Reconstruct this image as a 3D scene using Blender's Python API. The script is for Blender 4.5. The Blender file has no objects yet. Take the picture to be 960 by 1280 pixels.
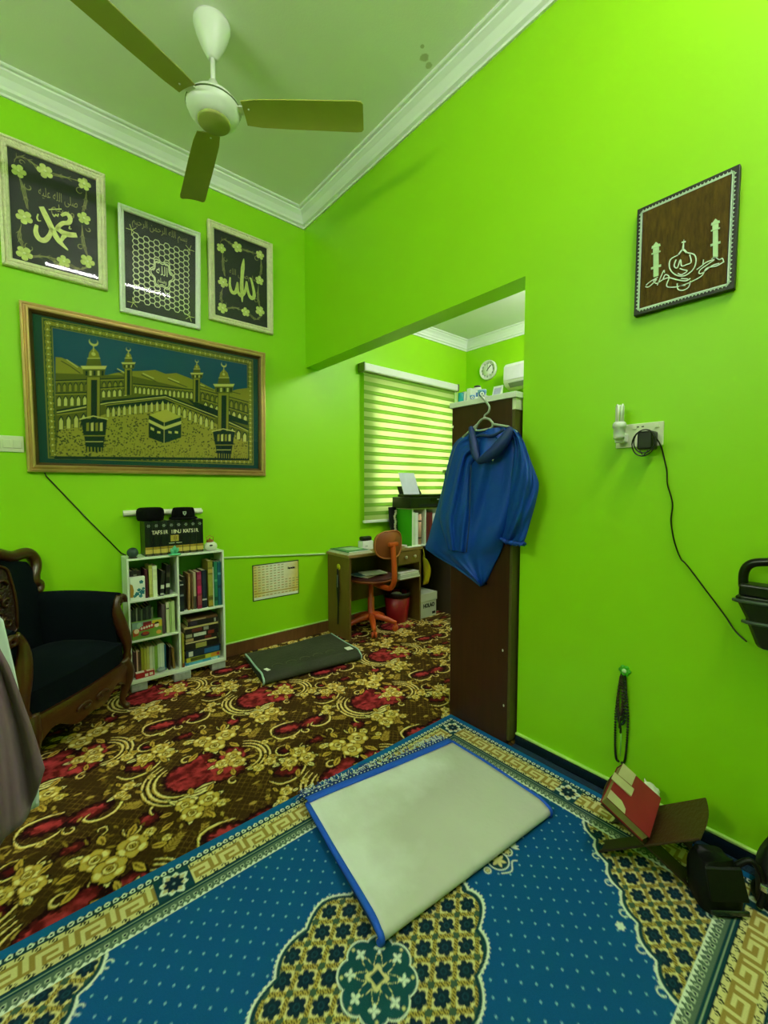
import bpy, math, random
import numpy as np
from mathutils import Vector, Matrix

S = bpy.context.scene
COL = S.collection
PI = math.pi
rng = random.Random(7)

# ------------------------------------------------------------------ camera
F_PX, CAM_H = 530.0, 1.2
YAW, PITCH = math.radians(40.4), math.atan(32 / 530.0)
YA = 2.945      # wall with the pictures
XB = 1.71       # wall with the opening and the socket
XC = 3.66       # far wall of the back room
ZC = 3.25       # ceiling
_fh = Vector((math.sin(YAW), math.cos(YAW), 0)); _r = Vector((math.cos(YAW), -math.sin(YAW), 0)); _u = Vector((0, 0, 1))
_f = _fh * math.cos(PITCH) - _u * math.sin(PITCH)
_up = _fh * math.sin(PITCH) + _u * math.cos(PITCH)
_c = Vector((0, 0, CAM_H))
def ray(x, y): return _f + _r * ((x - 480) / F_PX) - _up * ((y - 640) / F_PX)
def onz(x, y, z=0.0): d = ray(x, y); return _c + d * ((z - CAM_H) / d.z)
def onx(x, y, X): d = ray(x, y); return _c + d * (X / d.x)
def ony(x, y, Y): d = ray(x, y); return _c + d * (Y / d.y)

cam_data = bpy.data.cameras.new('camera'); cam = bpy.data.objects.new('camera', cam_data); COL.objects.link(cam)
cam.location = _c; cam.rotation_euler = (PI / 2 - PITCH, 0, -YAW)
cam_data.sensor_fit = 'HORIZONTAL'; cam_data.sensor_width = 36; cam_data.lens = 36 * F_PX / 960; cam_data.clip_start = 0.02
S.camera = cam
S.view_settings.view_transform = 'Standard'; S.view_settings.look = 'None'
S.view_settings.gamma = 1; S.view_settings.use_curve_mapping = False
S.view_settings.exposure = 0.0

# ------------------------------------------------------------------ colour + materials
def lin(h):
    h = h.lstrip('#'); c = [int(h[i:i + 2], 16) / 255 for i in (0, 2, 4)]
    return tuple(x / 12.92 if x <= 0.04045 else ((x + 0.055) / 1.055) ** 2.4 for x in c)
_M = {}
def mat(key, hexc=None, rough=0.6, metal=0.0, nscale=18.0, namt=0.10, bump=0.0, bscale=60.0, coat=0.0, stretch=None, spec=0.5, sheen=0.0):
    if key in _M: return _M[key]
    m = bpy.data.materials.new(key); m.use_nodes = True
    nt = m.node_tree; N = nt.nodes; L = nt.links
    b = N['Principled BSDF']
    c = lin(hexc)
    tc = N.new('ShaderNodeTexCoord'); mp = N.new('ShaderNodeMapping'); L.new(tc.outputs['Object'], mp.inputs['Vector'])
    if stretch: mp.inputs['Scale'].default_value = stretch
    nz = N.new('ShaderNodeTexNoise'); nz.inputs['Scale'].default_value = nscale; nz.inputs['Detail'].default_value = 4
    L.new(mp.outputs['Vector'], nz.inputs['Vector'])
    mx = N.new('ShaderNodeMix'); mx.data_type = 'RGBA'
    mx.inputs['A'].default_value = (*[x * (1 - namt) for x in c], 1)
    mx.inputs['B'].default_value = (*[min(1, x * (1 + namt)) for x in c], 1)
    L.new(nz.outputs['Fac'], mx.inputs['Factor']); L.new(mx.outputs['Result'], b.inputs['Base Color'])
    b.inputs['Roughness'].default_value = rough; b.inputs['Metallic'].default_value = metal
    b.inputs['Specular IOR Level'].default_value = spec
    if coat: b.inputs['Coat Weight'].default_value = coat; b.inputs['Coat Roughness'].default_value = 0.12
    if sheen: b.inputs['Sheen Weight'].default_value = sheen; b.inputs['Sheen Roughness'].default_value = 0.5
    if bump:
        n2 = N.new('ShaderNodeTexNoise'); n2.inputs['Scale'].default_value = bscale; n2.inputs['Detail'].default_value = 5
        L.new(mp.outputs['Vector'], n2.inputs['Vector'])
        bp = N.new('ShaderNodeBump'); bp.inputs['Strength'].default_value = bump; bp.inputs['Distance'].default_value = 0.01
        L.new(n2.outputs['Fac'], bp.inputs['Height']); L.new(bp.outputs['Normal'], b.inputs['Normal'])
    _M[key] = m
    return m
def mat_attr(key, rough=0.9, bump=0.0, bscale=400, sheen=0.0, spec=0.3):
    m = bpy.data.materials.new(key); m.use_nodes = True
    nt = m.node_tree; N = nt.nodes; L = nt.links; b = N['Principled BSDF']
    a = N.new('ShaderNodeAttribute'); a.attribute_name = 'pattern'
    nz = N.new('ShaderNodeTexNoise'); nz.inputs['Scale'].default_value = bscale; nz.inputs['Detail'].default_value = 3
    mx = N.new('ShaderNodeMix'); mx.data_type = 'RGBA'; mx.blend_type = 'MULTIPLY'; mx.inputs['Factor'].default_value = 0.35
    mr = N.new('ShaderNodeMapRange'); mr.inputs['To Min'].default_value = 0.5; mr.inputs['To Max'].default_value = 1.5
    tc = N.new('ShaderNodeTexCoord'); L.new(tc.outputs['Object'], nz.inputs['Vector'])
    L.new(nz.outputs['Fac'], mr.inputs['Value'])
    cb = N.new('ShaderNodeCombineColor'); [L.new(mr.outputs['Result'], cb.inputs[i]) for i in range(3)]
    L.new(a.outputs['Color'], mx.inputs['A']); L.new(cb.outputs['Color'], mx.inputs['B'])
    L.new(mx.outputs['Result'], b.inputs['Base Color'])
    b.inputs['Roughness'].default_value = rough; b.inputs['Specular IOR Level'].default_value = spec
    if sheen: b.inputs['Sheen Weight'].default_value = sheen
    if bump:
        bp = N.new('ShaderNodeBump'); bp.inputs['Strength'].default_value = bump; bp.inputs['Distance'].default_value = 0.004
        L.new(nz.outputs['Fac'], bp.inputs['Height']); L.new(bp.outputs['Normal'], b.inputs['Normal'])
    return m
def add_patch(m, spots, hexc, nscale=14.0, amount=1.0, inner=.35, lo=.85, hi=1.2):
    """a stain of its own shape: soft blobs round fixed points, broken up by noise"""
    N = m.node_tree.nodes; L = m.node_tree.links; b = N['Principled BSDF']; src = b.inputs['Base Color'].links[0].from_socket
    g = N.new('ShaderNodeNewGeometry'); nz = N.new('ShaderNodeTexNoise'); nz.inputs['Scale'].default_value = nscale; nz.inputs['Detail'].default_value = 5; L.new(g.outputs['Position'], nz.inputs['Vector']); acc = None
    for p, r in spots:
        d = N.new('ShaderNodeVectorMath'); d.operation = 'DISTANCE'; L.new(g.outputs['Position'], d.inputs[0]); d.inputs[1].default_value = p
        mr = N.new('ShaderNodeMapRange'); mr.inputs['From Min'].default_value = r; mr.inputs['From Max'].default_value = r * inner; L.new(d.outputs['Value'], mr.inputs['Value'])
        if acc is None: acc = mr.outputs['Result']
        else: mxm = N.new('ShaderNodeMath'); mxm.operation = 'MAXIMUM'; L.new(acc, mxm.inputs[0]); L.new(mr.outputs['Result'], mxm.inputs[1]); acc = mxm.outputs[0]
    ad = N.new('ShaderNodeMath'); ad.operation = 'ADD'; L.new(acc, ad.inputs[0]); L.new(nz.outputs['Fac'], ad.inputs[1])
    m2 = N.new('ShaderNodeMapRange'); m2.inputs['From Min'].default_value = lo; m2.inputs['From Max'].default_value = hi; m2.inputs['To Max'].default_value = amount; L.new(ad.outputs[0], m2.inputs['Value'])
    mx = N.new('ShaderNodeMix'); mx.data_type = 'RGBA'; mx.inputs['B'].default_value = (*lin(hexc), 1); L.new(m2.outputs['Result'], mx.inputs['Factor']); L.new(src, mx.inputs['A']); L.new(mx.outputs['Result'], b.inputs['Base Color'])
def mat_emit(key, col, strength):
    m = bpy.data.materials.new(key); m.use_nodes = True
    N = m.node_tree.nodes; N.remove(N['Principled BSDF'])
    e = N.new('ShaderNodeEmission'); e.inputs['Color'].default_value = (*col, 1); e.inputs['Strength'].default_value = strength
    m.node_tree.links.new(e.outputs[0], N['Material Output'].inputs['Surface'])
    return m
def mat_glass(key, tint=(1, 1, 1), refl=0.06, rough=0.02):
    m = bpy.data.materials.new(key); m.use_nodes = True
    N = m.node_tree.nodes; L = m.node_tree.links; N.remove(N['Principled BSDF'])
    t = N.new('ShaderNodeBsdfTransparent'); t.inputs['Color'].default_value = (*tint, 1)
    g = N.new('ShaderNodeBsdfGlossy'); g.inputs['Roughness'].default_value = rough
    lw = N.new('ShaderNodeFresnel'); lw.inputs['IOR'].default_value = 1.30
    ge = N.new('ShaderNodeNewGeometry'); mu = N.new('ShaderNodeMath'); mu.operation = 'SUBTRACT'; mu.use_clamp = True
    L.new(lw.outputs['Fac'], mu.inputs[0]); L.new(ge.outputs['Backfacing'], mu.inputs[1])
    mx = N.new('ShaderNodeMixShader'); L.new(mu.outputs[0], mx.inputs['Fac'])
    L.new(t.outputs[0], mx.inputs[1]); L.new(g.outputs[0], mx.inputs[2]); L.new(mx.outputs[0], N['Material Output'].inputs['Surface'])
    return m
def mat_fabric_translucent(key, hexc, trans, clear):
    m = bpy.data.materials.new(key); m.use_nodes = True
    N = m.node_tree.nodes; L = m.node_tree.links; N.remove(N['Principled BSDF'])
    c = (*lin(hexc), 1)
    d = N.new('ShaderNodeBsdfDiffuse'); d.inputs['Color'].default_value = c
    t = N.new('ShaderNodeBsdfTranslucent'); t.inputs['Color'].default_value = c
    p = N.new('ShaderNodeBsdfTransparent'); p.inputs['Color'].default_value = c
    nz = N.new('ShaderNodeTexNoise'); nz.inputs['Scale'].default_value = 900
    mr = N.new('ShaderNodeMapRange'); mr.inputs['To Min'].default_value = trans - .08; mr.inputs['To Max'].default_value = trans + .08
    L.new(nz.outputs['Fac'], mr.inputs['Value'])
    a = N.new('ShaderNodeMixShader'); L.new(mr.outputs['Result'], a.inputs['Fac']); L.new(d.outputs[0], a.inputs[1]); L.new(t.outputs[0], a.inputs[2])
    b = N.new('ShaderNodeMixShader'); b.inputs['Fac'].default_value = clear; L.new(a.outputs[0], b.inputs[1]); L.new(p.outputs[0], b.inputs[2])
    L.new(b.outputs[0], N['Material Output'].inputs['Surface'])
    return m

# ------------------------------------------------------------------ mesh builder
class MB:
    def __init__(s): s.v = []; s.f = []; s.m = []; s.sm = []
    def add(s, vs, fs, mi=0, smooth=False):
        o = len(s.v); s.v += [tuple(p) for p in vs]
        for f in fs: s.f.append([o + i for i in f]); s.m.append(mi); s.sm.append(smooth)
        return s
    def hexa(s, p, mi=0): return s.add(p, [(0, 3, 2, 1), (4, 5, 6, 7), (0, 1, 5, 4), (1, 2, 6, 5), (2, 3, 7, 6), (3, 0, 4, 7)], mi)
    def box(s, x0, x1, y0, y1, z0, z1, mi=0):
        return s.hexa([(x0, y0, z0), (x1, y0, z0), (x1, y1, z0), (x0, y1, z0), (x0, y0, z1), (x1, y0, z1), (x1, y1, z1), (x0, y1, z1)], mi)
    def obox(s, c, size, M=Matrix.Identity(3), mi=0):
        a, b, d = [q / 2 for q in size]
        return s.hexa([Vector(c) + M @ Vector(p) for p in ((-a, -b, -d), (a, -b, -d), (a, b, -d), (-a, b, -d), (-a, -b, d), (a, -b, d), (a, b, d), (-a, b, d))], mi)
    def tube(s, pts, r, n=8, mi=0, closed=False, flat=None):
        pts = [Vector(p) for p in pts]; k = len(pts)
        rs = r if isinstance(r, (list, tuple)) else [r] * k
        vs = []; prev = None
        for i, p in enumerate(pts):
            a = pts[(i - 1) % k] if closed or i else p; b = pts[(i + 1) % k] if closed or i < k - 1 else p
            t = (b - a)
            t = t.normalized() if t.length > 1e-9 else Vector((0, 0, 1))
            if prev is None:
                h = Vector((0, 0, 1)) if abs(t.z) < .9 else Vector((1, 0, 0)); x = t.cross(h).normalized()
            else:
                x = prev - t * prev.dot(t); x = x.normalized() if x.length > 1e-6 else t.orthogonal().normalized()
            y = t.cross(x); prev = x
            for j in range(n):
                q = 2 * PI * j / n; vs.append(p + (x * math.cos(q) + y * math.sin(q)) * rs[i])
        fs = []
        for i in range(k if closed else k - 1):
            for j in range(n):
                A = i * n + j; B = i * n + (j + 1) % n; i2 = (i + 1) % k
                fs.append((A, B, i2 * n + (j + 1) % n, i2 * n + j))
        if not closed: fs += [tuple(range(n))[::-1], tuple((k - 1) * n + j for j in range(n))]
        return s.add(vs, fs, mi, True)
    def lathe(s, prof, c=(0, 0, 0), M=Matrix.Identity(3), n=28, mi=0, wob=None):
        vs = []; c = Vector(c)
        for r, z in prof:
            for j in range(n):
                q = 2 * PI * j / n; rr = r * (1 if wob is None else wob(q, z)); vs.append(c + M @ Vector((rr * math.cos(q), rr * math.sin(q), z)))
        fs = [(i * n + j, i * n + (j + 1) % n, (i + 1) * n + (j + 1) % n, (i + 1) * n + j) for i in range(len(prof) - 1) for j in range(n)]
        if prof[0][0] > 1e-6: fs.append(tuple(range(n))[::-1])
        if prof[-1][0] > 1e-6: fs.append(tuple((len(prof) - 1) * n + j for j in range(n)))
        return s.add(vs, fs, mi, True)
    def sphere(s, c, r, nu=14, nv=9, mi=0, M=Matrix.Identity(3)):
        rx, ry, rz = r if isinstance(r, (tuple, list)) else (r, r, r); vs = []
        for i in range(nv + 1):
            a = PI * i / nv
            for j in range(nu):
                q = 2 * PI * j / nu; vs.append(Vector(c) + M @ Vector((rx * math.sin(a) * math.cos(q), ry * math.sin(a) * math.sin(q), rz * math.cos(a))))
        return s.add(vs, [(i * nu + j, (i + 1) * nu + j, (i + 1) * nu + (j + 1) % nu, i * nu + (j + 1) % nu) for i in range(nv) for j in range(nu)], mi, True)
    def prism(s, poly, off, mi=0):
        n = len(poly); off = Vector(off); vs = [Vector(p) for p in poly] + [Vector(p) + off for p in poly]
        return s.add(vs, [tuple(range(n)), tuple(range(2 * n - 1, n - 1, -1))] + [(i, n + i, n + (i + 1) % n, (i + 1) % n) for i in range(n)], mi)
    def grid(s, P, mi=0, smooth=True):
        ny, nx = len(P), len(P[0])
        return s.add([p for row in P for p in row], [(j * nx + i, j * nx + i + 1, (j + 1) * nx + i + 1, (j + 1) * nx + i) for j in range(ny - 1) for i in range(nx - 1)], mi, smooth)
    def ribbon(s, pts, ws, to3, h0, h1, mi=0, smooth=True):
        """flat brush stroke in a plane: pts 2-D, widths; to3(u, v, h) places it"""
        pts = smooth_path(pts) if smooth and len(pts) > 2 else [Vector(p) for p in pts]
        k = len(pts); Lp, Rp = [], []
        for i, p in enumerate(pts):
            t = (pts[min(i + 1, k - 1)] - pts[max(i - 1, 0)])
            t = t.normalized() if t.length > 1e-9 else Vector((1, 0))
            n = Vector((-t.y, t.x)); q = i / (k - 1) * (len(ws) - 1) if isinstance(ws, (list, tuple)) else 0
            w = (ws[int(q)] * (1 - q % 1) + ws[min(int(q) + 1, len(ws) - 1)] * (q % 1)) if isinstance(ws, (list, tuple)) else ws
            Lp.append(p + n * w / 2); Rp.append(p - n * w / 2)
        vs = []
        for a, b in zip(Lp, Rp): vs += [to3(a.x, a.y, h1), to3(b.x, b.y, h1), to3(a.x, a.y, h0), to3(b.x, b.y, h0)]
        fs = [(0, 1, 3, 2), (4 * k - 4, 4 * k - 2, 4 * k - 1, 4 * k - 3)]
        for i in range(k - 1):
            o = 4 * i; fs += [(o, o + 4, o + 5, o + 1), (o + 2, o + 3, o + 7, o + 6), (o, o + 2, o + 6, o + 4), (o + 1, o + 5, o + 7, o + 3)]
        return s.add(vs, fs, mi)
    def bounds(s):
        a = np.array(s.v); return a.min(0), a.max(0)
def smooth_path(pts, sub=5):
    P = [Vector(p) for p in pts]; out = []
    for i in range(len(P) - 1):
        p0, p1, p2, p3 = P[max(i - 1, 0)], P[i], P[i + 1], P[min(i + 2, len(P) - 1)]
        for k in range(sub):
            t = k / sub; out.append(0.5 * ((2 * p1) + (p2 - p0) * t + (2 * p0 - 5 * p1 + 4 * p2 - p3) * t * t + (3 * p1 - p0 - 3 * p2 + p3) * t ** 3))
    out.append(P[-1]); return out

def world_loc(o):
    l = Vector((0, 0, 0))
    while o is not None: l += o.location; o = o.parent
    return l
def link(name, mb, mats, parent=None, bevel=0.0, subsurf=0, solid=0.0, origin=None):
    me = bpy.data.meshes.new(name)
    off = world_loc(parent) if parent is not None else Vector(origin) if origin is not None else Vector((0, 0, 0))
    me.from_pydata([tuple(Vector(p) - off) for p in mb.v], [], mb.f)
    if not isinstance(mats, (list, tuple)): mats = [mats]
    for m in mats: me.materials.append(m)
    me.polygons.foreach_set('material_index', mb.m); me.polygons.foreach_set('use_smooth', mb.sm)
    me.update()
    o = bpy.data.objects.new(name, me); COL.objects.link(o)
    if parent is not None: o.parent = parent
    elif origin is not None: o.location = Vector(origin)
    if solid: q = o.modifiers.new('thickness', 'SOLIDIFY'); q.thickness = solid; q.offset = 0
    if bevel: q = o.modifiers.new('bevel', 'BEVEL'); q.width = bevel; q.segments = 2; q.limit_method = 'ANGLE'; q.angle_limit = math.radians(40)
    if subsurf: q = o.modifiers.new('smooth', 'SUBSURF'); q.levels = subsurf; q.render_levels = subsurf
    return o
def tag(o, label, cat, group=None):
    o['label'] = label; o['category'] = cat
    if group: o['group'] = group
    return o
def thing(name, label, cat, loc=(0, 0, 0), group=None):
    o = bpy.data.objects.new(name, None); COL.objects.link(o); o.location = loc; o.empty_display_size = .05
    return tag(o, label, cat, group)
def solo(name, mb, mats, label, cat, group=None, **k):
    a, b = mb.bounds(); return tag(link(name, mb, mats, origin=((a[0] + b[0]) / 2, (a[1] + b[1]) / 2, a[2]), **k), label, cat, group)
def struct(name, mb, mats, **k):
    o = link(name, mb, mats, **k); o['kind'] = 'structure'; return o
def part(name, mb, mats, parent, label=None, **k):
    o = link(name, mb, mats, parent, **k)
    if label: o['label'] = label
    return o

def text_mesh(body, size, align='CENTER', bold=0.0):
    c = bpy.data.curves.new('lettering', 'FONT'); c.body = body; c.size = size; c.align_x = align; c.align_y = 'CENTER'; c.offset = bold; c.resolution_u = 3
    o = bpy.data.objects.new('lettering', c); COL.objects.link(o)
    me = bpy.data.meshes.new_from_object(o.evaluated_get(bpy.context.evaluated_depsgraph_get()))
    vs = [(v.co.x, v.co.y) for v in me.vertices]; fs = [tuple(p.vertices) for p in me.polygons]
    bpy.data.objects.remove(o); bpy.data.curves.remove(c); bpy.data.meshes.remove(me)
    return vs, fs
def add_text(mb, body, size, u, v, to3, h, mi=0, sx=1.0, bold=0.0, slope=0.0, fit=None):
    vs, fs = text_mesh(body, size, bold=bold)
    if not vs: return
    if fit:
        w = max(p[0] for p in vs) - min(p[0] for p in vs); sx = fit / w
    mb.add([to3(u + p[0] * sx, v + p[1] + slope * p[0] * sx, h) for p in vs], fs, mi)
_AR = {'ا': (0xFE8D, 0xFE8E, 0, 0), 'ب': (0xFE8F, 0xFE90, 0xFE91, 0xFE92), 'ح': (0xFEA1, 0xFEA2, 0xFEA3, 0xFEA4), 'ر': (0xFEAD, 0xFEAE, 0, 0),
       'س': (0xFEB1, 0xFEB2, 0xFEB3, 0xFEB4), 'ص': (0xFEB9, 0xFEBA, 0xFEBB, 0xFEBC), 'ع': (0xFEC9, 0xFECA, 0xFECB, 0xFECC), 'ل': (0xFEDD, 0xFEDE, 0xFEDF, 0xFEE0),
       'م': (0xFEE1, 0xFEE2, 0xFEE3, 0xFEE4), 'ن': (0xFEE5, 0xFEE6, 0xFEE7, 0xFEE8), 'ه': (0xFEE9, 0xFEEA, 0xFEEB, 0xFEEC), 'و': (0xFEED, 0xFEEE, 0, 0),
       'ى': (0xFEEF, 0xFEF0, 0, 0), 'ي': (0xFEF1, 0xFEF2, 0xFEF3, 0xFEF4)}
def arabic(s):
    out = []
    for i, ch in enumerate(s):
        if ch not in _AR: out.append(ch); continue
        f = _AR[ch]; pj = i > 0 and s[i - 1] in _AR and _AR[s[i - 1]][2]; nj = f[2] and i + 1 < len(s) and s[i + 1] in _AR
        out.append(chr(f[3] if pj and nj else f[1] if pj else f[2] if nj else f[0]))
    return ''.join(reversed(out))

# ------------------------------------------------------------------ pattern canvases (woven patterns as a colour attribute on a dense mesh)
class Canvas:
    def __init__(s, xs, ys, bg):
        s.x = np.asarray(xs, float); s.y = np.asarray(ys, float); s.A = np.empty((len(s.y), len(s.x), 3)); s.A[:] = lin(bg) if isinstance(bg, str) else bg
        s.px = float(np.median(np.diff(s.x)))
    def paint(s, b, fn, col, alpha=1.0):
        i0, i1 = np.searchsorted(s.x, (b[0] - 2 * s.px, b[1] + 2 * s.px)); j0, j1 = np.searchsorted(s.y, (b[2] - 2 * s.px, b[3] + 2 * s.px))
        if i1 <= i0 or j1 <= j0: return
        X, Y = np.meshgrid(s.x[i0:i1], s.y[j0:j1]); d = fn(X, Y)
        m = np.clip(.5 - d / s.px, 0, 1) * alpha
        c = np.array(lin(col)) if isinstance(col, str) else col(X, Y) if callable(col) else np.array(col)
        A = s.A[j0:j1, i0:i1]; A += (c - A) * m[..., None]
    def disc(s, x, y, r, col, alpha=1): s.paint((x - r, x + r, y - r, y + r), lambda X, Y: np.hypot(X - x, Y - y) - r, col, alpha)
    def ell(s, x, y, a, b, ang, col, alpha=1):
        R = max(a, b); ca, sa = math.cos(ang), math.sin(ang)
        def fn(X, Y):
            u = (X - x) * ca + (Y - y) * sa; v = -(X - x) * sa + (Y - y) * ca
            return (np.hypot(u / a, v / b) - 1) * min(a, b)
        s.paint((x - R, x + R, y - R, y + R), fn, col, alpha)
    def leaf(s, x, y, l, w, ang, col, alpha=1):
        ca, sa = math.cos(ang), math.sin(ang)
        def fn(X, Y):
            u = ((X - x) * ca + (Y - y) * sa) / l; v = np.abs(-(X - x) * sa + (Y - y) * ca)
            return np.where((u > 0) & (u < 1), v - w * np.sin(PI * np.clip(u, 0, 1)) ** .8, 1)
        s.paint((x - l, x + l, y - l, y + l), fn, col, alpha)
    def line(s, pts, w, col, alpha=1, smooth=False):
        P = [tuple(p) for p in (smooth_path([Vector(q) for q in pts], 4) if smooth and len(pts) > 2 else pts)]
        k = len(P)
        W = [w if not isinstance(w, (list, tuple)) else float(np.interp(i / (k - 1), np.linspace(0, 1, len(w)), w)) for i in range(k)]
        mw = max(W); xs = [p[0] for p in P]; ys = [p[1] for p in P]
        def fn(X, Y):
            d = np.full(X.shape, 1e9)
            for i in range(k - 1):
                ax, ay = P[i]; bx, by = P[i + 1]; vx, vy = bx - ax, by - ay; q = vx * vx + vy * vy + 1e-12
                t = np.clip(((X - ax) * vx + (Y - ay) * vy) / q, 0, 1)
                d = np.minimum(d, np.hypot(X - ax - t * vx, Y - ay - t * vy) - (W[i] + (W[i + 1] - W[i]) * t) / 2)
            return d
        s.paint((min(xs) - mw, max(xs) + mw, min(ys) - mw, max(ys) + mw), fn, col, alpha)
    def poly(s, pts, col, alpha=1):
        xs = [p[0] for p in pts]; ys = [p[1] for p in pts]
        def fn(X, Y):
            ins = np.zeros(X.shape, bool); d = np.full(X.shape, 1e9); n = len(pts)
            for i in range(n):
                ax, ay = pts[i]; bx, by = pts[(i + 1) % n]
                if ay != by:
                    c = ((ay > Y) != (by > Y)) & (X < (bx - ax) * (Y - ay) / (by - ay) + ax); ins ^= c
                vx, vy = bx - ax, by - ay; t = np.clip(((X - ax) * vx + (Y - ay) * vy) / (vx * vx + vy * vy + 1e-12), 0, 1)
                d = np.minimum(d, np.hypot(X - ax - t * vx, Y - ay - t * vy))
            return np.where(ins, -d, d)
        s.paint((min(xs), max(xs), min(ys), max(ys)), fn, col, alpha)
def sheet(name, xs, ys, A, to3, material, parent=None, flip=False, zfun=None):
    """dense regular mesh with the pattern as a point colour attribute"""
    nx, ny = len(xs), len(ys); X, Y = np.meshgrid(xs, ys)
    V = np.stack(to3(X, Y), -1).reshape(-1, 3)
    if parent is not None: V = V - np.array(world_loc(parent))
    j, i = np.meshgrid(np.arange(ny - 1), np.arange(nx - 1), indexing='ij'); a = (j * nx + i).ravel()
    Fq = np.stack([a, a + 1, a + nx + 1, a + nx], -1)
    if flip: Fq = Fq[:, ::-1]
    me = bpy.data.meshes.new(name); nf = len(Fq)
    me.vertices.add(len(V)); me.vertices.foreach_set('co', V.ravel())
    me.loops.add(nf * 4); me.loops.foreach_set('vertex_index', Fq.ravel())
    me.polygons.add(nf); me.polygons.foreach_set('loop_start', np.arange(0, nf * 4, 4)); me.polygons.foreach_set('loop_total', np.full(nf, 4))
    me.update(calc_edges=True)
    at = me.attributes.new('pattern', 'FLOAT_COLOR', 'POINT')
    at.data.foreach_set('color', np.concatenate([A.reshape(-1, 3), np.ones((nx * ny, 1))], 1).astype(np.float32).ravel())
    me.materials.append(material)
    o = bpy.data.objects.new(name, me); COL.objects.link(o)
    if parent is not None: o.parent = parent
    return o
def axis(*segs):
    out = []
    for a, b, st in segs: out += list(np.arange(a, b - st * .5, st))
    return np.array(out + [segs[-1][1]])
def noise2(X, Y, seed, sc):
    r = np.random.RandomState(seed); z = np.zeros(X.shape)
    for k in range(7):
        a = r.rand() * 2 * PI; f = sc * (1 + k * .45); z += np.sin((X * math.cos(a) + Y * math.sin(a)) * f + r.rand() * 6.3 + 1.5 * np.sin((X * math.sin(a) - Y * math.cos(a)) * f * .6 + r.rand() * 6)) / (1 + k * .35)
    return z / 3.2

# ------------------------------------------------------------------ materials
GREEN = mat('green_wall_paint', '#97da0a', .46, nscale=3, namt=.04, bump=.05, bscale=40, spec=.4)
CEIL = mat('ceiling_paint', '#f2f5ec', .8, nscale=2, namt=.05, bump=.08, bscale=120)
CEILW = mat('white_ceiling_paint', '#e8eee6', .8, nscale=2, namt=.03)
PLASTER = mat('white_plaster_trim', '#eef4f0', .5, nscale=8, namt=.03)
LEDGE = mat('pale_green_ledge', '#bfe67a', .5, nscale=10, namt=.05)
SKIRT_T = mat('brown_skirting_tile', '#6b4326', .35, nscale=9, namt=.45, stretch=(6, 6, 1))
SKIRT_D = mat('dark_blue_skirting_tile', '#0b1a24', .25, nscale=14, namt=.7)
WOODDK = mat('dark_wenge_board', '#3b1e12', .35, nscale=5, namt=.4, stretch=(9, 9, .8), spec=.35)
OLIVE = mat('olive_hardboard', '#4f4a14', .6, nscale=12, namt=.15)
WHITE = mat('white_plastic', '#e9ece8', .35, namt=.03)
CREAMP = mat('cream_plastic', '#dfe3c8', .35, namt=.04)
BLACK = mat('black_plastic', '#070808', .3, namt=.2)
BLACKM = mat('black_matt', '#0a0b0b', .7, namt=.2)
GOLD = mat('gold_frame', '#c6a468', .38, .55, nscale=14, namt=.25)
GOLDD = mat('dark_gold_frame', '#5e4420', .45, .4, nscale=14, namt=.25)
IVORY = mat('ivory_carved_frame', '#efe9c6', .5, nscale=50, namt=.2, bump=.9, bscale=95)
SILVERW = mat('silver_white_frame', '#f4f7f6', .4, nscale=60, namt=.12, bump=.5, bscale=110)
NIGHT = mat('black_green_backing', '#07140f', .5, nscale=6, namt=.3)
GLASS = mat_glass('picture_glass')
PEARL = mat('pale_gold_foil', '#c9d07a', .4, .2, nscale=60, namt=.3)
PEARLT = mat('thin_gold_foil', '#8d8a55', .45, .25, nscale=60, namt=.3)
PAPER = mat('white_paper', '#eceadf', .8, namt=.04)

# ------------------------------------------------------------------ room shell
X0, Y0 = -1.7, -1.9
WX0, WX1, WZ0, WZ1 = 2.37, 3.42, .98, 2.12            # window hole
mb = MB()
mb.box(X0 - .1, WX0, YA, YA + .12, 0, ZC + .1).box(WX1, XC + .12, YA, YA + .12, 0, ZC + .1).box(WX0, WX1, YA, YA + .12, 0, WZ0).box(WX0, WX1, YA, YA + .12, WZ1, ZC + .1)
struct('wall_left', mb, GREEN)
JY, BZ = 1.055, 2.118                                   # jamb of the opening and underside of its beam
mb = MB(); mb.box(XB, XB + .12, Y0, JY, 0, ZC + .1).box(XB, XB + .12, JY, YA, BZ, ZC + .1)
struct('wall_right', mb, GREEN)
struct('wall_back', MB().box(X0 - .1, XB, Y0 - .1, Y0, 0, ZC + .1), GREEN)
struct('wall_side', MB().box(X0 - .1, X0, Y0, YA, 0, ZC + .1), GREEN)
struct('wall_far', MB().box(XC, XC + .12, -.9, YA, 0, 3.0), GREEN)
struct('wall_near', MB().box(XB + .12, XC, -1.0, -.9, 0, 3.0), GREEN)
struct('floor', MB().box(X0 - .1, XC + .12, Y0 - .1, YA + .12, -.06, -.0105), mat('cement_floor', '#6b6a60', .8))
struct('ceiling', MB().box(X0 - .1, XB + .05, Y0 - .1, YA + .1, ZC, ZC + .08), CEIL)
struct('ceiling_far', MB().box(XB + .12, XC + .1, -1.0, YA + .1, 2.72, 2.80), CEILW)

_p1, _p2, _p3 = onz(530, 72, ZC), onz(536, 82, ZC), onz(528, 58, ZC)
add_patch(CEIL, [(tuple(_p1), .030), (tuple(_p2), .024), (tuple(_p3), .014)], '#8d8f3a', 55, .55)

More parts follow.
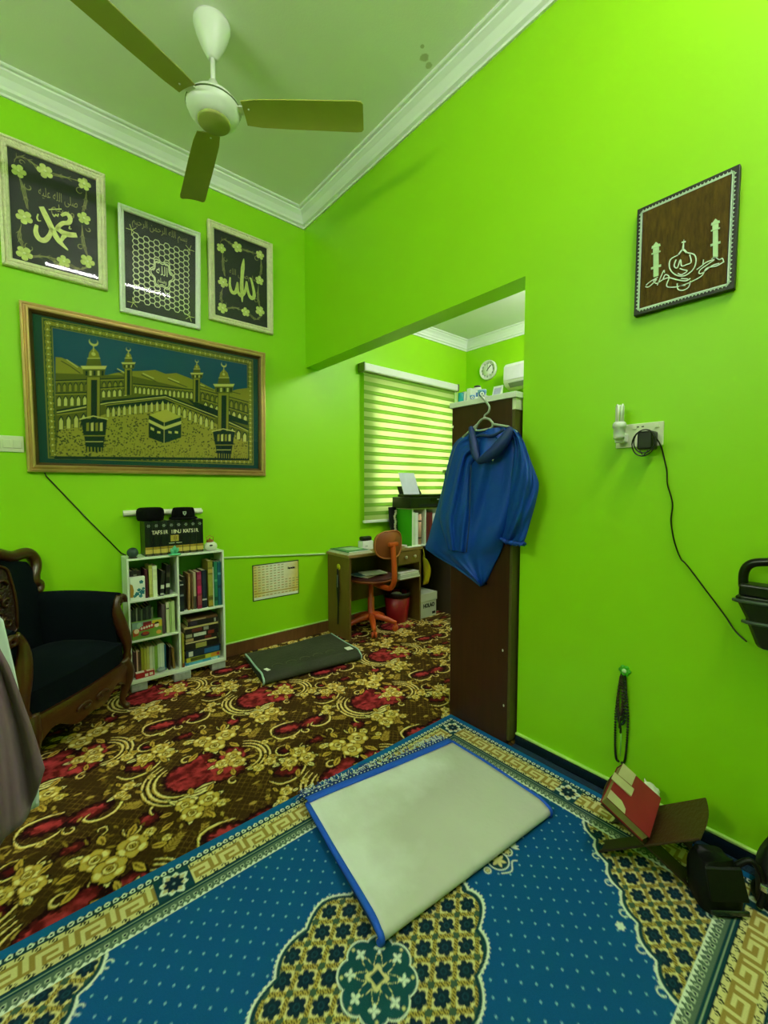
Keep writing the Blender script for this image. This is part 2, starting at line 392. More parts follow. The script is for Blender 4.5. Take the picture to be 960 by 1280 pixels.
def crown(name, a, b, inward, zt, w, h, mats=PLASTER, ea=1, eb=1):
    """plaster cornice along the wall line a-b; the ends ea/eb are mitred (1) or square (0)"""
    prof = [(0, -h), (.012 / .1 * w, -h), (.014 / .1 * w, -h + .012), (.03 / .1 * w, -h + .02), (.034 / .1 * w, -h + .034), (.04 / .1 * w, -h * .58), (.052 / .1 * w, -h * .38), (.07 / .1 * w, -h * .24), (.076 / .1 * w, -h * .2), (.078 / .1 * w, -h * .12), (.094 / .1 * w, -h * .10), (w, -h * .05), (w, 0), (0, 0)]
    a, b, n = Vector(a), Vector(b), Vector(inward); t = (b - a).normalized(); vs = []
    for p, s_, e in ((a, 1, ea), (b, -1, eb)):
        for o, z in prof: vs.append(p + n * o + t * s_ * o * e + Vector((0, 0, zt + z)))
    k = len(prof); fs = [(i, (i + 1) % k, k + (i + 1) % k, k + i) for i in range(k)] + [tuple(range(k))[::-1], tuple(range(k, 2 * k))]
    return struct(name, MB().add(vs, fs), mats)
crown('trim_1', (X0, YA, 0), (XB, YA, 0), (0, -1, 0), ZC, .092, .105)
crown('trim_2', (XB, YA, 0), (XB, Y0, 0), (-1, 0, 0), ZC, .092, .105)
crown('trim_3', (XB + .12, YA, 0), (XC, YA, 0), (0, -1, 0), 2.72, .085, .09)
crown('trim_4', (XC, YA, 0), (XC, -.9, 0), (-1, 0, 0), 2.72, .085, .09)

def skirting(name, parts, h, t, mts):
    mb = MB()
    for (x0, x1, y0, y1, ax) in parts:
        mb.box(x0, x1, y0, y1, 0, h)
        mb.box(x0, x1, y0, y1, h, h + .010, 1)
    o = struct(name, mb, mts); q = o.modifiers.new('bevel', 'BEVEL'); q.width = .003; q.segments = 2; return o
skirting('baseboard_left', [(X0, XB + .1, YA - .012, YA, 0)], .088, .012, [SKIRT_T, LEDGE])
skirting('baseboard_far', [(XB + .1, XC, YA - .012, YA, 0), (XC - .012, XC, -.9, YA - .012, 0)], .088, .012, [SKIRT_T, LEDGE])
skirting('baseboard_right', [(XB - .014, XB, Y0, JY, 0)], .050, .012, [SKIRT_D, LEDGE])

# window behind the blind
mb = MB(); fw = .045
for (a, b, c, d) in ((WX0, WX1, WZ0, WZ0 + fw), (WX0, WX1, WZ1 - fw, WZ1), (WX0, WX0 + fw, WZ0 + fw, WZ1 - fw), (WX1 - fw, WX1, WZ0 + fw, WZ1 - fw)): mb.box(a, b, YA + .04, YA + .09, c, d)
wm = (WX0 + WX1) / 2
mb.box(wm - .045, wm - .012, YA + .04, YA + .09, WZ0 + fw, WZ1 - fw).box(wm + .012, wm + .045, YA + .04, YA + .09, WZ0 + fw, WZ1 - fw)
struct('window_1', mb, mat('white_aluminium', '#d8ddd8', .4, .2))
wg = MB()
for a, b in ((WX0 + fw, wm - .045), (wm + .045, WX1 - fw)): wg.box(a, b, YA + .062, YA + .066, WZ0 + fw, WZ1 - fw)
struct('window_1_pane', wg, mat_glass('window_glass', (.92, .97, .95)))
mb = MB()
for i in range(9):
    z = WZ0 + .11 + i * .118; mb.tube([(WX0 + .01, YA + .10, z), (WX1 - .01, YA + .10, z)], .007, 6)
for i in range(2): mb.tube([(WX0 + .26 + .52 * i, YA + .108, WZ0), (WX0 + .26 + .52 * i, YA + .108, WZ1)], .008, 6)
struct('window_1_grille', mb, mat('dark_grille_paint', '#2c3a2a', .5))

# ------------------------------------------------------------------ light
S.world = bpy.data.worlds.new('daylight'); S.world.use_nodes = True
bgn = S.world.node_tree.nodes['Background']; bgn.inputs['Color'].default_value = (.86, .95, 1, 1); bgn.inputs['Strength'].default_value = 4.5
def tube_lamp(x0, x1, y, z, strength, label):
    t = thing('ceiling_tube_lamp', label, 'lamp', ((x0 + x1) / 2, y, z))
    part('batten', MB().box(x0 - .03, x1 + .03, y - .016, y + .016, z + .022, z + .05), WHITE, t, bevel=.004)
    top = ZC if x1 < XB else 2.72
    for xx in (x0 + .12, x1 - .12): part('hanger_rod', MB().tube([(xx, y, z + .04), (xx, y, top)], .006, 8), WHITE, t)
    for xx in (x0 - .025, x1): part('end_cap', MB().box(xx, xx + .025, y - .02, y + .02, z - .018, z + .03), WHITE, t, bevel=.003)
    part('tube', MB().tube([(x0, y, z), (x1, y, z)], .014, 12), mat_emit('tube_glow_%d' % int(strength), (1, .97, .93), strength), t)
tube_lamp(.28, 1.52, -.30, 3.08, 180, 'white fluorescent tube on its batten, hung below the main ceiling')
tube_lamp(2.5, 3.1, 1.25, 2.60, 330, 'short white tube lamp on the lower back room ceiling')

t = thing('wall_tube_lamp', 'white fluorescent tube on a batten high on the side wall', 'lamp', (X0, 1.2, 2.55))  # added fill tube out of view, brightens the walls and ceiling
part('batten', MB().box(X0, X0 + .03, .54, 1.86, 2.52, 2.56), WHITE, t, bevel=.004)
for yy in (.545, 1.83): part('end_cap', MB().box(X0 + .028, X0 + .075, yy, yy + .025, 2.522, 2.558), WHITE, t, bevel=.003)
part('tube', MB().tube([(X0 + .058, .57, 2.54), (X0 + .058, 1.83, 2.54)], .014, 12), mat_emit('tube_glow_side', (1, .97, .93), 160), t)

# ------------------------------------------------------------------ floral carpet
TX, TY = .94, .87
def make_tile():
    st = .0025; W, H = int(TX / st), int(TY / st)
    x = (np.arange(W) + .5) * st; y = (np.arange(H) + .5) * st
    C = Canvas(np.concatenate([x - TX, x, x + TX]), np.concatenate([y - TY, y, y + TY]), '#3c260d')
    # fine trellis ground
    X, Y = np.meshgrid(C.x, C.y)
    kx, ky = TX / 30, TY / 26
    a, b = X / kx + Y / ky, X / kx - Y / ky
    la = np.minimum(np.abs(a - np.round(a)), np.abs(b - np.round(b)))
    n = noise2(X * 2 * PI / TX * .16, Y * 2 * PI / TY * .16, 3, 30)
    C.A += (np.array(lin('#735521')) - C.A) * (np.clip((.10 - la) / .06, 0, 1) * np.clip(.55 + 1.1 * n, .1, .95))[..., None]
    G, P, K, D, SH = '#cfa544', '#f2de98', '#6d4d16', '#140a05', '#8c6a22'
    def red(X, Y):
        q = np.clip(.42 + .75 * noise2(X, Y, 11, 42) + .4 * noise2(X, Y, 5, 110), 0, 1)[..., None]
        return np.array(lin('#5a1014')) * (1 - q) + np.array(lin('#c03a40')) * q
    def blob(E):
        bx = (min(e[0] - max(e[2:4]) for e in E) - .02, max(e[0] + max(e[2:4]) for e in E) + .02, min(e[1] - max(e[2:4]) for e in E) - .02, max(e[1] + max(e[2:4]) for e in E) + .02)
        def fn(X, Y):
            d = np.full(X.shape, 9.)
            for (cx, cy, a, b, an) in E:
                ca, sa = math.cos(an), math.sin(an); u = (X - cx) * ca + (Y - cy) * sa; v = -(X - cx) * sa + (Y - cy) * ca
                d = np.minimum(d, (np.hypot(u / a, v / b) - 1) * min(a, b))
            return d + .006 * np.sin(X * 190 + 2 * np.sin(Y * 90)) * np.sin(Y * 170)
        C.paint(bx, fn, '#22060a'); C.paint(bx, lambda X, Y: fn(X, Y) + .012, '#4d1013'); C.paint(bx, lambda X, Y: fn(X, Y) + .020, red)
    def scroll(pts, w):
        C.line(pts, [v + .009 for v in w] if isinstance(w, list) else w + .009, D, .9, True); C.line(pts, w, G, 1, True)
        C.line([(p[0] + .0015, p[1] + .002) for p in pts], [v * .5 for v in w] if isinstance(w, list) else w * .5, P, 1, True)
    def curl(cx, cy, r, a0, turn, w, shrink=.25):
        n = 12; scroll([(cx + r * (1 - (1 - shrink) * i / n) * math.cos(a0 + turn * i / n), cy + r * (1 - (1 - shrink) * i / n) * math.sin(a0 + turn * i / n)) for i in range(n + 1)], [w * .35, w, w, w * .5])
    def leaf(x, y, l, w, an, light=False):
        C.leaf(x, y, l + .006, w + .004, an, D, .9); C.leaf(x, y, l, w, an, P if light else G); C.leaf(x + .002 * math.cos(an), y + .002 * math.sin(an), l * .8, w * .3, an, K)
    def rose(x, y, r, rot=0):
        for i in range(6):
            an = rot + i * PI / 3; C.disc(x + .62 * r * math.cos(an), y + .62 * r * math.sin(an), .56 * r, D, .95)
        for i in range(6):
            an = rot + i * PI / 3; px, py = x + .62 * r * math.cos(an), y + .62 * r * math.sin(an)
            C.disc(px, py, .47 * r, G); C.ell(px + .1 * r * math.cos(an), py + .1 * r * math.sin(an), .20 * r, .33 * r, an, P if i % 2 else '#cfae52'); C.ell(px - .22 * r * math.cos(an), py - .22 * r * math.sin(an), .12 * r, .34 * r, an, SH)
        C.disc(x, y, .46 * r, K); C.disc(x, y, .40 * r, '#c6a548')
        for k, rr in enumerate((.33, .21)):
            C.line([(x + rr * r * math.cos(q + rot), y + rr * r * math.sin(q + rot)) for q in np.linspace(k * 2, k * 2 + 4.6, 9)], .10 * r, P if k == 0 else K)
        C.disc(x, y, .10 * r, D)
    def bunch(x, y, r, n, rot=0, spread=1.15):
        for i in range(n * 2 + 3):
            an = rot + i * 2 * PI / (n * 2 + 3); rr = r * (1.25 + .25 * ((i * 7) % 3)); leaf(x + rr * math.cos(an) * spread, y + rr * math.sin(an), r * (1.1 + .3 * (i % 2)), r * .28, an, i % 3 == 0)
        q = [(0, 0)] if n == 1 else [(spread * r * .95 * math.cos(rot + i * 2 * PI / n), .9 * r * math.sin(rot + i * 2 * PI / n)) for i in range(n)]
        for i, (dx, dy) in enumerate(q): rose(x + dx, y + dy, r * (1 - .12 * (i % 2)), rot + i)
    def fern(x, y, an, l):
        C.line([(x, y), (x + l * math.cos(an), y + l * math.sin(an))], .004, SH)
        for i in range(7):
            f = i / 7; px, py = x + l * f * math.cos(an), y + l * f * math.sin(an)
            for s_ in (-1, 1): C.leaf(px, py, .034 * (1 - f * .5), .0036, an + s_ * .8, '#b08c3a')
    cells = []
    for i in (-1, 0, 1):
        for j in (-2, -1, 0, 1, 2, 3): cells.append((.47 * (j % 2) + i * TX, j * TY / 2))
    for stage in range(4):
        for ox, oy in cells:
            if not -.55 < ox < TX + .55 or not -.5 < oy < TY + .5: continue
            def T(*q): return [(ox + a, oy + b) for a, b in q]
            if stage == 0:
                rl = np.random.RandomState(9)
                for _ in range(95):
                    lx, ly = rl.uniform(-.47, .47), rl.uniform(-.22, .22); C.leaf(ox + lx, oy + ly, rl.uniform(.02, .045), rl.uniform(.004, .009), rl.rand() * 6.3, ('#9c7c2c', '#7a5c1e', '#b59642', '#5e4818')[rl.randint(4)])
                for fx, fy, fa in ((.22, .10, .6), (-.26, -.05, 2.6), (.30, -.12, -.4), (-.05, -.20, -2.2), (.33, .06, 1.2), (-.16, .17, 2.0)): fern(ox + fx, oy + fy, fa, .085)
                blob([(ox - .08, oy + .0, .10, .105, .3), (ox + .03, oy - .04, .12, .085, -.4), (ox + .11, oy + .02, .07, .075, 0), (ox - .02, oy + .07, .09, .05, .5)])
                blob([(ox + .40, oy + .05, .085, .042, -.2), (ox + .52, oy + .03, .085, .045, .1)])
                blob([(ox - .22, oy + .20, .075, .040, -.5)]); blob([(ox + .21, oy + .29, .045, .04, .3)]); blob([(ox - .01, oy + .315, .055, .03, 0)]); blob([(ox + .30, oy - .10, .03, .026, 0)])
            elif stage == 1:
                for k, (rr, w) in enumerate(((.100, .013), (.122, .012), (.142, .010))):      # fan of C-scrolls, left
                    scroll([(ox - .11 + rr * math.cos(q), oy + .0 + rr * 1.05 * math.sin(q)) for q in np.linspace(1.9, 4.6 - .15 * k, 9)], [w * .4, w, w, w * .35])
                for k, (rr, w) in enumerate(((.085, .011), (.105, .012), (.125, .010))):      # right
                    scroll([(ox + .13 + rr * math.cos(q), oy - .02 + rr * math.sin(q)) for q in np.linspace(-1.7 + .1 * k, 1.1, 9)], [w * .4, w, w, w * .35])
                for q, dx in ((3.9, 0), (4.15, .02), (4.4, .045)): leaf(ox - .16 + dx * 1.5, oy - .115 + dx * .2, .085, .014, q + 1.9, True)
                curl(ox - .06, oy + .115, .032, 0, 5.2, .009); curl(ox + .04, oy + .115, .028, PI, -5, .008); curl(ox + .05, oy - .145, .026, 1, 5, .008)
                scroll(T((.31, .05), (.33, .095), (.39, .105), (.45, .09)), [.005, .012, .010, .004]); scroll(T((.31, .04), (.33, -.01), (.40, -.02), (.44, .0)), [.004, .012, .012, .004])
                scroll(T((.60, .07), (.625, .03), (.59, -.025), (.53, -.03), (.50, .0), (.52, .02)), [.004, .011, .012, .009, .004]); curl(ox + .46, oy - .02, .026, 2.2, 5, .008)
                scroll(T((-.31, .19), (-.28, .145), (-.21, .14), (-.15, .18), (-.14, .22)), [.004, .010, .011, .008, .004]); curl(ox - .15, oy + .245, .022, -1, 5, .007)
                curl(ox + .255, oy + .315, .045, 0, 3.6, .009, .7); curl(ox + .16, oy + .275, .034, 2.6, 3.6, .008, .6); curl(ox - .08, oy + .30, .03, 1.6, 5, .008); curl(ox + .07, oy + .34, .026, -1.8, 5, .007)
                curl(ox + .30, oy - .10, .042, 1.0, 4.5, .007, .7)
            elif stage == 2:
                bunch(ox + .085, oy + .185, .046, 3, .3, 1.4); bunch(ox + .09, oy - .01, .034, 3, 1.0); bunch(ox - .11, oy - .185, .038, 3, .1, 1.4)
                bunch(ox - .16, oy + .27, .036, 2, .5); bunch(ox + .19, oy - .13, .026, 2, .2); bunch(ox + .32, oy - .20, .034, 2, -.3); bunch(ox - .30, oy + .08, .024, 2, .9)
            else:
                for fx, fy, r in ((.20, .225, .020), (-.20, .10, .016), (.26, .02, .017), (-.03, -.235, .018), (.24, .16, .015), (-.30, .03, .015), (-.02, .25, .016), (.38, -.03, .014)): rose(ox + fx, oy + fy, r, fx * 9)
    return C.A[H:2 * H, W:2 * W], st, W, H
tile, t_st, t_W, t_H = make_tile()
cx_ = axis((X0 - .1, -1.1, .05), (-1.1, -.35, .012), (-.35, 1.66, .0042), (1.66, 2.75, .0065), (2.75, XC + .12, .04)); cy_ = axis((Y0 - .1, -.9, .05), (-.9, 1.30, .013), (1.30, YA + .12, .0042))
ti = (((cx_ - .56) % TX) / t_st).astype(int) % t_W; tj = (((cy_ - 1.81) % TY) / t_st).astype(int) % t_H
ca = sheet('carpet', cx_, cy_, tile[np.ix_(tj, ti)], lambda X, Y: (X, Y, X * 0), mat_attr('wool_carpet', .95, bump=.5, bscale=260, spec=.1))
tag(ca, 'dark brown wall to wall carpet with red patches, gold roses and scrolls', 'carpet')
q = ca.modifiers.new('thickness', 'SOLIDIFY'); q.thickness = .01; q.offset = -1

# ------------------------------------------------------------------ blue rug
RX0, RX1, RY0, RY1 = -.448, 1.664, .07, 1.415
MX, MY = (RX0 + RX1) / 2, (RY0 + RY1) / 2
MX = .61
def make_rug():
    xs = axis((RX0, -.16, .012), (-.16, RX1, .0031)); ys = axis((RY0, RY1, .0031))
    C = Canvas(xs, ys, '#084e88'); X, Y = np.meshgrid(xs, ys); A = C.A
    def put(m, col): A[:] = A + (np.array(lin(col)) - A) * np.clip(m, 0, 1)[..., None]
    pxw = .0031
    def sd(d): return np.clip(.5 - d / pxw, 0, 1)
    BLUE, TEAL, CREAM, OCH, PALE, NAVY, GT = '#084e88', '#0d3a45', '#d9cb90', '#97782e', '#dfe3d6', '#0a2436', '#55685a'
    # pin dots on the field
    q = .0255; ax = np.round(X / q); ay = np.round(Y / q); d = np.full(X.shape, 1.0)
    for ddx in (-1, 0, 1):
        for ddy in (-1, 0, 1):
            gx, gy = ax + ddx, ay + ddy; ok = ((gx + gy) % 2) == 0
            d = np.where(ok, np.minimum(d, np.hypot(X - gx * q, Y - gy * q)), d)
    put(sd(d - .0027), '#8fc0cf')
    # trellis: diamonds of cream with a dark rosette
    pu, pv = .089, .068
    def trellis():
        B = np.empty(A.shape); B[:] = lin(CREAM)
        u, v = (X - .654) / pu, (Y - .919) / pv; a, b = u + v, u - v
        fa, fb = a - np.round(a), b - np.round(b)
        ca_, cb_ = np.round(a), np.round(b)
        lx = (ca_ + cb_) / 2 * pu + .654; ly = (ca_ - cb_) / 2 * pv + .919
        dx, dy = X - lx, Y - ly; r = np.hypot(dx, dy * 1.12); th = np.arctan2(dy, dx)
        def p2(m, col): B[:] = B + (np.array(lin(col)) - B) * np.clip(m, 0, 1)[..., None]
        edge = np.maximum(np.abs(fa), np.abs(fb)); rope = .5 + .5 * np.sin((X + Y * .3) * 900)
        p2((edge > .41) * 1.0, '#b59c4c'); p2(((edge > .42) & (rope > .6)) * 1.0, '#5a4c20'); p2(((edge > .39) & (edge < .41)) * .7, '#7a6a38')
        p2(((np.abs(fa) > .36) & (np.abs(fb) > .36)) * 1.0, '#3d5648')
        p2(sd(r - .0240 * (.60 + .40 * np.abs(np.cos(3 * th)) ** .55)), NAVY); p2(sd(np.abs(r - .007) - .0012) * .6, '#22566a')
        return B
    B = trellis()
    ang = np.arctan2((Y - MY) / .24, (X - MX) / .36)
    nrm = (np.abs((X - MX) / .375) ** 1.45 + np.abs((Y - MY) / .248) ** 1.45) ** (1 / 1.45)
    rad = np.hypot(X - MX, Y - MY)
    med = (nrm - (.93 + .075 * np.abs(np.sin(ang * 7)))) * .27
    def region(dd):
        m = sd(dd)
        A[:] = A + (B - A) * m[..., None]
        put(sd(np.abs(dd + .007) - .006), TEAL); put(sd(np.abs(dd) - .0030), PALE)
        put(sd(np.abs(dd - .004) - .0022) * (np.sin(ang * 150) > .2), PALE)
    region(med)
    dx, dy = np.abs(X - MX), np.abs(Y - MY)
    t = (dx - dy)
    cor = (.985 - .022 * np.abs(np.sin(t * 24)) - (dx + dy)) * .7
    ang = t * .9
    region(cor)
    far = (1.275 + .02 * np.abs(np.sin(t * 30)) - (dx + dy)) * .7
    put(sd(far), TEAL); put(sd(np.abs(far) - .002), PALE)
    # heart of the medallion
    th = np.arctan2(Y - MY, X - MX)
    star = rad - .098 * (.86 + .14 * np.abs(np.cos(th * 4)) ** .7)
    put(sd(star), '#114650'); put(sd(np.abs(star) - .0022), PALE)
    put(sd(np.abs(rad - .056 * (.75 + .25 * np.cos(8 * th))) - .0022), CREAM); put(sd(rad - .030 * (.8 + .2 * np.cos(4 * th + PI))), CREAM); put(sd(np.maximum(np.abs(X - MX), np.abs(Y - MY)) - .013), TEAL)
    for k in range(8):
        a = k * PI / 4; cx, cy = MX + .066 * math.cos(a), MY + .066 * math.sin(a)
        for j in range(4): C.leaf(cx, cy, .015, .0042, a + j * PI / 2, PALE)
        C.disc(cx + .022 * math.cos(a + .35), cy + .022 * math.sin(a + .35), .004, CREAM)
    # pendants on the long axis
    for s_ in (1, -1):
        cx = MX + s_ * .50
        for k, (o, r) in enumerate(((.0, .036), (-.055, .012), (.05, .018))):
            C.disc(cx + s_ * o, MY, r, PALE); C.disc(cx + s_ * o, MY, r - .004, TEAL)
            for j in range(6): C.leaf(cx + s_ * o, MY, r * .72, r * .16, j * PI / 3, CREAM)
        for j in range(5): C.leaf(cx + s_ * .075, MY, .026, .004, (j - 2) * .5 + (0 if s_ > 0 else PI), PALE)
        for sy in (1, -1): C.line([(cx - s_ * .03, MY + sy * .035), (cx, MY + sy * .05), (cx + s_ * .03, MY + sy * .032), (cx + s_ * .045, MY + sy * .04)], .004, PALE, 1, True)
    # little rosettes pointing in from the corner fields, and the curls along them
    for sx in (1, -1):
        for sy in (1, -1):
            x, y = MX + sx * (.58), MY + sy * .335
            for j in range(6): C.leaf(x, y, .014, .0042, j * PI / 3, PALE)
            for k in range(-4, 5):
                tt = k * .131 + .035; a = (.985 + .026) / 2; px, py = MX + sx * (a - .03 + tt / 2), MY + sy * (a - .03 - tt / 2)
                C.line([(px + .010 * math.cos(q), py + .010 * math.sin(q)) for q in np.linspace(0, 4.5, 8)], .0035, PALE)
    # borders
    e = np.minimum(np.minimum(X - RX0, RX1 - X), np.minimum(Y - RY0, RY1 - Y))
    horiz = np.minimum(Y - RY0, RY1 - Y) <= np.minimum(X - RX0, RX1 - X)
    s = np.where(horiz, X - MX, Y - MY)
    put((e < .182) * 1.0, GT)
    wv = .5 + .5 * np.sin(s * 2 * PI / .017); put(((e > .146) & (e < .182) & (e + .008 * wv > .178)) * 1.0, PALE)
    put(((e > .150) & (e < .174) & (np.hypot((np.mod(s, .020) - .010), e - .162) < .0068)) * 1.0, '#a9b39a'); put(((e > .150) & (e < .174) & (np.hypot((np.mod(s, .020) - .010), e - .162) < .0032)) * 1.0, NAVY)
    put(((e > .130) & (e < .146)) * 1.0, TEAL); put(((e > .137) & (e < .140)) * 1.0, '#8a9a82')
    put((e < .130) * 1.0, CREAM); put(((e > .0455) & (e < .048)) * 1.0, TEAL); put(((e > .128) & (e < .131)) * 1.0, NAVY)
    # meander
    P = .092; BM = ["11111110", "10000010", "10111010", "10100010", "10111111"]
    bm = np.array([[int(c) for c in r] for r in BM]); ie = np.clip(((e - .064) / .049 * 5).astype(int), 0, 4); is_ = np.clip((np.mod(s, P) / P * 8).astype(int), 0, 7)
    put(((e > .064) & (e < .113) & (bm[ie, is_] > 0)) * .9, OCH)
    for e0 in (.0555, .1215):                                  # rows of little S swirls
        w = np.mod(s + (.015 if e0 > .1 else 0), .034) - .017; k = e - e0
        s1 = np.abs(np.hypot(w - .004, k - .0012) - .0050) < .0016; s2 = np.abs(np.hypot(w + .004, k + .0012) - .0050) < .0016
        put(((np.abs(k) < .0075) & (np.abs(w) < .013) & ((s1 & (k > -.002)) | (s2 & (k < .002)))) * 1.0, '#3a3420')
    # outer plain blue edge with a row of loops
    put((e < .0455) * 1.0, '#0a5d9c'); put(((e > .0285) & (e < .0455)) * 1.0, '#12333f')
    w = np.mod(s, .021) - .0105; dd = np.hypot(w, e - .0345); put(((np.abs(dd - .0058) < .0021) & (e > .026) & (e < .044)) * 1.0, PALE)
    # flower squares
    def square(cx, cy):
        C.paint((cx - .050, cx + .050, cy - .041, cy + .041), lambda X, Y: np.maximum(np.abs(X - cx) - .050, np.abs(Y - cy) - .041), '#0e3d4c')
        for j in range(8): C.leaf(cx, cy, .047 if j % 2 == 0 else .040, .013, j * PI / 4 + .4, PALE); 
        for j in range(8): C.leaf(cx, cy, .038 if j % 2 == 0 else .032, .008, j * PI / 4 + .4, '#c9b98e')
        for j in range(8): C.leaf(cx, cy, .030, .008, j * PI / 4 + .8, NAVY)
        C.disc(cx, cy, .016, NAVY); C.disc(cx, cy, .004, '#8aa0a0')
    eb = .088
    for cx in (MX - .31, MX + .31): square(cx, RY1 - eb); square(cx, RY0 + eb)
    for cx in (RX1 - eb, RX0 + eb):
        for cy in (MY, RY1 - eb, RY0 + eb): square(cx, cy)
    return xs, ys, A
rxs, rys, RA = make_rug()
RZ = .008
rug = sheet('rug', rxs, rys, RA, lambda X, Y: (X, Y, X * 0 + RZ), mat_attr('rug_pile', .9, bump=.35, bscale=420, spec=.15))
tag(rug, 'blue patterned rug with cream greek key border in front of the green socket wall', 'rug')
part('selvedge', MB().box(RX1 - .004, 1.6945, .075, 1.052, .0015, .0105), mat('dark_blue_selvedge', '#0a2a44', .95, nscale=60, namt=.5, bump=.5, bscale=200), rug, label='plain dark blue edge along the wall', bevel=.003)
q = rug.modifiers.new('thickness', 'SOLIDIFY'); q.thickness = .007; q.offset = -1

# ------------------------------------------------------------------ ceiling fan
def fan():
    hx, hy = .722, 2.03; zb = 2.845
    t = thing('ceiling_fan', 'white three blade ceiling fan hanging on its rod over the carpet', 'fan', (hx, hy, zb))
    part('canopy', MB().lathe([(.014, 3.105), (.024, 3.11), (.045, 3.15), (.068, 3.205), (.078, 3.24), (.078, ZC)], (hx, hy, 0)), WHITE, t)
    part('rod', MB().tube([(hx, hy, 2.96), (hx, hy, 3.12)], .0105, 12), WHITE, t)
    part('motor_housing', MB().lathe([(0, zb - .008), (.070, zb - .006), (.080, zb), (.104, zb + .02), (.115, zb + .045), (.115, zb + .062), (.095, zb + .085), (.055, zb + .11), (.030, zb + .14), (.018, zb + .165), (0, zb + .168)], (hx, hy, 0), n=40), WHITE, t)
    part('trim_ring', MB().lathe([(.1145, zb + .050), (.1175, zb + .052), (.1175, zb + .056), (.1145, zb + .058)], (hx, hy, 0), n=40), mat('grey_green_trim', '#5d7048', .4), t)
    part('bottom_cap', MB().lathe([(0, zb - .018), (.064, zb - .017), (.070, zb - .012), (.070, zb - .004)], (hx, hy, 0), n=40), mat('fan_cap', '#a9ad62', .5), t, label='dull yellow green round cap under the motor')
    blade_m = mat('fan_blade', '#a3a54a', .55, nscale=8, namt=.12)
    for k, a in enumerate((-39.4, 81.5, 200.5)):
        a = math.radians(a); d = Vector((math.cos(a), math.sin(a), 0)); w = Vector((-d.y, d.x, 0)); P = []
        tilt = -.16
        outl = [(.135, .052), (.20, .060), (.35, .064), (.52, .066), (.64, .068), (.664, .065), (.672, .055)]
        rows_t, rows_b = [], []
        for r_, hw in outl:
            rt = []; rb = []
            for s_ in (-1, -.5, 0, .5, 1):
                cz = zb + .035 + hw * s_ * tilt - .006 * (1 - s_ * s_) * -1 - .010 * (r_ / .68)
                p = Vector((hx, hy, cz)) + d * r_ + w * hw * s_
                rt.append(p + Vector((0, 0, .0022))); rb.append(p - Vector((0, 0, .0022)))
            rows_t.append(rt); rows_b.append(rb)
        mb = MB(); n = 5
        mb.grid(rows_t); mb.grid([r_[::-1] for r_ in rows_b])
        m = len(rows_t); vs = []
        ring_t = [rows_t[i][0] for i in range(m)] + [rows_t[-1][j] for j in range(1, n)] + [rows_t[i][-1] for i in range(m - 2, -1, -1)] + [rows_t[0][j] for j in range(n - 2, 0, -1)]
        ring_b = [rows_b[i][0] for i in range(m)] + [rows_b[-1][j] for j in range(1, n)] + [rows_b[i][-1] for i in range(m - 2, -1, -1)] + [rows_b[0][j] for j in range(n - 2, 0, -1)]
        R = len(ring_t); mb.add(ring_t + ring_b, [(i, R + i, R + (i + 1) % R, (i + 1) % R) for i in range(R)])
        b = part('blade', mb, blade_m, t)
        br = MB(); br.obox(Vector((hx, hy, zb + .045)) + d * .135, (.09, .045, .005), Matrix((( d.x, w.x, 0), (d.y, w.y, 0), (0, 0, 1))))
        for s_ in (-.014, .014): br.sphere(Vector((hx, hy, zb + .041)) + d * .16 + w * s_, .006, 8, 5)
        part('blade_bracket', br, WHITE, b)
fan()

# ------------------------------------------------------------------ pictures
def rect_frame(mb, to3, u0, u1, v0, v1, prof, mi=0):
    """mitred picture frame, profile = (inset from the outer edge, height off the wall)"""
    vs = []; k = len(prof)
    for a, b, su, sv in ((u0, v0, 1, 1), (u1, v0, -1, 1), (u1, v1, -1, -1), (u0, v1, 1, -1)):
        for o, h in prof: vs.append(to3(a + su * o, b + sv * o, h))
    fs = [(c * k + i, c * k + i + 1, ((c + 1) % 4) * k + i + 1, ((c + 1) % 4) * k + i) for c in range(4) for i in range(k - 1)]
    return mb.add(vs, fs, mi)
def slab(mb, to3, u0, u1, v0, v1, h0, h1, mi=0):
    return mb.hexa([to3(u, v, h) for h in (h0, h1) for u, v in ((u0, v0), (u1, v0), (u1, v1), (u0, v1))], mi)
def flower(mb, to3, u, v, r, h, rot=0, n=5, mi=0, mi2=0):
    for i in range(n):
        a = rot + i * 2 * PI / n; cu, cv = u + .58 * r * math.cos(a), v + .58 * r * math.sin(a); pts = []
        for q in range(10):
            b = q * 2 * PI / 10; x, y = .46 * r * math.cos(b), .40 * r * math.sin(b) * (1 + .25 * math.cos(b)); pts.append((cu + x * math.cos(a) - y * math.sin(a), cv + x * math.sin(a) + y * math.cos(a)))
        mb.add([to3(cu, cv, h + .004)] + [to3(p[0], p[1], h) for p in pts], [(0, 1 + q, 1 + (q + 1) % 10) for q in range(10)], mi, True)
    mb.add([to3(u, v, h + .006)] + [to3(u + .2 * r * math.cos(q * PI / 4), v + .2 * r * math.sin(q * PI / 4), h + .003) for q in range(8)], [(0, 1 + q, 1 + (q + 1) % 8) for q in range(8)], mi2, True)
def wallA(tilt=0.0, v0=0.0):
    k = math.tan(tilt); return lambda u, v, h: (u, YA - h - (v - v0) * k - .001, v)
def pxuv(crop, scale, Yp=YA - .02):
    """photo crop pixel -> (x, z) on the picture wall"""
    def f(x, y): p = ony(crop[0] + x / scale, crop[1] + y / scale, Yp); return (p.x, p.z)
    return f

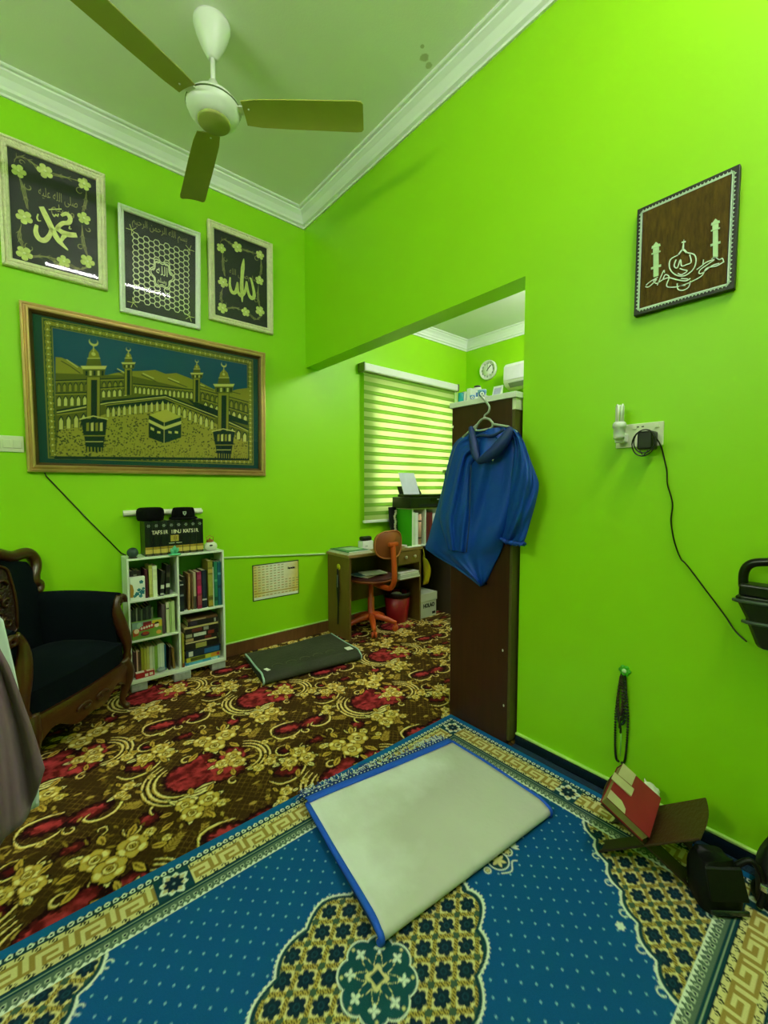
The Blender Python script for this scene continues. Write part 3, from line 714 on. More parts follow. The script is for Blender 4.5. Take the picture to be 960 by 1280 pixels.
# 1 + 3: floral calligraphy pictures
def floral_picture(name, label, rect, w, q, flowers, r, stems, curls, strokes, texts, tilt, leaf_dirs):
    u0, u1, v0, v1 = rect; to3 = wallA(tilt, v0)
    t = thing(name, label, 'picture', (u0 + (u1 - u0) / 2, YA, v0))
    fm = MB(); rect_frame(fm, to3, u0, u1, v0, v1, [(0, 0), (0, .022), (.004, .027), (w * .30, .029), (w * .38, .022), (w * .55, .021), (w * .62, .025), (w * .9, .020), (w, .015), (w, .004)])
    part('frame', fm, IVORY, t)
    part('backing', slab(MB(), to3, u0 + w * .8, u1 - w * .8, v0 + w * .8, v1 - w * .8, .002, .006), NIGHT, t)
    part('glass', MB().add([to3(a, b, .0145) for a, b in ((u0 + w - .002, v0 + w - .002), (u1 - w + .002, v0 + w - .002), (u1 - w + .002, v1 - w + .002), (u0 + w - .002, v1 - w + .002))], [(0, 1, 2, 3)]), GLASS, t)
    st = MB()
    for s_ in stems:
        P = [q(*p) for p in s_]
        for k in (-1, 0, 1): st.ribbon([(p[0] + .006 * k * math.sin(i * 1.3), p[1] + .006 * k * math.cos(i)) for i, p in enumerate(P)], [.0015, .0034, .0015], to3, .006, .0072)
        V = smooth_path([Vector(p) for p in P])
        for i in range(3, len(V) - 2, 3):
            d = (V[i + 1] - V[i - 1]).normalized(); n_ = Vector((-d.y, d.x))
            for sg in (1, -1): st.ribbon([V[i], V[i] + d * .018 + n_ * .012 * sg], [.004, .001], to3, .006, .0072, 0, False)
    for c in curls:
        cu, cv = q(*c[:2]); rr = c[2]; st.ribbon([(cu + rr * (1 - k * .05) * math.cos(c[3] + k * .55), cv + rr * (1 - k * .05) * math.sin(c[3] + k * .55)) for k in range(10)], [.002, .005, .002], to3, .006, .0074)
    part('vine', st, PEARLT, t, label='thin dull gold vine')
    for i, f in enumerate(flowers):
        fb = MB(); fu, fv = q(*f); flower(fb, to3, fu, fv, r * (1 + .12 * (i % 2)), .0075, i * .7, 5, 0, 1); part('flower', fb, [PEARL, mat('flower_centre', '#e6e9b0', .3)], t)
    cal = MB()
    for pts, ws in strokes: cal.ribbon([q(*p) for p in pts], ws, to3, .0065, .0105)
    part('calligraphy', cal, PEARL, t, label='large pale gold Arabic calligraphy')
    tx = MB()
    for body, sz, u, v, fit in texts: add_text(tx, arabic(body), sz, u, v, to3, .007, fit=fit)
    part('small_writing', tx, PEARLT, t, label='small dull gold Arabic writing above the large word')
TILT = math.radians(4.8)
q1 = pxuv((0, 165), 6.243, YA - .035)
r1 = (-.035, .416, 2.318, 2.925)
floral_picture('framed_calligraphy', 'large cream framed floral Arabic calligraphy, first of three above the gold framed picture', r1, .042, q1,
    [(145, 315), (350, 320), (655, 420), (190, 660), (655, 675), (190, 935), (500, 1000), (685, 1000)], .030,
    [[(110, 240), (150, 205), (230, 240), (300, 300)], [(400, 340), (500, 365), (610, 395)], [(150, 360), (190, 480), (215, 600)], [(165, 720), (150, 800), (185, 900)], [(670, 470), (665, 560), (645, 630)], [(640, 730), (650, 850), (685, 960)], [(240, 960), (340, 960), (460, 985)], [(540, 1020), (620, 1060), (690, 1040)], [(400, 970), (440, 1010), (470, 1040)]],
    [(220, 435, .016, 2.5), (620, 470, .018, 1), (230, 890, .020, 2), (630, 890, .014, 1), (170, 250, .012, 0), (690, 760, .012, 3)],
    [([(322, 585), (350, 640), (395, 730), (440, 815), (480, 865), (532, 915)], [.022, .026, .026, .024, .006]),
     ([(287, 722), (280, 775), (305, 825), (350, 838), (388, 800), (402, 745)], [.014, .022, .024, .020, .014]),
     ([(478, 655), (520, 640), (548, 675), (535, 708), (490, 712), (452, 740), (440, 765)], [.012, .020, .020, .018, .016]),
     ([(440, 735), (480, 775), (535, 797), (600, 803)], [.014, .024, .026, .022]), ([(478, 845), (505, 805), (552, 795)], [.012, .020, .012]),
     ([(298, 640), (290, 665), (300, 690), (320, 690)], [.005, .008, .003]), ([(545, 735), (540, 752), (558, 755)], [.006, .003]), ([(412, 642), (424, 660), (436, 645), (450, 660), (455, 640)], .005), ([(380, 607), (480, 605)], .004)],
    [('صلى الله عليه', .062, .205, 2.727, .165), ('وسلم', .052, .222, 2.672, .10)], TILT, None)
q3 = pxuv((140, 250), 4.571, YA - .03)
floral_picture('framed_calligraphy', 'cream framed floral Arabic calligraphy of one word, nearest the room corner', (.981, 1.432, 2.300, 2.932), .040, q3,
    [(628, 270), (720, 265), (850, 310), (640, 465), (848, 455), (638, 612), (770, 635), (852, 630)], .030,
    [[(622, 240), (640, 218), (670, 235), (695, 255)], [(740, 275), (790, 290), (835, 305)], [(635, 290), (640, 370), (650, 430)], [(640, 490), (628, 540), (635, 590)], [(855, 330), (858, 390), (850, 435)], [(842, 480), (840, 550), (852, 610)], [(660, 615), (710, 610), (755, 630)], [(790, 645), (830, 678), (862, 655)]],
    [(655, 335, .014, 2), (832, 330, .018, 1), (650, 585, .018, 2), (830, 570, .014, 1)],
    [([(757, 332), (750, 400), (746, 480), (750, 578)], [.004, .026, .022, .026, .006]),
     ([(680, 437), (678, 480), (690, 520), (712, 520), (722, 465)], [.008, .016, .022, .022, .010]), ([(722, 465), (726, 520), (745, 542), (766, 515), (774, 460)], [.010, .018, .022, .018, .010]),
     ([(774, 462), (785, 528), (803, 556), (818, 540), (808, 480), (796, 440)], [.010, .018, .026, .022, .016, .010])],
    [('صلى الله', .055, 1.187, 2.655, .13), ('وسلم', .045, 1.30, 2.655, .09)], math.radians(1.0), None)

# 2: honeycomb picture
def honey():
    u0, u1, v0, v1 = .474, .922, 2.218, 2.803; w = .028; to3 = wallA(TILT, v0)
    t = thing('framed_calligraphy', 'thin white framed picture of gold honeycomb cells, middle of the three upper pictures', 'picture', ((u0 + u1) / 2, YA, v0))
    fm = MB(); rect_frame(fm, to3, u0, u1, v0, v1, [(0, 0), (0, .020), (.003, .023), (.012, .024), (.016, .020), (w - .004, .019), (w, .015), (w, .004)]); part('frame', fm, SILVERW, t)
    part('backing', slab(MB(), to3, u0 + .02, u1 - .02, v0 + .02, v1 - .02, .002, .006), NIGHT, t)
    part('glass', MB().add([to3(a, b, .0145) for a, b in ((u0 + w - .002, v0 + w - .002), (u1 - w + .002, v0 + w - .002), (u1 - w + .002, v1 - w + .002), (u0 + w - .002, v1 - w + .002))], [(0, 1, 2, 3)]), GLASS, t)
    foil = mat('silver_foil', '#b7bf92', .35, .3, nscale=60, namt=.3)
    hx = MB(); R = .0185; cu, cv = (u0 + u1) / 2 + .002, (v0 + v1) / 2 - .024; nu, nv = 5, 9
    for i in range(-6, 7):
        for j in range(-8, 9):
            x, y = cu + i * R * 1.5, cv + (j + .5 * (i % 2)) * R * math.sqrt(3)
            if abs(x - cu) > .150 or abs(y - cv) > .192 or abs((x - cu)) / .082 + abs(y - cv) / .115 < .95: continue
            for k in range(6):
                a, b = k * PI / 3, (k + 1) * PI / 3
                hx.ribbon([(x + R * .96 * math.cos(a), y + R * .96 * math.sin(a)), (x + R * .96 * math.cos(b), y + R * .96 * math.sin(b))], .0042, to3, .006, .008, 0, False)
    part('honeycomb', hx, foil, t)
    ct = MB()
    for s_ in (1.0, .86): ct.ribbon([(cu + s_ * .062 * (1 + .16 * math.cos(6 * a)) * math.cos(a), cv + .005 + s_ * .078 * (1 + .13 * math.cos(6 * a)) * math.sin(a)) for a in [k * 2 * PI / 48 for k in range(49)]], .0045, to3, .0065, .0085, 0, False)
    part('cartouche', ct, foil, t)
    w_ = MB(); add_text(w_, arabic('الله'), .075, cu, cv + .022, to3, .008, fit=.062); add_text(w_, arabic('وسلم'), .04, cu, cv - .032, to3, .008, fit=.05)
    part('calligraphy', w_, foil, t)
    tx = MB(); add_text(tx, arabic('بسم الله الرحمن الرحيم'), .055, cu - .005, v1 - .062, to3, .007, fit=.30); part('small_writing', tx, PEARLT, t, label='row of small dull gold Arabic writing along the top')
    for a, b in ((-1, 1), (1, 1), (-1, -1), (1, -1)):
        fb = MB()
        for k in range(5): fb.ribbon([(cu + a * .158, cv + b * .200), (cu + a * (.158 + .030 * math.cos(k * 1.2)), cv + b * (.200 + .030 * math.sin(k * 1.2)))], [.002, .013, .002], to3, .0065, .0085)
        part('corner_leaf', fb, PEARL, t)
honey()

# big gold framed tapestry
def tapestry():
    u0, u1, v0, v1 = .022, 1.356, 1.276, 2.150; to3 = wallA(.030, v0)
    t = thing('framed_tapestry', 'wide gold framed teal and gold tapestry of a mosque courtyard', 'picture', ((u0 + u1) / 2, YA, v0))
    fm = MB(); rect_frame(fm, to3, u0, u1, v0, v1, [(0, 0), (0, .020), (.003, .026), (.012, .028), (.016, .023), (.020, .023), (.026, .034), (.034, .036), (.038, .030)]); part('frame', fm, GOLD, t)
    f2 = MB(); rect_frame(f2, to3, u0 + .037, u1 - .037, v0 + .037, v1 - .037, [(0, .031), (.004, .026), (.009, .022), (.013, .014), (.016, .006)]); part('inner_frame', f2, GOLDD, t, label='dark bronze inner edge of the frame')
    a0, a1, b0, b1 = u0 + .048, u1 - .048, v0 + .048, v1 - .048
    xs = axis((a0, a1, .0026)); zs = axis((b0, b1, .0026)); C = Canvas(xs, zs, '#0f3f3c')
    G, GD, SKY, DK, PL = '#85802a', '#565a1e', '#0b4668', '#0c2622', '#c2bb6a'
    X, Y = np.meshgrid(xs, zs)
    def P(*pts): return [(lambda p: (p.x, p.z))(ony(20 + x / 3, 370 + y / 3, YA - .02)) for x, y in pts]
    o0, o1, p0, p1 = .112, 1.268, 1.352, 2.088
    bw = .042
    def fnb(X, Y): return np.maximum(np.maximum(o0 - X, X - o1), np.maximum(p0 - Y, Y - p1))
    C.paint((a0, a1, b0, b1), fnb, G); C.paint((a0, a1, b0, b1), lambda X, Y: fnb(X, Y) + .004, '#2e4a2a')
    e = -fnb(X, Y); s = np.where(np.minimum(X - o0, o1 - X) < np.minimum(Y - p0, p1 - Y), Y, X)
    def put(m, col): C.A[:] = C.A + (np.array(lin(col)) - C.A) * np.clip(m, 0, 1)[..., None]
    k = np.mod(s, .032) - .016
    put((e > .006) & (e < bw - .006) & (np.abs(np.hypot(k * 1.1, e - bw / 2) - .010) < .0035), G)
    put((e > .006) & (e < bw - .006) & (np.abs(np.abs(k) - .016) < .0045) & (np.abs(e - bw / 2) < .010), G); put((np.hypot(k, e - bw / 2) < .005), PL)
    C.paint((a0, a1, b0, b1), lambda X, Y: fnb(X, Y) + bw - .003, G); C.paint((a0, a1, b0, b1), lambda X, Y: fnb(X, Y) + bw, SKY)
    i0, i1, j0, j1 = o0 + bw, o1 - bw, p0 + bw, p1 - bw
    # hills, arcades, court
    hills = P((148, 230), (170, 232), (200, 245), (240, 268), (330, 300), (370, 290), (420, 283), (470, 282), (520, 278), (560, 293), (600, 290), (640, 305), (690, 325), (740, 350), (800, 358), (830, 350), (872, 345), (872, 420), (148, 330))
    C.poly(hills, G)
    for a in range(7):
        C.line(P((170 + a * 100, 245 + a * 17), (200 + a * 100, 262 + a * 16), (240 + a * 100, 290 + a * 13)), .004, DK); C.line(P((190 + a * 95, 240 + a * 17), (230 + a * 95, 268 + a * 14)), .005, PL)
    C.poly(P((148, 290), (430, 300), (870, 400), (870, 610), (148, 610)), GD)
    rs = np.random.RandomState(4)
    court = P((160, 495), (250, 470), (345, 440), (560, 390), (700, 450), (820, 520), (870, 545), (872, 612), (148, 612)); C.poly(court, '#938c34')
    for _ in range(1300):
        x, y = rs.rand() * 720 + 150, rs.rand() * 175 + 430
        lim = np.interp(x, [160, 250, 345, 560, 700, 820, 870], [500, 475, 448, 398, 458, 530, 552])
        if y < lim: continue
        p = P((x, y))[0]; C.disc(p[0], p[1], .0022 + .0025 * rs.rand(), DK, .85)
    def arcade(a, b, n, h, col=PL):
        """row of arches between two photo points (tops), pixel height h"""
        (x0, y0), (x1, y1) = a, b; C.line(P(a, b), .006, DK); C.line(P((x0, y0 + 5), (x1, y1 + 5)), .006, G)
        for i in range(n):
            f = (i + .5) / n; x = x0 + (x1 - x0) * f; y = y0 + (y1 - y0) * f; wv = abs(x1 - x0) / n * .36
            C.poly(P((x - wv, y + h), (x - wv, y + h * .45), (x - wv * .5, y + h * .25), (x, y + h * .18), (x + wv * .5, y + h * .25), (x + wv, y + h * .45), (x + wv, y + h)), DK)
            wv *= .72; C.poly(P((x - wv, y + h), (x - wv, y + h * .5), (x, y + h * .28), (x + wv, y + h * .5), (x + wv, y + h)), col)
    arcade((150, 318), (425, 308), 13, 42, G); arcade((150, 365), (270, 362), 5, 48); arcade((318, 345), (420, 338), 5, 36); arcade((440, 330), (665, 352), 14, 34); arcade((690, 350), (870, 398), 10, 40, G); arcade((700, 385), (870, 440), 8, 38)
    C.poly(P((320, 392), (560, 370), (640, 400), (600, 402), (345, 420)), DK); C.poly(P((640, 385), (870, 470), (870, 485), (700, 440)), DK)
    arcade((155, 440), (268, 425), 4, 62); arcade((335, 405), (560, 378), 11, 50); arcade((560, 380), (745, 455), 9, 48); arcade((800, 480), (870, 505), 3, 45)
    for a, b in (((155, 430), (345, 395)), ((345, 395), (560, 372)), ((560, 372), (750, 445)), ((750, 445), (870, 500))): C.line(P(a, b), .009, DK); C.line(P((a[0], a[1] + 6), (b[0], b[1] + 6)), .005, PL)
    # cube shaped house
    C.poly(P((498, 447), (562, 425), (620, 455), (556, 476)), '#b3aa48'); C.poly(P((498, 447), (556, 476), (556, 552), (498, 530)), DK); C.poly(P((556, 476), (620, 455), (620, 530), (556, 552)), '#0f2f2b')
    C.poly(P((498, 462), (556, 490), (556, 502), (498, 474)), PL); C.poly(P((556, 490), (620, 468), (620, 480), (556, 502)), PL); C.poly(P((505, 490), (518, 496), (518, 506), (505, 500)), PL)
    for x in (530, 572, 596): C.poly(P((x, 506), (x + 12, 508), (x + 12, 516), (x, 514)), PL)
    C.line(P((498, 447), (556, 476), (620, 455)), .004, DK); C.line(P((556, 476), (556, 552)), .003, PL)
    # minarets
    def minaret(x, top, bot, s, base=True):
        sh = bot - top
        C.poly(P((x - 25 * s, top + 100 * s), (x + 25 * s, top + 100 * s), (x + 25 * s, bot), (x - 25 * s, bot)), G); C.poly(P((x - 9 * s, top + 110 * s), (x + 14 * s, top + 110 * s), (x + 14 * s, bot), (x - 9 * s, bot)), DK)
        C.line(P((x - 25 * s, top + 100 * s), (x - 25 * s, bot)), .003, DK); C.line(P((x + 25 * s, top + 100 * s), (x + 25 * s, bot)), .003, DK)
        C.poly(P((x - 42 * s, top + 62 * s), (x + 46 * s, top + 62 * s), (x + 40 * s, top + 100 * s), (x - 36 * s, top + 100 * s)), GD); C.poly(P((x - 48 * s, top + 58 * s), (x + 50 * s, top + 58 * s), (x + 44 * s, top + 70 * s), (x - 40 * s, top + 70 * s)), PL)
        for k in range(5): C.poly(P((x + (-30 + 15 * k) * s, top + 76 * s), (x + (-22 + 15 * k) * s, top + 76 * s), (x + (-22 + 15 * k) * s, top + 94 * s), (x + (-30 + 15 * k) * s, top + 94 * s)), PL if k % 2 else DK)
        C.poly(P((x - 22 * s, top + 30 * s), (x + 24 * s, top + 30 * s), (x + 30 * s, top + 58 * s), (x - 28 * s, top + 58 * s)), GD); C.poly(P((x - 16 * s, top + 8 * s), (x, top - 10 * s), (x + 18 * s, top + 8 * s), (x + 24 * s, top + 30 * s), (x - 20 * s, top + 30 * s)), G)
        c = P((x, top + 14 * s))[0]; C.disc(c[0], c[1], .010 * s, PL); C.line(P((x - 22 * s, top + 30 * s), (x + 24 * s, top + 30 * s)), .004, PL)
        c = P((x, top - 30 * s))[0]; C.paint((c[0] - .03, c[0] + .03, c[1] - .03, c[1] + .03), lambda X, Y: np.maximum(np.hypot(X - c[0], Y - c[1]) - .022 * s, .018 * s - np.hypot(X - c[0], Y - c[1] - .008 * s)), PL)
        C.line(P((x, top - 16 * s), (x, top + 4 * s)), .004, PL)
        if base:
            C.poly(P((x - 48 * s, bot - 2), (x + 52 * s, bot - 2), (x + 46 * s, bot + 60 * s), (x - 36 * s, bot + 60 * s)), DK); C.poly(P((x - 34 * s, bot + 62 * s), (x + 44 * s, bot + 62 * s), (x + 36 * s, bot + 122 * s), (x - 26 * s, bot + 122 * s)), DK)
            C.line(P((x - 50 * s, bot), (x, bot - 12 * s), (x + 54 * s, bot)), .006, PL)
            for k in range(4): C.poly(P((x + (-26 + 17 * k) * s, bot + 14 * s), (x + (-16 + 17 * k) * s, bot + 12 * s), (x + (-16 + 17 * k) * s, bot + 44 * s), (x + (-26 + 17 * k) * s, bot + 44 * s)), PL if k % 2 else G)
            C.line(P((x - 34 * s, bot + 62 * s), (x + 42 * s, bot + 62 * s)), .005, G); C.line(P((x - 28 * s, bot + 84 * s), (x + 36 * s, bot + 84 * s)), .004, PL)
    minaret(420, 218, 372, .55, False); minaret(676, 260, 398, .50, False); minaret(290, 205, 462, 1.0); minaret(777, 283, 508, .82)
    C.line(P((150, 606), (872, 612)), .016, DK)
    put((Y > j0) & (Y < j0 + .03) & (X > i0) & (X < i1) & (np.mod(X, .016) < .006), G)
    sheet('tapestry_picture', xs, zs, C.A, lambda X, Z: (X, YA - .008 - .001 - (Z - v0) * math.tan(.030), Z), mat_attr('woven_tapestry', .75, bump=.2, bscale=500, spec=.2), t)
    part('glass', MB().add([to3(a, b, .0125) for a, b in ((a0, b0), (a1, b0), (a1, b1), (a0, b1))], [(0, 1, 2, 3)]), GLASS, t)
tapestry()

# brown mosque picture on the right wall
def mosque_picture():
    to3 = lambda u, v, h: (XB - h - .001, -u, v)           # u runs along -y, the way the eye reads it
    u0, u1, v0, v1 = -.606, -.324, 1.807, 2.173
    t = thing('mosque_picture', 'dark brown string art picture of two minarets and calligraphy above the socket', 'picture', (XB, (.606 + .324) / 2, v0))
    part('board', slab(MB(), to3, u0, u1, v0, v1, 0, .022), mat('black_board', '#0c0d08', .5), t, bevel=.002)
    m = .021; part('panel', slab(MB(), to3, u0 + m, u1 - m, v0 + m, v1 - m, .0222, .0235), mat('streaked_brown_panel', '#4e3c0e', .75, nscale=60, namt=.9, stretch=(1, 2.2, .45), bump=.3, bscale=120, spec=.15), t)
    silver = mat('silver_foil_line', '#cfe6d2', .35, .1, nscale=40, namt=.2)
    bd = MB(); a0, a1, b0, b1 = u0 + .015, u1 - .015, v0 + .017, v1 - .017
    for A, B in (((a0, b0), (a1, b0)), ((a1, b0), (a1, b1)), ((a1, b1), (a0, b1)), ((a0, b1), (a0, b0))):
        bd.ribbon([A, B], .006, to3, .0225, .0245, 0, False); n = 26; A, B = Vector(A), Vector(B); d = (B - A) / n; nn = Vector((d.y, -d.x)).normalized()
        for i in range(n):
            p = A + d * (i + .1); r = A + d * (i + .9); c = A + d * (i + .5) + nn * .0078
            bd.prism([to3(p.x, p.y, .0225), to3(r.x, r.y, .0225), to3(c.x, c.y, .0225)], Vector(to3(0, 0, .0020)) - Vector(to3(0, 0, 0)))
    part('scalloped_border', bd, silver, t)
    def Q(x, y): p = onx(790 + x / 6.4, 200 + y / 6.4, XB - .022); return (-p.y, p.z)
    cal = MB()
    for pts, w in (([(445, 745), (500, 760), (515, 810), (490, 880), (420, 930), (350, 920), (305, 870), (310, 800), (370, 765)], .0045), ([(355, 800), (340, 850), (365, 865), (390, 800), (400, 850), (440, 840), (475, 820), (465, 760)], .0045), ([(385, 870), (410, 880), (445, 890), (400, 920), (370, 910)], .004),
                   ([(110, 1015), (140, 1015), (200, 960), (175, 970), (200, 990), (250, 960), (300, 945), (360, 960), (430, 970), (470, 950)], .0042), ([(115, 1005), (150, 975), (210, 940)], .0035), ([(205, 1005), (255, 890), (262, 905)], .0035), ([(250, 960), (270, 920), (300, 940), (280, 1010), (340, 1020), (420, 1000), (480, 975), (560, 930), (600, 870), (680, 850), (740, 815)], .0042), ([(365, 990), (370, 1035), (410, 1045), (455, 1020), (470, 970)], .0042),
                   ([(520, 880), (560, 850), (600, 820), (660, 800), (620, 830), (550, 880), (540, 910), (570, 905), (640, 850), (700, 830)], .004), ([(575, 800), (570, 835)], .0035), ([(640, 795), (665, 780), (700, 800), (725, 790), (735, 815)], .0035), ([(395, 950), (450, 955)], .004), ([(380, 1010), (430, 1005)], .004)):
        cal.ribbon([Q(*p) for p in pts], w * .72, to3, .0235, .0255)
    cal.ribbon([Q(*p) for p in ((375, 760), (410, 720), (440, 745))], .005, to3, .0235, .0255); cal.ribbon([Q(410, 720), Q(418, 640)], [.006, .001], to3, .0235, .0255, 0, False); cal.ribbon([Q(400, 662), Q(432, 656)], .004, to3, .0235, .0255, 0, False)
    part('calligraphy', cal, silver, t)
    pale = mat('pale_green_cloth', '#b9d8a8', .6, nscale=40, namt=.25)
    for x, yt, yb, dy in ((195, 660, 935, -10), (670, 475, 785, -18)):
        mm = MB()
        for y0, y1, w0, w1 in ((0, 22, 2, 22), (22, 42, 32, 36), (44, 78, 24, 24), (78, 90, 36, 36), (92, 190, 20, 21), (190, 208, 40, 40), (208, yb - yt, 20, 20)):
            sl = lambda dx: -dx * .33
            P4 = [Q(x - w0, yt + y0 + sl(-w0)), Q(x + w0, yt + y0 + sl(w0)), Q(x + w1, yt + y1 + sl(w1)), Q(x - w1, yt + y1 + sl(-w1))]
            mm.prism([to3(a, b, .0235) for a, b in P4], Vector(to3(0, 0, .002)) - Vector(to3(0, 0, 0)))
        part('minaret', mm, pale, t)
mosque_picture()

# ------------------------------------------------------------------ wall fittings
def plate(name, label, cat, to3, u0, u1, v0, v1, th=.009):
    t = thing(name, label, cat, to3((u0 + u1) / 2, v0, 0)); part('faceplate', slab(MB(), to3, u0, u1, v0, v1, 0, th), CREAMP, t, bevel=.003); return t
tA = lambda u, v, h: (u, YA - h, v)
tB = lambda u, v, h: (XB - h, -u, v)
t = plate('light_switch', 'white light switch with three rockers beside the gold framed tapestry', 'switch', tA, -.130, .014, 1.378, 1.462)
for k in range(3):
    c = -.112 + .042 * k; part('rocker', slab(MB(), tA, c, c + .034, 1.398, 1.442, .009, .013), CREAMP, t, bevel=.002)
t = plate('wall_socket', 'double white wall socket below the brown mosque picture', 'socket', tB, -.658, -.503, 1.342, 1.427)
for c in (-.600, -.528):
    part('rocker', slab(MB(), tB, c, c + .014, 1.405, 1.420, .009, .014), CREAMP, t, bevel=.002)
for c in (-.572, -.588): part('pin_hole', slab(MB(), tB, c, c + .008, 1.412, 1.416, .0085, .0095), BLACK, t)
# night lamp plugged into the left outlet
t = thing('plug_in_lamp', 'white compact tube bulb in a plug holder on the left of the socket', 'lamp', (XB - .03, .629, 1.355))
part('plug_body', MB().box(XB - .050, XB - .0095, .613, .647, 1.360, 1.392), WHITE, t, bevel=.004)
part('bulb_holder', MB().lathe([(0, 1.372), (.017, 1.372), (.019, 1.38), (.019, 1.41), (.022, 1.412), (.022, 1.425), (.018, 1.432), (0, 1.432)], (XB - .055, .629, 0), n=20), WHITE, t)
bt = MB()
for a in range(3):
    c, s_ = math.cos(a * 2.09 + .4), math.sin(a * 2.09 + .4); x0, y0 = XB - .055 + .009 * c, .629 + .009 * s_
    bt.tube([(x0 - .005 * s_, y0 + .005 * c, 1.43), (x0 - .005 * s_, y0 + .005 * c, 1.487), (x0, y0, 1.493), (x0 + .005 * s_, y0 - .005 * c, 1.487), (x0 + .005 * s_, y0 - .005 * c, 1.43)], .0042, 8)
part('bulb', bt, mat('frosted_tube', '#eef2ea', .25), t)
# charger and its cable
t = thing('power_adapter', 'black power adapter plugged into the right of the socket, its cable hanging', 'charger', (XB - .03, .542, 1.33))
part('adapter_body', MB().box(XB - .062, XB - .0095, .518, .568, 1.328, 1.392), BLACK, t, bevel=.006)
ca_ = MB()
for k in range(2): ca_.tube([(XB - .066 - .004 * k, .543 + (.033 + .004 * k) * math.cos(a), 1.356 + (.040 + .005 * k) * math.sin(a) - .008 * abs(math.cos(a / 2)) * k) for a in [i * 2 * PI / 22 for i in range(23)]], .0022, 6)
ca_.tube([(XB - .066, .530, 1.325), (XB - .066, .545, 1.305), (XB - .066, .556, 1.325)], .0022, 6)
part('cable_coil', ca_, BLACK, t)
pts = [(.530, 1.388), (.512, 1.362), (.507, 1.334), (.494, 1.28), (.488, 1.25), (.485, 1.208), (.474, 1.17), (.467, 1.134), (.470, 1.084), (.462, 1.03), (.451, .989), (.436, .952), (.419, .935), (.368, .865), (.312, .79), (.279, .746), (.249, .724)]
P = smooth_path([Vector((XB - (.040 if i < 2 else .007 if i < 14 else .012 + .012 * (i - 14)), y, z)) for i, (y, z) in enumerate(pts)], 4)
part('cable', MB().tube(P, .0024, 6), BLACK, t)
# portable black case on the wall at the right edge
def portable():
    t = thing('portable_lantern', 'black ribbed plastic lantern with carry handle, mounted on the wall at the cable end', 'lantern', (XB - .06, .19, .72))
    ys = lambda u: .277 - u
    body = MB(); D0, D1 = .012, .085
    prof = [(.725, .060, .19), (.735, .052, .20), (.790, .032, .225), (.800, .026, .23), (.806, .028, .228), (.852, .006, .25), (.862, .001, .256), (.868, .001, .256), (.872, .006, .25)]
    rows = []
    for z, l, r_ in prof:
        a, b = .277 - l, .277 - r_; k = .012; rows.append([(XB - D0, a, z), (XB - D1 + k, a, z), (XB - D1, a - k, z), (XB - D1, b + k, z), (XB - D1 + k, b, z), (XB - D0, b, z)])
    n = 6; vs = [p for r_ in rows for p in r_]; fs = [(i * n + j, i * n + (j + 1) % n, (i + 1) * n + (j + 1) % n, (i + 1) * n + j) for i in range(len(rows) - 1) for j in range(n)] + [tuple(range(n))[::-1], tuple((len(rows) - 1) * n + j for j in range(n))]
    body.add(vs, fs); part('body', body, mat('dark_grey_plastic', '#10140f', .28, namt=.2), t, bevel=.003)
    part('top_deck', MB().box(XB - D1 + .004, XB - D0, .034, .268, .872, .908), BLACK, t, bevel=.006)
    hd = MB(); hx = XB - .048; hd.tube(smooth_path([Vector(p) for p in ((hx, .262, .895), (hx, .263, .935), (hx, .252, .962), (hx, .225, .975), (hx, .15, .982), (hx, .075, .975), (hx, .05, .962), (hx, .042, .935), (hx, .042, .895))], 4), .0125, 10); part('handle', hd, BLACK, t)
    for z, l, r_ in ((.858, .0, .256), (.797, .024, .232)):
        rb = MB().tube([(XB - D1 + .006, .279 - l, z), (XB - D1 - .003, .268 - l, z), (XB - D1 - .003, .287 - r_, z), (XB - D1 + .006, .275 - r_, z)], .0055, 8); part('rib', rb, mat('worn_grey_rib', '#3c463e', .3), t)
    part('wall_bracket', MB().box(XB - D0 - .001, XB, .12, .19, .80, .86), BLACK, t)
portable()
# hook and beads
t = thing('wall_hook', 'small green flower shaped hook holding the prayer beads', 'hook', (XB, .600, .505)); fl = MB()
for k in range(6): fl.sphere((XB - .006, .600 + .013 * math.cos(k * PI / 3), .506 + .013 * math.sin(k * PI / 3)), (.006, .009, .009), 10, 6)
part('petals', fl, mat('green_hook_plastic', '#3fae1c', .35), t); part('centre', MB().sphere((XB - .012, .600, .506), (.006, .0085, .0085), 10, 6), mat('pale_hook_centre', '#c8efb4', .3), t)
part('peg', MB().tube([(XB - .004, .600, .496), (XB - .016, .600, .490), (XB - .024, .600, .492), (XB - .026, .600, .500)], .003, 8), mat('green_hook_plastic'), t)
bead_m = [mat('black_bead', '#06080a', .25), mat('dark_teal_bead', '#0b2326', .25), mat('brown_bead', '#2a130c', .3)]
def beads(label, n, length, wdt, dx, r, mi, tassel):
    t = thing('prayer_beads', label, 'prayer beads', (XB - .02 - dx, .600, .495 - length), 'prayer beads on the green hook'); mb = MB()
    for i in range(n):
        a = 2 * PI * i / n; s_ = math.sin(a / 2); z = .492 - length * (.5 - .5 * math.cos(a)); y = .602 + wdt * math.sin(a) * (.35 + .65 * (.5 - .5 * math.cos(a)))
        mb.sphere((XB - .018 - dx, y, z), r, 8, 5)
    part('bead_string', mb, bead_m[mi], t)
    ts = MB()
    for k in range(5): ts.tube([(XB - .018 - dx, .602, .492 - length), (XB - .018 - dx + .003 * (k - 2), .602 + .003 * (k % 3 - 1), .492 - length - tassel)], .0012, 4)
    part('tassel', ts, bead_m[mi], t)
    return t
beads('shiny black prayer bead loop in the short front bunch', 40, .17, .016, .010, .0056, 0, .03)
beads('dark teal prayer bead loop in the short bunch, nearer the socket side', 36, .19, .022, .002, .0050, 1, .035)
beads('dark brown prayer bead loop in the short bunch, hidden partly', 38, .15, .010, .016, .0048, 2, .05)
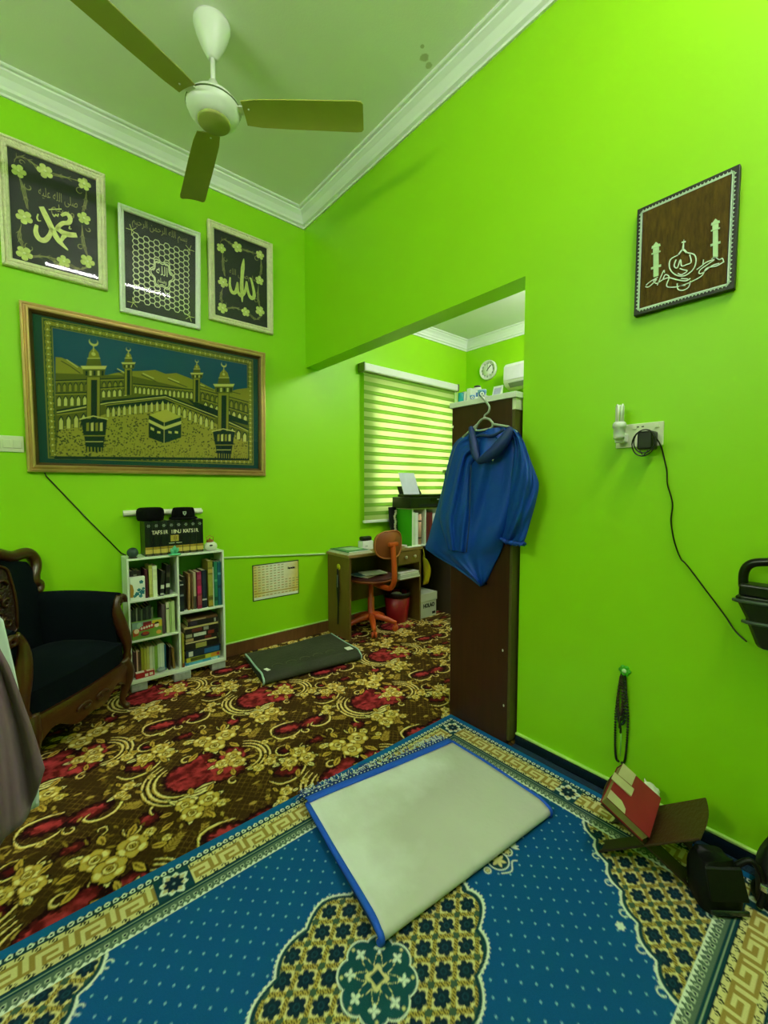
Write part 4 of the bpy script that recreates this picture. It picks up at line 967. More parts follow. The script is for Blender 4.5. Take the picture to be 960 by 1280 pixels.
t = thing('prayer_beads', 'long thin black prayer bead loop hanging lowest from the green hook', 'prayer beads', (XB - .01, .600, .14), 'prayer beads on the green hook'); mb = MB()
for i in range(99):
    a = 2 * PI * i / 99; f = .5 - .5 * math.cos(a); mb.sphere((XB - .009, .604 + .022 * math.copysign(abs(math.sin(a)) ** .35, math.sin(a)) * (.4 + .6 * min(1, f * 2.2)), .492 - .345 * f), .0048, 7, 4)
part('bead_string', mb, bead_m[0], t); part('cord', MB().tube([(XB - .009, .604, .26), (XB - .009, .604, .17)], .002, 6), mat('pale_green_cord', '#7ec05a', .6), t)

# cable on the picture wall, white conduit, white rail
solo('wall_cable', MB().tube([(.094, YA - .006, 1.274), (.10, YA - .004, 1.255), (.27, YA - .004, 1.02), (.435, YA - .004, .80), (.46, YA - .01, .785)], .0035, 6), BLACK, 'thin black cable running diagonally down the wall to the white bookcase', 'cable')
solo('wall_conduit', MB().hexa([(.95, YA - .012, .708), (1.868, YA - .012, .644), (1.868, YA, .644), (.95, YA, .708), (.95, YA - .012, .719), (1.868, YA - .012, .655), (1.868, YA, .655), (.95, YA, .719)]), mat('pale_conduit', '#c9e6a4', .5), 'slim pale conduit strip on the wall between bookcase and desk', 'conduit', bevel=.002)

# ------------------------------------------------------------------ bookcase
SX0, SX1, SY0, SY1 = .433, .983, 2.768, 2.938
SWH = mat('white_laminate', '#e4ecdc', .4, nscale=5, namt=.03)
SGR = mat('green_laminate', '#4f9a2c', .45, nscale=6, namt=.06)
MXs = .703
def bookcase():
    t = thing('bookcase', 'low white bookcase of five compartments against the green wall', 'bookcase', ((SX0 + SX1) / 2, SY1, .05))
    w = .011; zt, zb = .785, .050
    part('side_panel', MB().box(SX0, SX0 + w, SY0, SY1, zb, zt - w), [SWH], t, bevel=.0012)
    part('side_panel', MB().box(SX1 - w, SX1, SY0, SY1, zb, zt - w), SWH, t, bevel=.0012)
    part('divider', MB().box(MXs - w / 2, MXs + w / 2, SY0, SY1 - .004, zb + .022, zt - w), SWH, t, bevel=.0012)
    part('top', MB().box(SX0, SX1, SY0, SY1, zt - w, zt), SWH, t, bevel=.0012)
    part('bottom', MB().box(SX0 + w, SX1 - w, SY0, SY1 - .004, zb, zb + .022), SWH, t, bevel=.0012)
    part('back_panel', MB().box(SX0 + w, SX1 - w, SY1 - .004, SY1, zb, zt - w), SGR, t, label='green back panel')
    for z in (.530, .295): part('shelf', MB().box(SX0 + w, MXs - w / 2, SY0, SY1 - .004, z, z + .012), SWH, t, bevel=.0012)
    part('shelf', MB().box(MXs + w / 2, SX1 - w, SY0, SY1 - .004, .410, .424), SWH, t, bevel=.0012)
bookcase()
STONE = mat('grey_marble_offcut', '#9a9f98', .5, nscale=40, namt=.5, bump=.2)
for x0, x1, y0, d, lb in ((.436, .520, 2.772, .06, 'grey marble block under the left end of the bookcase'), (.662, .760, 2.758, .07, 'grey marble block under the middle of the bookcase'), (.892, .980, 2.772, .07, 'grey marble block under the right end of the bookcase')):
    solo('stone_block', MB().box(x0, x1, y0, y0 + d, .001, .0495), STONE, lb, 'stone block', 'stone blocks under the bookcase', bevel=.004)
PAGE = mat('page_block', '#d8cfa4', .8, nscale=30, namt=.15, stretch=(1, 1, 30))
def book(x0, x1, z0, z1, colr, label, y0=None, depth=.12, lean=0.0, group=None, band=None, flat=False, spine_text=None, rough=.5, bands=None, name='book'):
    """upright: spine faces the room, thickness x0..x1.  flat: lies with its spine facing out, thickness z0..z1"""
    y0 = SY0 + .012 if y0 is None else y0; y1 = min(y0 + depth, SY1 - .006)
    c = mat('book_cover_' + colr.strip('#'), colr, rough, nscale=20, namt=.12)
    t = thing(name, label, 'book', ((x0 + x1) / 2, (y0 + y1) / 2, z0), group)
    k = min(.0022, (x1 - x0 if not flat else z1 - z0) * .18); px = x0 if lean >= 0 else x1
    def sh(mb):
        if lean: 
            mb.v = [(px + (x - px) * math.cos(lean) + (z - z0) * math.sin(lean), y, z0 + (z - z0) * math.cos(lean) - (x - px) * math.sin(lean) + (0 if lean < 0 else 0)) for x, y, z in mb.v]
            mn = min(p[2] for p in mb.v); 
            if mn < z0: mb.v = [(x, y, z + (z0 - mn)) for x, y, z in mb.v]
        return mb
    cov = MB()
    if not flat:
        cov.box(x0, x0 + k, y0, y1, z0, z1).box(x1 - k, x1, y0, y1, z0, z1).box(x0 + k, x1 - k, y0, y0 + k, z0, z1)
        pg = MB().box(x0 + k, x1 - k, y0 + k, y1 - .003, z0 + .003, z1 - .003)
    else:
        cov.box(x0, x1, y0, y1, z0, z0 + k).box(x0, x1, y0, y1, z1 - k, z1).box(x0, x1, y0, y0 + k, z0 + k, z1 - k)
        pg = MB().box(x0 + .003, x1 - .003, y0 + k, y1 - .003, z0 + k, z1 - k)
    zc = cov.v; part('cover', sh(cov), c, t)
    sh_pg = pg
    if lean:
        off = min(0, min(z0 + (z - z0) * math.cos(lean) - (x - px) * math.sin(lean) for x, y, z in zc) - z0) if False else 0
    part('page_block', sh(pg), PAGE, t)
    for (f0, f1, hexc) in (bands or []):
        b = MB()
        if not flat: b.box(x0 + .0004, x1 - .0004, y0 - .0006, y0 + .0002, z0 + (z1 - z0) * f0, z0 + (z1 - z0) * f1)
        else: b.box(x0 + (x1 - x0) * f0, x0 + (x1 - x0) * f1, y0 - .0006, y0 + .0002, z0 + (z1 - z0) * .15, z0 + (z1 - z0) * .85)
        part('spine_label', sh(b), mat('spine_' + hexc.strip('#'), hexc, .5, nscale=60, namt=.25), t)
    return t
B0, B1, B2, C0, C1 = .542, .307, .072, .424, .072      # floor heights of the five compartments
g = 'books in the upper left compartment of the bookcase'
book(.452, .472, B0, B0 + .165, '#141210', 'black book at the back left of the upper left compartment, partly behind the floral box', SY0 + .05, bands=[(.7, .8, '#8a8468')], group=g)
book(.473, .490, B0, B0 + .168, '#1a1713', 'black book with grey spine label, second behind the floral box', SY0 + .05, bands=[(.72, .85, '#77786a')], group=g)
book(.491, .512, B0, B0 + .162, '#22190f', 'dark brown book, third behind the floral box', SY0 + .05, bands=[(.7, .82, '#6b5f48')], group=g)
book(.528, .541, B0, B0 + .170, '#4a0f2a', 'thin maroon book beside the floral box', SY0 + .02, group=g)
book(.548, .566, B0, B0 + .190, '#a9b04a', 'olive yellow book in the upper left compartment', SY0 + .02, bands=[(.1, .9, '#c9cb72')], group=g)
book(.567, .590, B0, B0 + .186, '#e2e6c8', 'white binder in the upper left compartment', SY0 + .014, bands=[(.55, .9, '#d3d8a8')], group=g)
book(.603, .622, B0, B0 + .150, '#0e1011', 'black leaning book with pale label beside the white binder', SY0 + .014, lean=.09, bands=[(.3, .45, '#c8cbbd'), (.05, .12, '#b4b8aa')], group=g)
book(.638, .660, B0, B0 + .180, '#14110f', 'rightmost dark leaning book of the upper left compartment', SY0 + .03, lean=.05, bands=[(.25, .38, '#d8d8c8'), (.6, .75, '#4c4638')], group=g)
def floral_box():
    x0, x1, y0, z0, z1 = .446, .524, SY0 + .006, B0, B0 + .133
    t = thing('gift_box', 'small white box printed with teal flowers in the upper left compartment', 'box', ((x0 + x1) / 2, y0 + .02, z0)); part('body', MB().box(x0, x1, y0, y0 + .036, z0, z1), mat('white_card', '#e9eee2', .5), t, bevel=.002)
    p = MB(); to3 = lambda u, v, h: (u, y0 - h, v)
    for u, v, r in ((.505, .645, .011), (.492, .60, .010), (.508, .585, .015), (.482, .578, .012), (.515, .605, .008), (.470, .566, .009), (.50, .563, .010)):
        flower(p, to3, u, v, r, .0003, u * 90, 5)
    part('flower_print', p, mat('teal_print', '#14808a', .5), t)
    o = MB(); o.prism([to3(.447, .56, .0004), to3(.462, .56, .0004), to3(.466, .60, .0004), to3(.460, .632, .0004), to3(.447, .640, .0004)], (0, -.0006, 0)); part('jar_print', o, mat('ochre_print', '#b0862a', .5), t)
floral_box()
g = 'books in the middle left compartment of the bookcase'
cols = ['#101a14', '#1a201c', '#8a8d74', '#20251e', '#5a6a4a', '#14221a', '#3a4636', '#232c22', '#6f7a58']
x = .452
for i, c in enumerate(cols):
    w = (.014, .012, .006, .016, .008, .017, .010, .014, .009)[i]
    book(x, x + w, B1, B1 + .165 + .012 * ((i * 5) % 4) * .5, c, 'thin %s book, %s from the left behind the game box' % (('black', 'charcoal', 'pale grey', 'dark olive', 'grey green', 'dark green', 'moss green', 'deep olive', 'light green')[i], ('first', 'second', 'third', 'fourth', 'fifth', 'sixth', 'seventh', 'eighth', 'ninth')[i]), SY0 + .055, group=g); x += w + .0015
book(.612, .627, B1, B1 + .178, '#5c4a52', 'grey mauve book just right of the game box', SY0 + .02, group=g)
book(.634, .650, B1, B1 + .190, '#c9cfa2', 'pale cream book in the middle left compartment', SY0 + .016, bands=[(.78, .82, '#3c4030')], group=g)
book(.652, .662, B1, B1 + .188, '#98b56a', 'pale green book in the middle left compartment', SY0 + .016, group=g)
book(.664, .682, B1, B1 + .192, '#b9d08c', 'rightmost light green book of the middle left compartment', SY0 + .016, group=g)
def game_box():
    x0, x1, y0, z0, z1 = .450, .607, SY0 + .006, B1, B1 + .102; to3 = lambda u, v, h: (u, y0 - h, v)
    t = thing('board_game_box', 'colourful children game box standing in the middle left compartment', 'game box', ((x0 + x1) / 2, y0 + .015, z0)); part('carton', MB().box(x0, x1, y0, y0 + .028, z0, z1), mat('game_card', '#6f9a3a', .45, nscale=25, namt=.3), t, bevel=.0015)
    def patch(nm, pts, hexc, h=.0004, sm=True):
        p = [(x0 + (x1 - x0) * u, z0 + (z1 - z0) * v) for u, v in pts]; part(nm, MB().prism([to3(u, v, h) for u, v in p], (0, .0005, 0)), mat('print_' + hexc.strip('#'), hexc, .45), t)
    ov = lambda cx, cy, a, b, n=14: [(cx + a * math.cos(k * 2 * PI / n), cy + b * math.sin(k * 2 * PI / n)) for k in range(n)]
    patch('print_sky', [(0, .55), (1, .72), (1, 1), (0, 1)], '#7d9c90', .0003); patch('print_yellow', [(.66, .60), (1, .55), (1, .95), (.66, .98)], '#d0b92c', .0005); patch('print_red', [(.02, .2), (.2, .25), (.24, .62), (.02, .62)], '#b04a26', .0005)
    patch('print_banner', [(.36, .66), (.64, .72), (.64, .97), (.36, .95)], '#7c1226', .0006); patch('print_ribbon', [(.22, .46), (.72, .54), (.74, .78), (.55, .84), (.26, .70)], '#b3262a', .0008)
    patch('print_ball', ov(.24, .80, .09, .16), '#9dbfa4', .0006); patch('print_face', ov(.14, .50, .085, .14), '#e8d2ae', .0010); patch('print_face', ov(.82, .66, .075, .13), '#efdcc0', .0010); patch('print_hair', [(.73, .72), (.76, .84), (.86, .86), (.92, .76), (.86, .75)], '#17120e', .0012)
    patch('print_bowl', ov(.42, .27, .15, .13), '#5a2a3c', .0010); patch('print_bowl_rim', ov(.44, .31, .11, .09), '#b8402a', .0012); patch('print_orange', ov(.88, .24, .09, .12), '#e2a24a', .0010)
    w = MB()
    for k in range(5): w.prism([to3(*p, .0014) for p in [(x0 + (x1 - x0) * (u), z0 + (z1 - z0) * v) for u, v in ov(.31 + .085 * k, .61 + .022 * k, .035, .075, 12)]], (0, .0004, 0))
    part('print_letters', w, mat('print_white', '#f0e8d8', .45), t)
game_box()
g = 'books in the lower left compartment of the bookcase'
low = [('#1c1012', .012, .150, 'black book at the far left of the lower left compartment'), ('#331518', .014, .152, 'dark maroon book second in the lower left compartment'), ('#c59a90', .007, .158, 'thin pink book in the lower left compartment'), ('#3d2a18', .014, .150, 'brown book next to the thin pink book'),
       ('#8f8a1c', .016, .166, 'olive yellow book in the lower left compartment'), ('#a8a43a', .014, .160, 'lighter olive book beside the olive yellow one'), ('#b9b662', .012, .168, 'pale olive book in the lower left compartment'), ('#ccd2b2', .016, .165, 'cream white book in the middle of the lower left row'), ('#b5c9a0', .010, .160, 'pale green white book in the lower left row'), ('#7fae3e', .016, .164, 'leaf green book in the lower left row'), ('#c9dcc0', .012, .170, 'white green book in the lower left row'), ('#d6e2d4', .011, .172, 'white book second from the blue one'), ('#cfdcd2', .010, .170, 'white book directly left of the blue one'), ('#1f5f80', .009, .160, 'thin blue book in the lower left compartment')]
x = .446
for c, w, h, lb in low: book(x, x + w, B2, B2 + h, c, lb, SY0 + .045, group=g); x += w + .001
book(.641, .653, B2, B2 + .140, '#2a1a10', 'dark brown leaning book in the lower left compartment', SY0 + .03, lean=.06, group=g); book(.668, .680, B2, B2 + .135, '#8a6a30', 'tan leaning book at the right of the lower left compartment', SY0 + .03, lean=-.05, group=g)
def red_box():
    M_ = Matrix.Rotation(-.18, 3, 'Z'); c = (.510, SY0 + .024, B2 + .017); t = thing('snack_box', 'small red and white box lying in front of the lower left books', 'box', (c[0], c[1], B2))
    part('carton', MB().obox(c, (.098, .032, .032), Matrix.Identity(3)), mat('red_card', '#a51e22', .45, nscale=30, namt=.2), t, bevel=.0015)
    part('top_label', MB().box(.463, .506, SY0 + .010, SY0 + .038, B2 + .033, B2 + .0345), mat('white_print', '#e6dcc8', .5), t); part('side_label', MB().box(.508, .525, SY0 + .0070, SY0 + .0082, B2 + .006, B2 + .022), mat('white_print'), t); part('side_label', MB().box(.532, .550, SY0 + .0070, SY0 + .0082, B2 + .008, B2 + .024), mat('white_print'), t); part('top_print', MB().box(.52, .555, SY0 + .012, SY0 + .036, B2 + .033, B2 + .0342), mat('cream_print', '#d8c8a0', .5), t)
red_box()
cr = MB(); cr.sphere((.600, SY0 + .035, B2 + .014), (.026, .018, .013), 12, 8); cr.v = [(x + rng.uniform(-.004, .004), y + rng.uniform(-.004, .004), max(B2 + .0005, z + rng.uniform(-.003, .003))) for x, y, z in cr.v]
solo('crumpled_wrapper', cr, mat('grey_wrapper', '#8fa39a', .4), 'crumpled grey wrapper beside the red and white box', 'wrapper')
g = 'books in the upper right compartment of the bookcase'
book(.716, .737, C0, C0 + .19, '#15202c', 'navy black book at the far left of the upper right compartment', SY0 + .02, bands=[(.62, .86, '#0a0c10'), (.86, .9, '#b8b8b8'), (.50, .56, '#8a8f98')], group=g)
book(.740, .757, C0, C0 + .21, '#1d140c', 'dark brown book second in the upper right compartment', SY0 + .05, group=g)
book(.762, .775, C0, C0 + .230, '#8a6638', 'tan book in the upper right compartment', SY0 + .02, lean=.02, bands=[(.1, .92, '#9a7a48')], group=g)
book(.785, .793, C0, C0 + .225, '#6d5230', 'thin brown book beside the tan one', SY0 + .022, group=g)
book(.797, .812, C0, C0 + .236, '#b8a888', 'beige book with dark lower half in the upper right compartment', SY0 + .022, bands=[(.0, .35, '#4a4438')], group=g)
book(.817, .842, C0, C0 + .236, '#8a1440', 'crimson book with gold patterned spine', SY0 + .012, bands=[(.80, .92, '#a0305a'), (.10, .35, '#9a4a4a'), (.42, .62, '#c01a5c')], group=g)
book(.846, .875, C0, C0 + .242, '#0c1c30', 'thick navy book beside the crimson one', SY0 + .016, bands=[(.20, .24, '#c8c8c0')], group=g)
book(.882, .911, C0, C0 + .300, '#75701c', 'tall olive gold decorated book, tallest in the upper right compartment', SY0 + .006, bands=[(.03, .14, '#a8902e'), (.16, .22, '#5a4a14'), (.25, .70, '#98983a'), (.74, .82, '#b8a04a'), (.86, .97, '#8a8a30')], group=g)
book(.914, .919, C0, C0 + .255, '#dfe8e2', 'thin white booklet between the olive gold and green books', SY0 + .012, group=g)
book(.922, .942, C0, C0 + .290, '#1f7a58', 'green book in the upper right compartment', SY0 + .012, bands=[(.12, .2, '#0f4a3a'), (.55, .6, '#58a888')], group=g)
book(.945, .966, C0, C0 + .288, '#145a6c', 'teal book at the far right of the upper right compartment', SY0 + .012, bands=[(.4, .46, '#0a3440'), (.7, .75, '#5aa0a8')], group=g)
g = 'stacked books in the lower right compartment of the bookcase'
book(.716, .729, C1, C1 + .215, '#98922a', 'yellow book standing upright left of the stacked books', SY0 + .012, bands=[(.0, .12, '#7a3a20')], group=g)
book(.710, .7145, C1, C1 + .17, '#20160e', 'thin dark booklet wedged upright beside the yellow book', SY0 + .05, group=g)
stack = [(.734, .945, .017, '#2f8aa8', [(.1, .5, '#58b0c4'), (.75, .95, '#a8d0c8')], 'light blue book at the bottom of the lower right stack'), (.742, .950, .030, '#b9b832', [(.12, .55, '#4a5010'), (.72, .9, '#d08a1c'), (.9, .98, '#a83a2c')], 'yellow book second from the bottom of the lower right stack'),
         (.738, .955, .044, '#102236', [(.08, .2, '#d0d4cc'), (.52, .95, '#1d5a8c')], 'navy and blue book third from the bottom of the stack'), (.738, .946, .044, '#10110c', [(.30, .62, '#9a964a')], 'thick black book with a gold patch on its spine'), (.740, .930, .008, '#c8b888', [], 'thin cream book above the thick black one'),
         (.738, .938, .026, '#16120e', [(.02, .25, '#b8a068'), (.6, .8, '#6a1c14')], 'black book with tan and red spine marks in the stack'), (.738, .942, .030, '#0e0f0e', [(.25, .62, '#c8d0c8'), (.02, .2, '#9a9a80'), (.68, .86, '#7a2018')], 'black book with white lettering patch on its spine'), (.738, .942, .030, '#110d10', [(.2, .5, '#5c2020'), (.55, .7, '#8a8a80')], 'black book with red lettering patch on its spine'),
         (.734, .944, .010, '#c0b070', [], 'thin pale book near the top of the stack'), (.756, .944, .034, '#0d0b0c', [(.08, .3, '#2a2436'), (.86, .92, '#a0a0a0')], 'black book second from the top of the stack'), (.754, .940, .012, '#5a3a24', [(.1, .6, '#a08a68')], 'thin brown book on top of the stack')]
z = C1
for x0, x1, h, c, bd, lb in stack: book(x0, x1, z, z + h, c, lb, SY0 + .016 + rng.uniform(0, .006), .13, flat=True, bands=bd, group=g); z += h + .0006

# the set of eight black volumes with a joint title
vx0, vx1, vz, vh, vy = .536, .868, .7855, .208, SY0 + .030; nv = 8; vw = (vx1 - vx0) / nv
volx = [vx0 + vw * i for i in range(nv + 1)]
vol_c = mat('black_leatherette', '#0b1212', .35, nscale=30, namt=.3, bump=.1); GILT = mat('gilt_print', '#c9ad4e', .4, .3, nscale=60, namt=.2); GILT2 = mat('gilt_band', '#cfb457', .45, .2, nscale=40, namt=.25); CRT = mat('cream_title', '#e8e2c0', .5)
title = 'TAFSIR IBNU KATSIR'; tw = .262; letter_pos = []; tx0 = vx0 + .038
for i, ch in enumerate(title): letter_pos.append((ch, tx0 + tw * (i + .5) / len(title)))
ordn = ['first', 'second', 'third', 'fourth', 'fifth', 'sixth', 'seventh', 'eighth']
for i in range(nv):
    x0, x1 = volx[i] + .0005, volx[i + 1] - .0005; y0 = vy
    t = thing('encyclopedia_volume', '%s from the left of eight black gold banded volumes on the bookcase' % ordn[i], 'book', ((x0 + x1) / 2, y0 + .06, vz), 'black volumes with a joint title on the bookcase')
    k = .003; cov = MB(); n = 7; pf = [(x0 + (x1 - x0) * j / (n - 1), y0 + .005 - .005 * math.sin(PI * j / (n - 1))) for j in range(n)]
    cov.prism([(a, b, vz) for a, b in pf] + [(x1, y0 + .13, vz), (x1 - k, y0 + .13, vz), (x1 - k, y0 + .012, vz), (x0 + k, y0 + .012, vz), (x0 + k, y0 + .13, vz), (x0, y0 + .13, vz)], (0, 0, vh)); part('cover', cov, vol_c, t)
    part('page_block', MB().box(x0 + k, x1 - k, y0 + .0125, y0 + .127, vz + .003, vz + vh - .004), PAGE, t)
    to3 = lambda u, v, h: (u, y0 + .005 - .005 * math.sin(PI * min(1, max(0, (u - x0) / (x1 - x0)))) - h, v)
    def strip(nm, z0_, z1_, mt, ins=.001, h=.0005):
        b = MB(); m = 8; us = [x0 + ins + (x1 - x0 - 2 * ins) * j / m for j in range(m + 1)]; b.grid([[to3(u, z0_, h) for u in us], [to3(u, z1_, h) for u in us]]); b.add([to3(u, v, h - .0004) for v in (z0_, z1_) for u in us], []); part(nm, b, mt, t)
    strip('gold_band', vz + .014, vz + .040, GILT2); strip('gold_band', vz + .042, vz + .053, mat('gilt_dark_band', '#a8882c', .45, .2), .001); strip('foot_band', vz + .002, vz + .010, mat('dark_bronze_print', '#5a5230', .5), .006)
    tt = MB()
    for ch, u in letter_pos:
        if ch != ' ' and volx[i] <= u < volx[i + 1]: add_text(tt, ch, .032, u, vz + .138 + .0, to3, .0008, bold=.0006, sx=.85)
    if tt.v: part('title_letters', tt, CRT, t, label='cream title letters running across the volumes')
    or_ = MB(); cx = (x0 + x1) / 2
    for j in range(6): or_.ribbon([(cx + .0105 * math.cos(j * PI / 3), vz + .180 + .0105 * math.sin(j * PI / 3)), (cx + .003 * math.cos(j * PI / 3), vz + .180 + .003 * math.sin(j * PI / 3))], [.0015, .005], to3, .0002, .0008, 0, False)
    part('spine_ornament', or_, mat('grey_print', '#9aa096', .5), t)
    if i in (3, 4):
        em = MB(); a, b = (x0 + .014, x1 - .0005) if i == 3 else (x0 + .0005, x0 + .018)
        em.grid([[to3(a + (b - a) * j / 5, vz + zz, .0007) for j in range(6)] for zz in (.080, .118)]); part('emblem', em, GILT, t, label='half of a gold square emblem')
        ee = MB(); ee.ribbon([(b - .006 if i == 3 else a + .006, vz + .088), (b - .006 if i == 3 else a + .006, vz + .110)], .003, to3, .0005, .0012, 0, False); part('emblem_mark', ee, mat('bronze_mark', '#6a5410', .5), t)
        st = MB(); st.grid([[to3(x0 + .004 + (x1 - x0 - .008) * j / 5, vz + zz, .0007) for j in range(6)] for zz in (.068, .071)]); part('subtitle', st, CRT, t)
# caps on the volumes
def cap_plain():
    c = (.582, vy + .062, vz + vh); t = thing('songkok_hat', 'plain round black hat, left of the two on the black volumes', 'hat', c)
    wob = lambda q, z: 1 + .03 * math.sin(2 * q + 1) + .015 * math.sin(5 * q)
    m = mat('black_felt', '#050606', .9, nscale=60, namt=.3, bump=.3, bscale=150, spec=.15)
    part('crown', MB().lathe([(0, .001), (.066, .001), (.071, .010), (.074, .030), (.073, .058), (.068, .072), (.055, .079), (.044, .076), (.028, .071), (0, .070)], c, wob=wob), m, t)
    part('top_button', MB().sphere((c[0] + .005, c[1], c[2] + .073), (.007, .007, .004), 10, 6), mat('dull_red_thread', '#6a2a22', .7), t)
def cap_fluted():
    c = (.768, vy + .062, vz + vh); t = thing('songkok_hat', 'fluted black hat with a small silver badge, right of the two on the black volumes', 'hat', c)
    part('crown', MB().lathe([(0, .012), (.066, .012), (.067, .03), (.063, .055), (.058, .070), (.052, .074), (.045, .068), (.02, .066), (0, .066)], c, n=96, wob=lambda q, z: 1 + (.022 * math.sin(16 * q) if z > .02 else 0)), mat('black_felt'), t)
    part('brim', MB().lathe([(.064, .001), (.078, .001), (.082, .006), (.078, .013), (.068, .016), (.064, .014)], c, n=48), mat('black_felt'), t)
    bz = c[2] + .040; by = c[1] - .0655; b = MB().prism([(c[0] - .010 + dx, by, bz + dz) for dx, dz in ((-.010, .012), (.010, .012), (.010, -.002), (0, -.014), (-.010, -.002))], (0, .004, 0)); part('badge', b, mat('silver_badge', '#b9c2ba', .35, .4), t); part('badge_mark', MB().prism([(c[0] - .010 + dx, by - .0006, bz + dz) for dx, dz in ((-.005, .007), (.005, .007), (0, -.008))], (0, .001, 0)), BLACK, t)
cap_plain(); cap_fluted()
solo('wall_rail', MB().box(.452, .905, YA - .030, YA, 1.028, 1.046).box(.452, .905, YA - .006, YA, 1.02, 1.056), PAPER, 'white rail fixed on the wall behind the two black hats', 'rail', bevel=.003)
# little things on top of the bookcase
def glass_ball():
    c = (.470, SY0 + .030, .785); t = thing('ornament_ball', 'dark green veined ball ornament on the left corner of the bookcase', 'ornament', c)
    part('ball', MB().sphere((c[0], c[1], c[2] + .032), .030, 20, 14), mat('veined_green_stone', '#3a4f4c', .2, nscale=24, namt=.9), t); part('stand', MB().lathe([(.022, 0), (.024, .004), (.016, .008), (.013, .006), (.013, 0)], c), mat('dark_wood_stand', '#1c140c', .5), t)
glass_ball()
def green_ornament():
    c = (.690, SY0 + .012, .785); t = thing('stone_ornament', 'small pale green crystal ornament in front of the black volumes', 'ornament', c); m = mat('jade_crystal', '#5fc79a', .25, nscale=30, namt=.3)
    part('base', MB().lathe([(.020, 0), (.036, 0), (.034, .006), (.018, .008)], c, Matrix.Identity(3), 9), m, t)
    for k, (dx, dz, r, tl) in enumerate(((-.014, .022, .012, -.4), (.0, .036, .014, .1), (.014, .024, .012, .5), (.006, .018, .012, -.1))):
        part('crystal', MB().lathe([(0, -.020), (r * .8, -.014), (r, .004), (0, .022)], (c[0] + dx, c[1] + (k - 1.5) * .004, c[2] + dz), Matrix.Rotation(tl, 3, 'Y'), 6), m, t)
green_ornament()
def pot():
    c = (.917, SY0 + .050, .785); t = thing('round_jar', 'small round white jar with a copper lid on the right end of the bookcase', 'jar', c)
    part('body', MB().lathe([(0, 0), (.026, .001), (.038, .014), (.041, .028), (.036, .044), (.024, .054), (.020, .056)], c), mat('white_glaze', '#e6e6da', .25), t)
    part('dark_mark', MB().sphere((c[0] - .008, c[1] - .0365, c[2] + .036), (.012, .004, .006), 10, 6), mat('dark_print', '#2a2a24', .4), t)
    part('lid', MB().lathe([(.022, .055), (.023, .062), (.015, .070), (.005, .073), (.006, .080), (0, .083)], (c[0] - .004, c[1], c[2])), mat('copper_lid', '#a5652c', .4, .4), t)
    part('handle', MB().tube([(c[0] - .020, c[1], c[2] + .058), (c[0] - .026, c[1], c[2] + .085), (c[0] - .004, c[1], c[2] + .097), (c[0] + .018, c[1], c[2] + .085), (c[0] + .015, c[1], c[2] + .058)], .002, 6), mat('copper_lid'), t)
pot()

# ------------------------------------------------------------------ poster low on the wall
def poster():
    u0, u1, v0, v1 = 1.248, 1.624, .360, .627; xs = axis((u0, u1, .002)); zs = axis((v0, v1, .002)); C = Canvas(xs, zs, '#ecebd8'); X, Y = np.meshgrid(xs, zs)
    w = np.abs((X - (u0 + u1) / 2) / (u1 - u0)) * 1.6; yel = np.clip(w * w * 1.4 + .35 * (1 - (Y - v0) / (v1 - v0)), 0, .85); C.A[:] = C.A + (np.array(lin('#d9c340')) - C.A) * yel[..., None]
    r = np.random.RandomState(2); n = 12; m = 12
    for i in range(n):
        for j in range(m):
            if i > 7 and j < 6: continue
            cx = u0 + .020 + (u1 - u0 - .035) * i / (n - 1); cz = v1 - .020 - (v1 - v0 - .052) * j / (m - 1)
            C.poly([(cx - .010, cz - .003), (cx + .010, cz - .003), (cx + .010, cz + .004), (cx - .010, cz + .004)], '#8f8a4a' if (i + j) % 3 else '#b0701c', .75)
    C.poly([(u0 + .012, v0 + .050), (u1 - .012, v0 + .050), (u1 - .012, v0 + .056), (u0 + .012, v0 + .056)], '#b59018'); C.poly([(u0 + .01, v0 + .006), (u1 - .01, v0 + .006), (u1 - .01, v0 + .024), (u0 + .01, v0 + .024)], '#e8ecd8')
    t = thing('wall_chart', 'small white and yellow chart low on the wall above the folded dark mat', 'poster', ((u0 + u1) / 2, YA, v0))
    part('backing', MB().box(u0, u1, YA - .004, YA, v0, v1), mat('chart_edge', '#24401a', .5), t); sheet('chart_print', xs[3:-3], zs[3:-3], C.A[3:-3, 3:-3], lambda X, Z: (X, X * 0 + YA - .0048, Z), mat_attr('chart_paper', .6, bscale=20), t)
    tx = MB(); add_text(tx, 'Ramadan', .022, 1.560, .573, lambda u, v, h: (u, YA - h, v), .0056, bold=.0012, fit=.062); part('lettering', tx, BLACKM, t, label='bold black word')
poster()

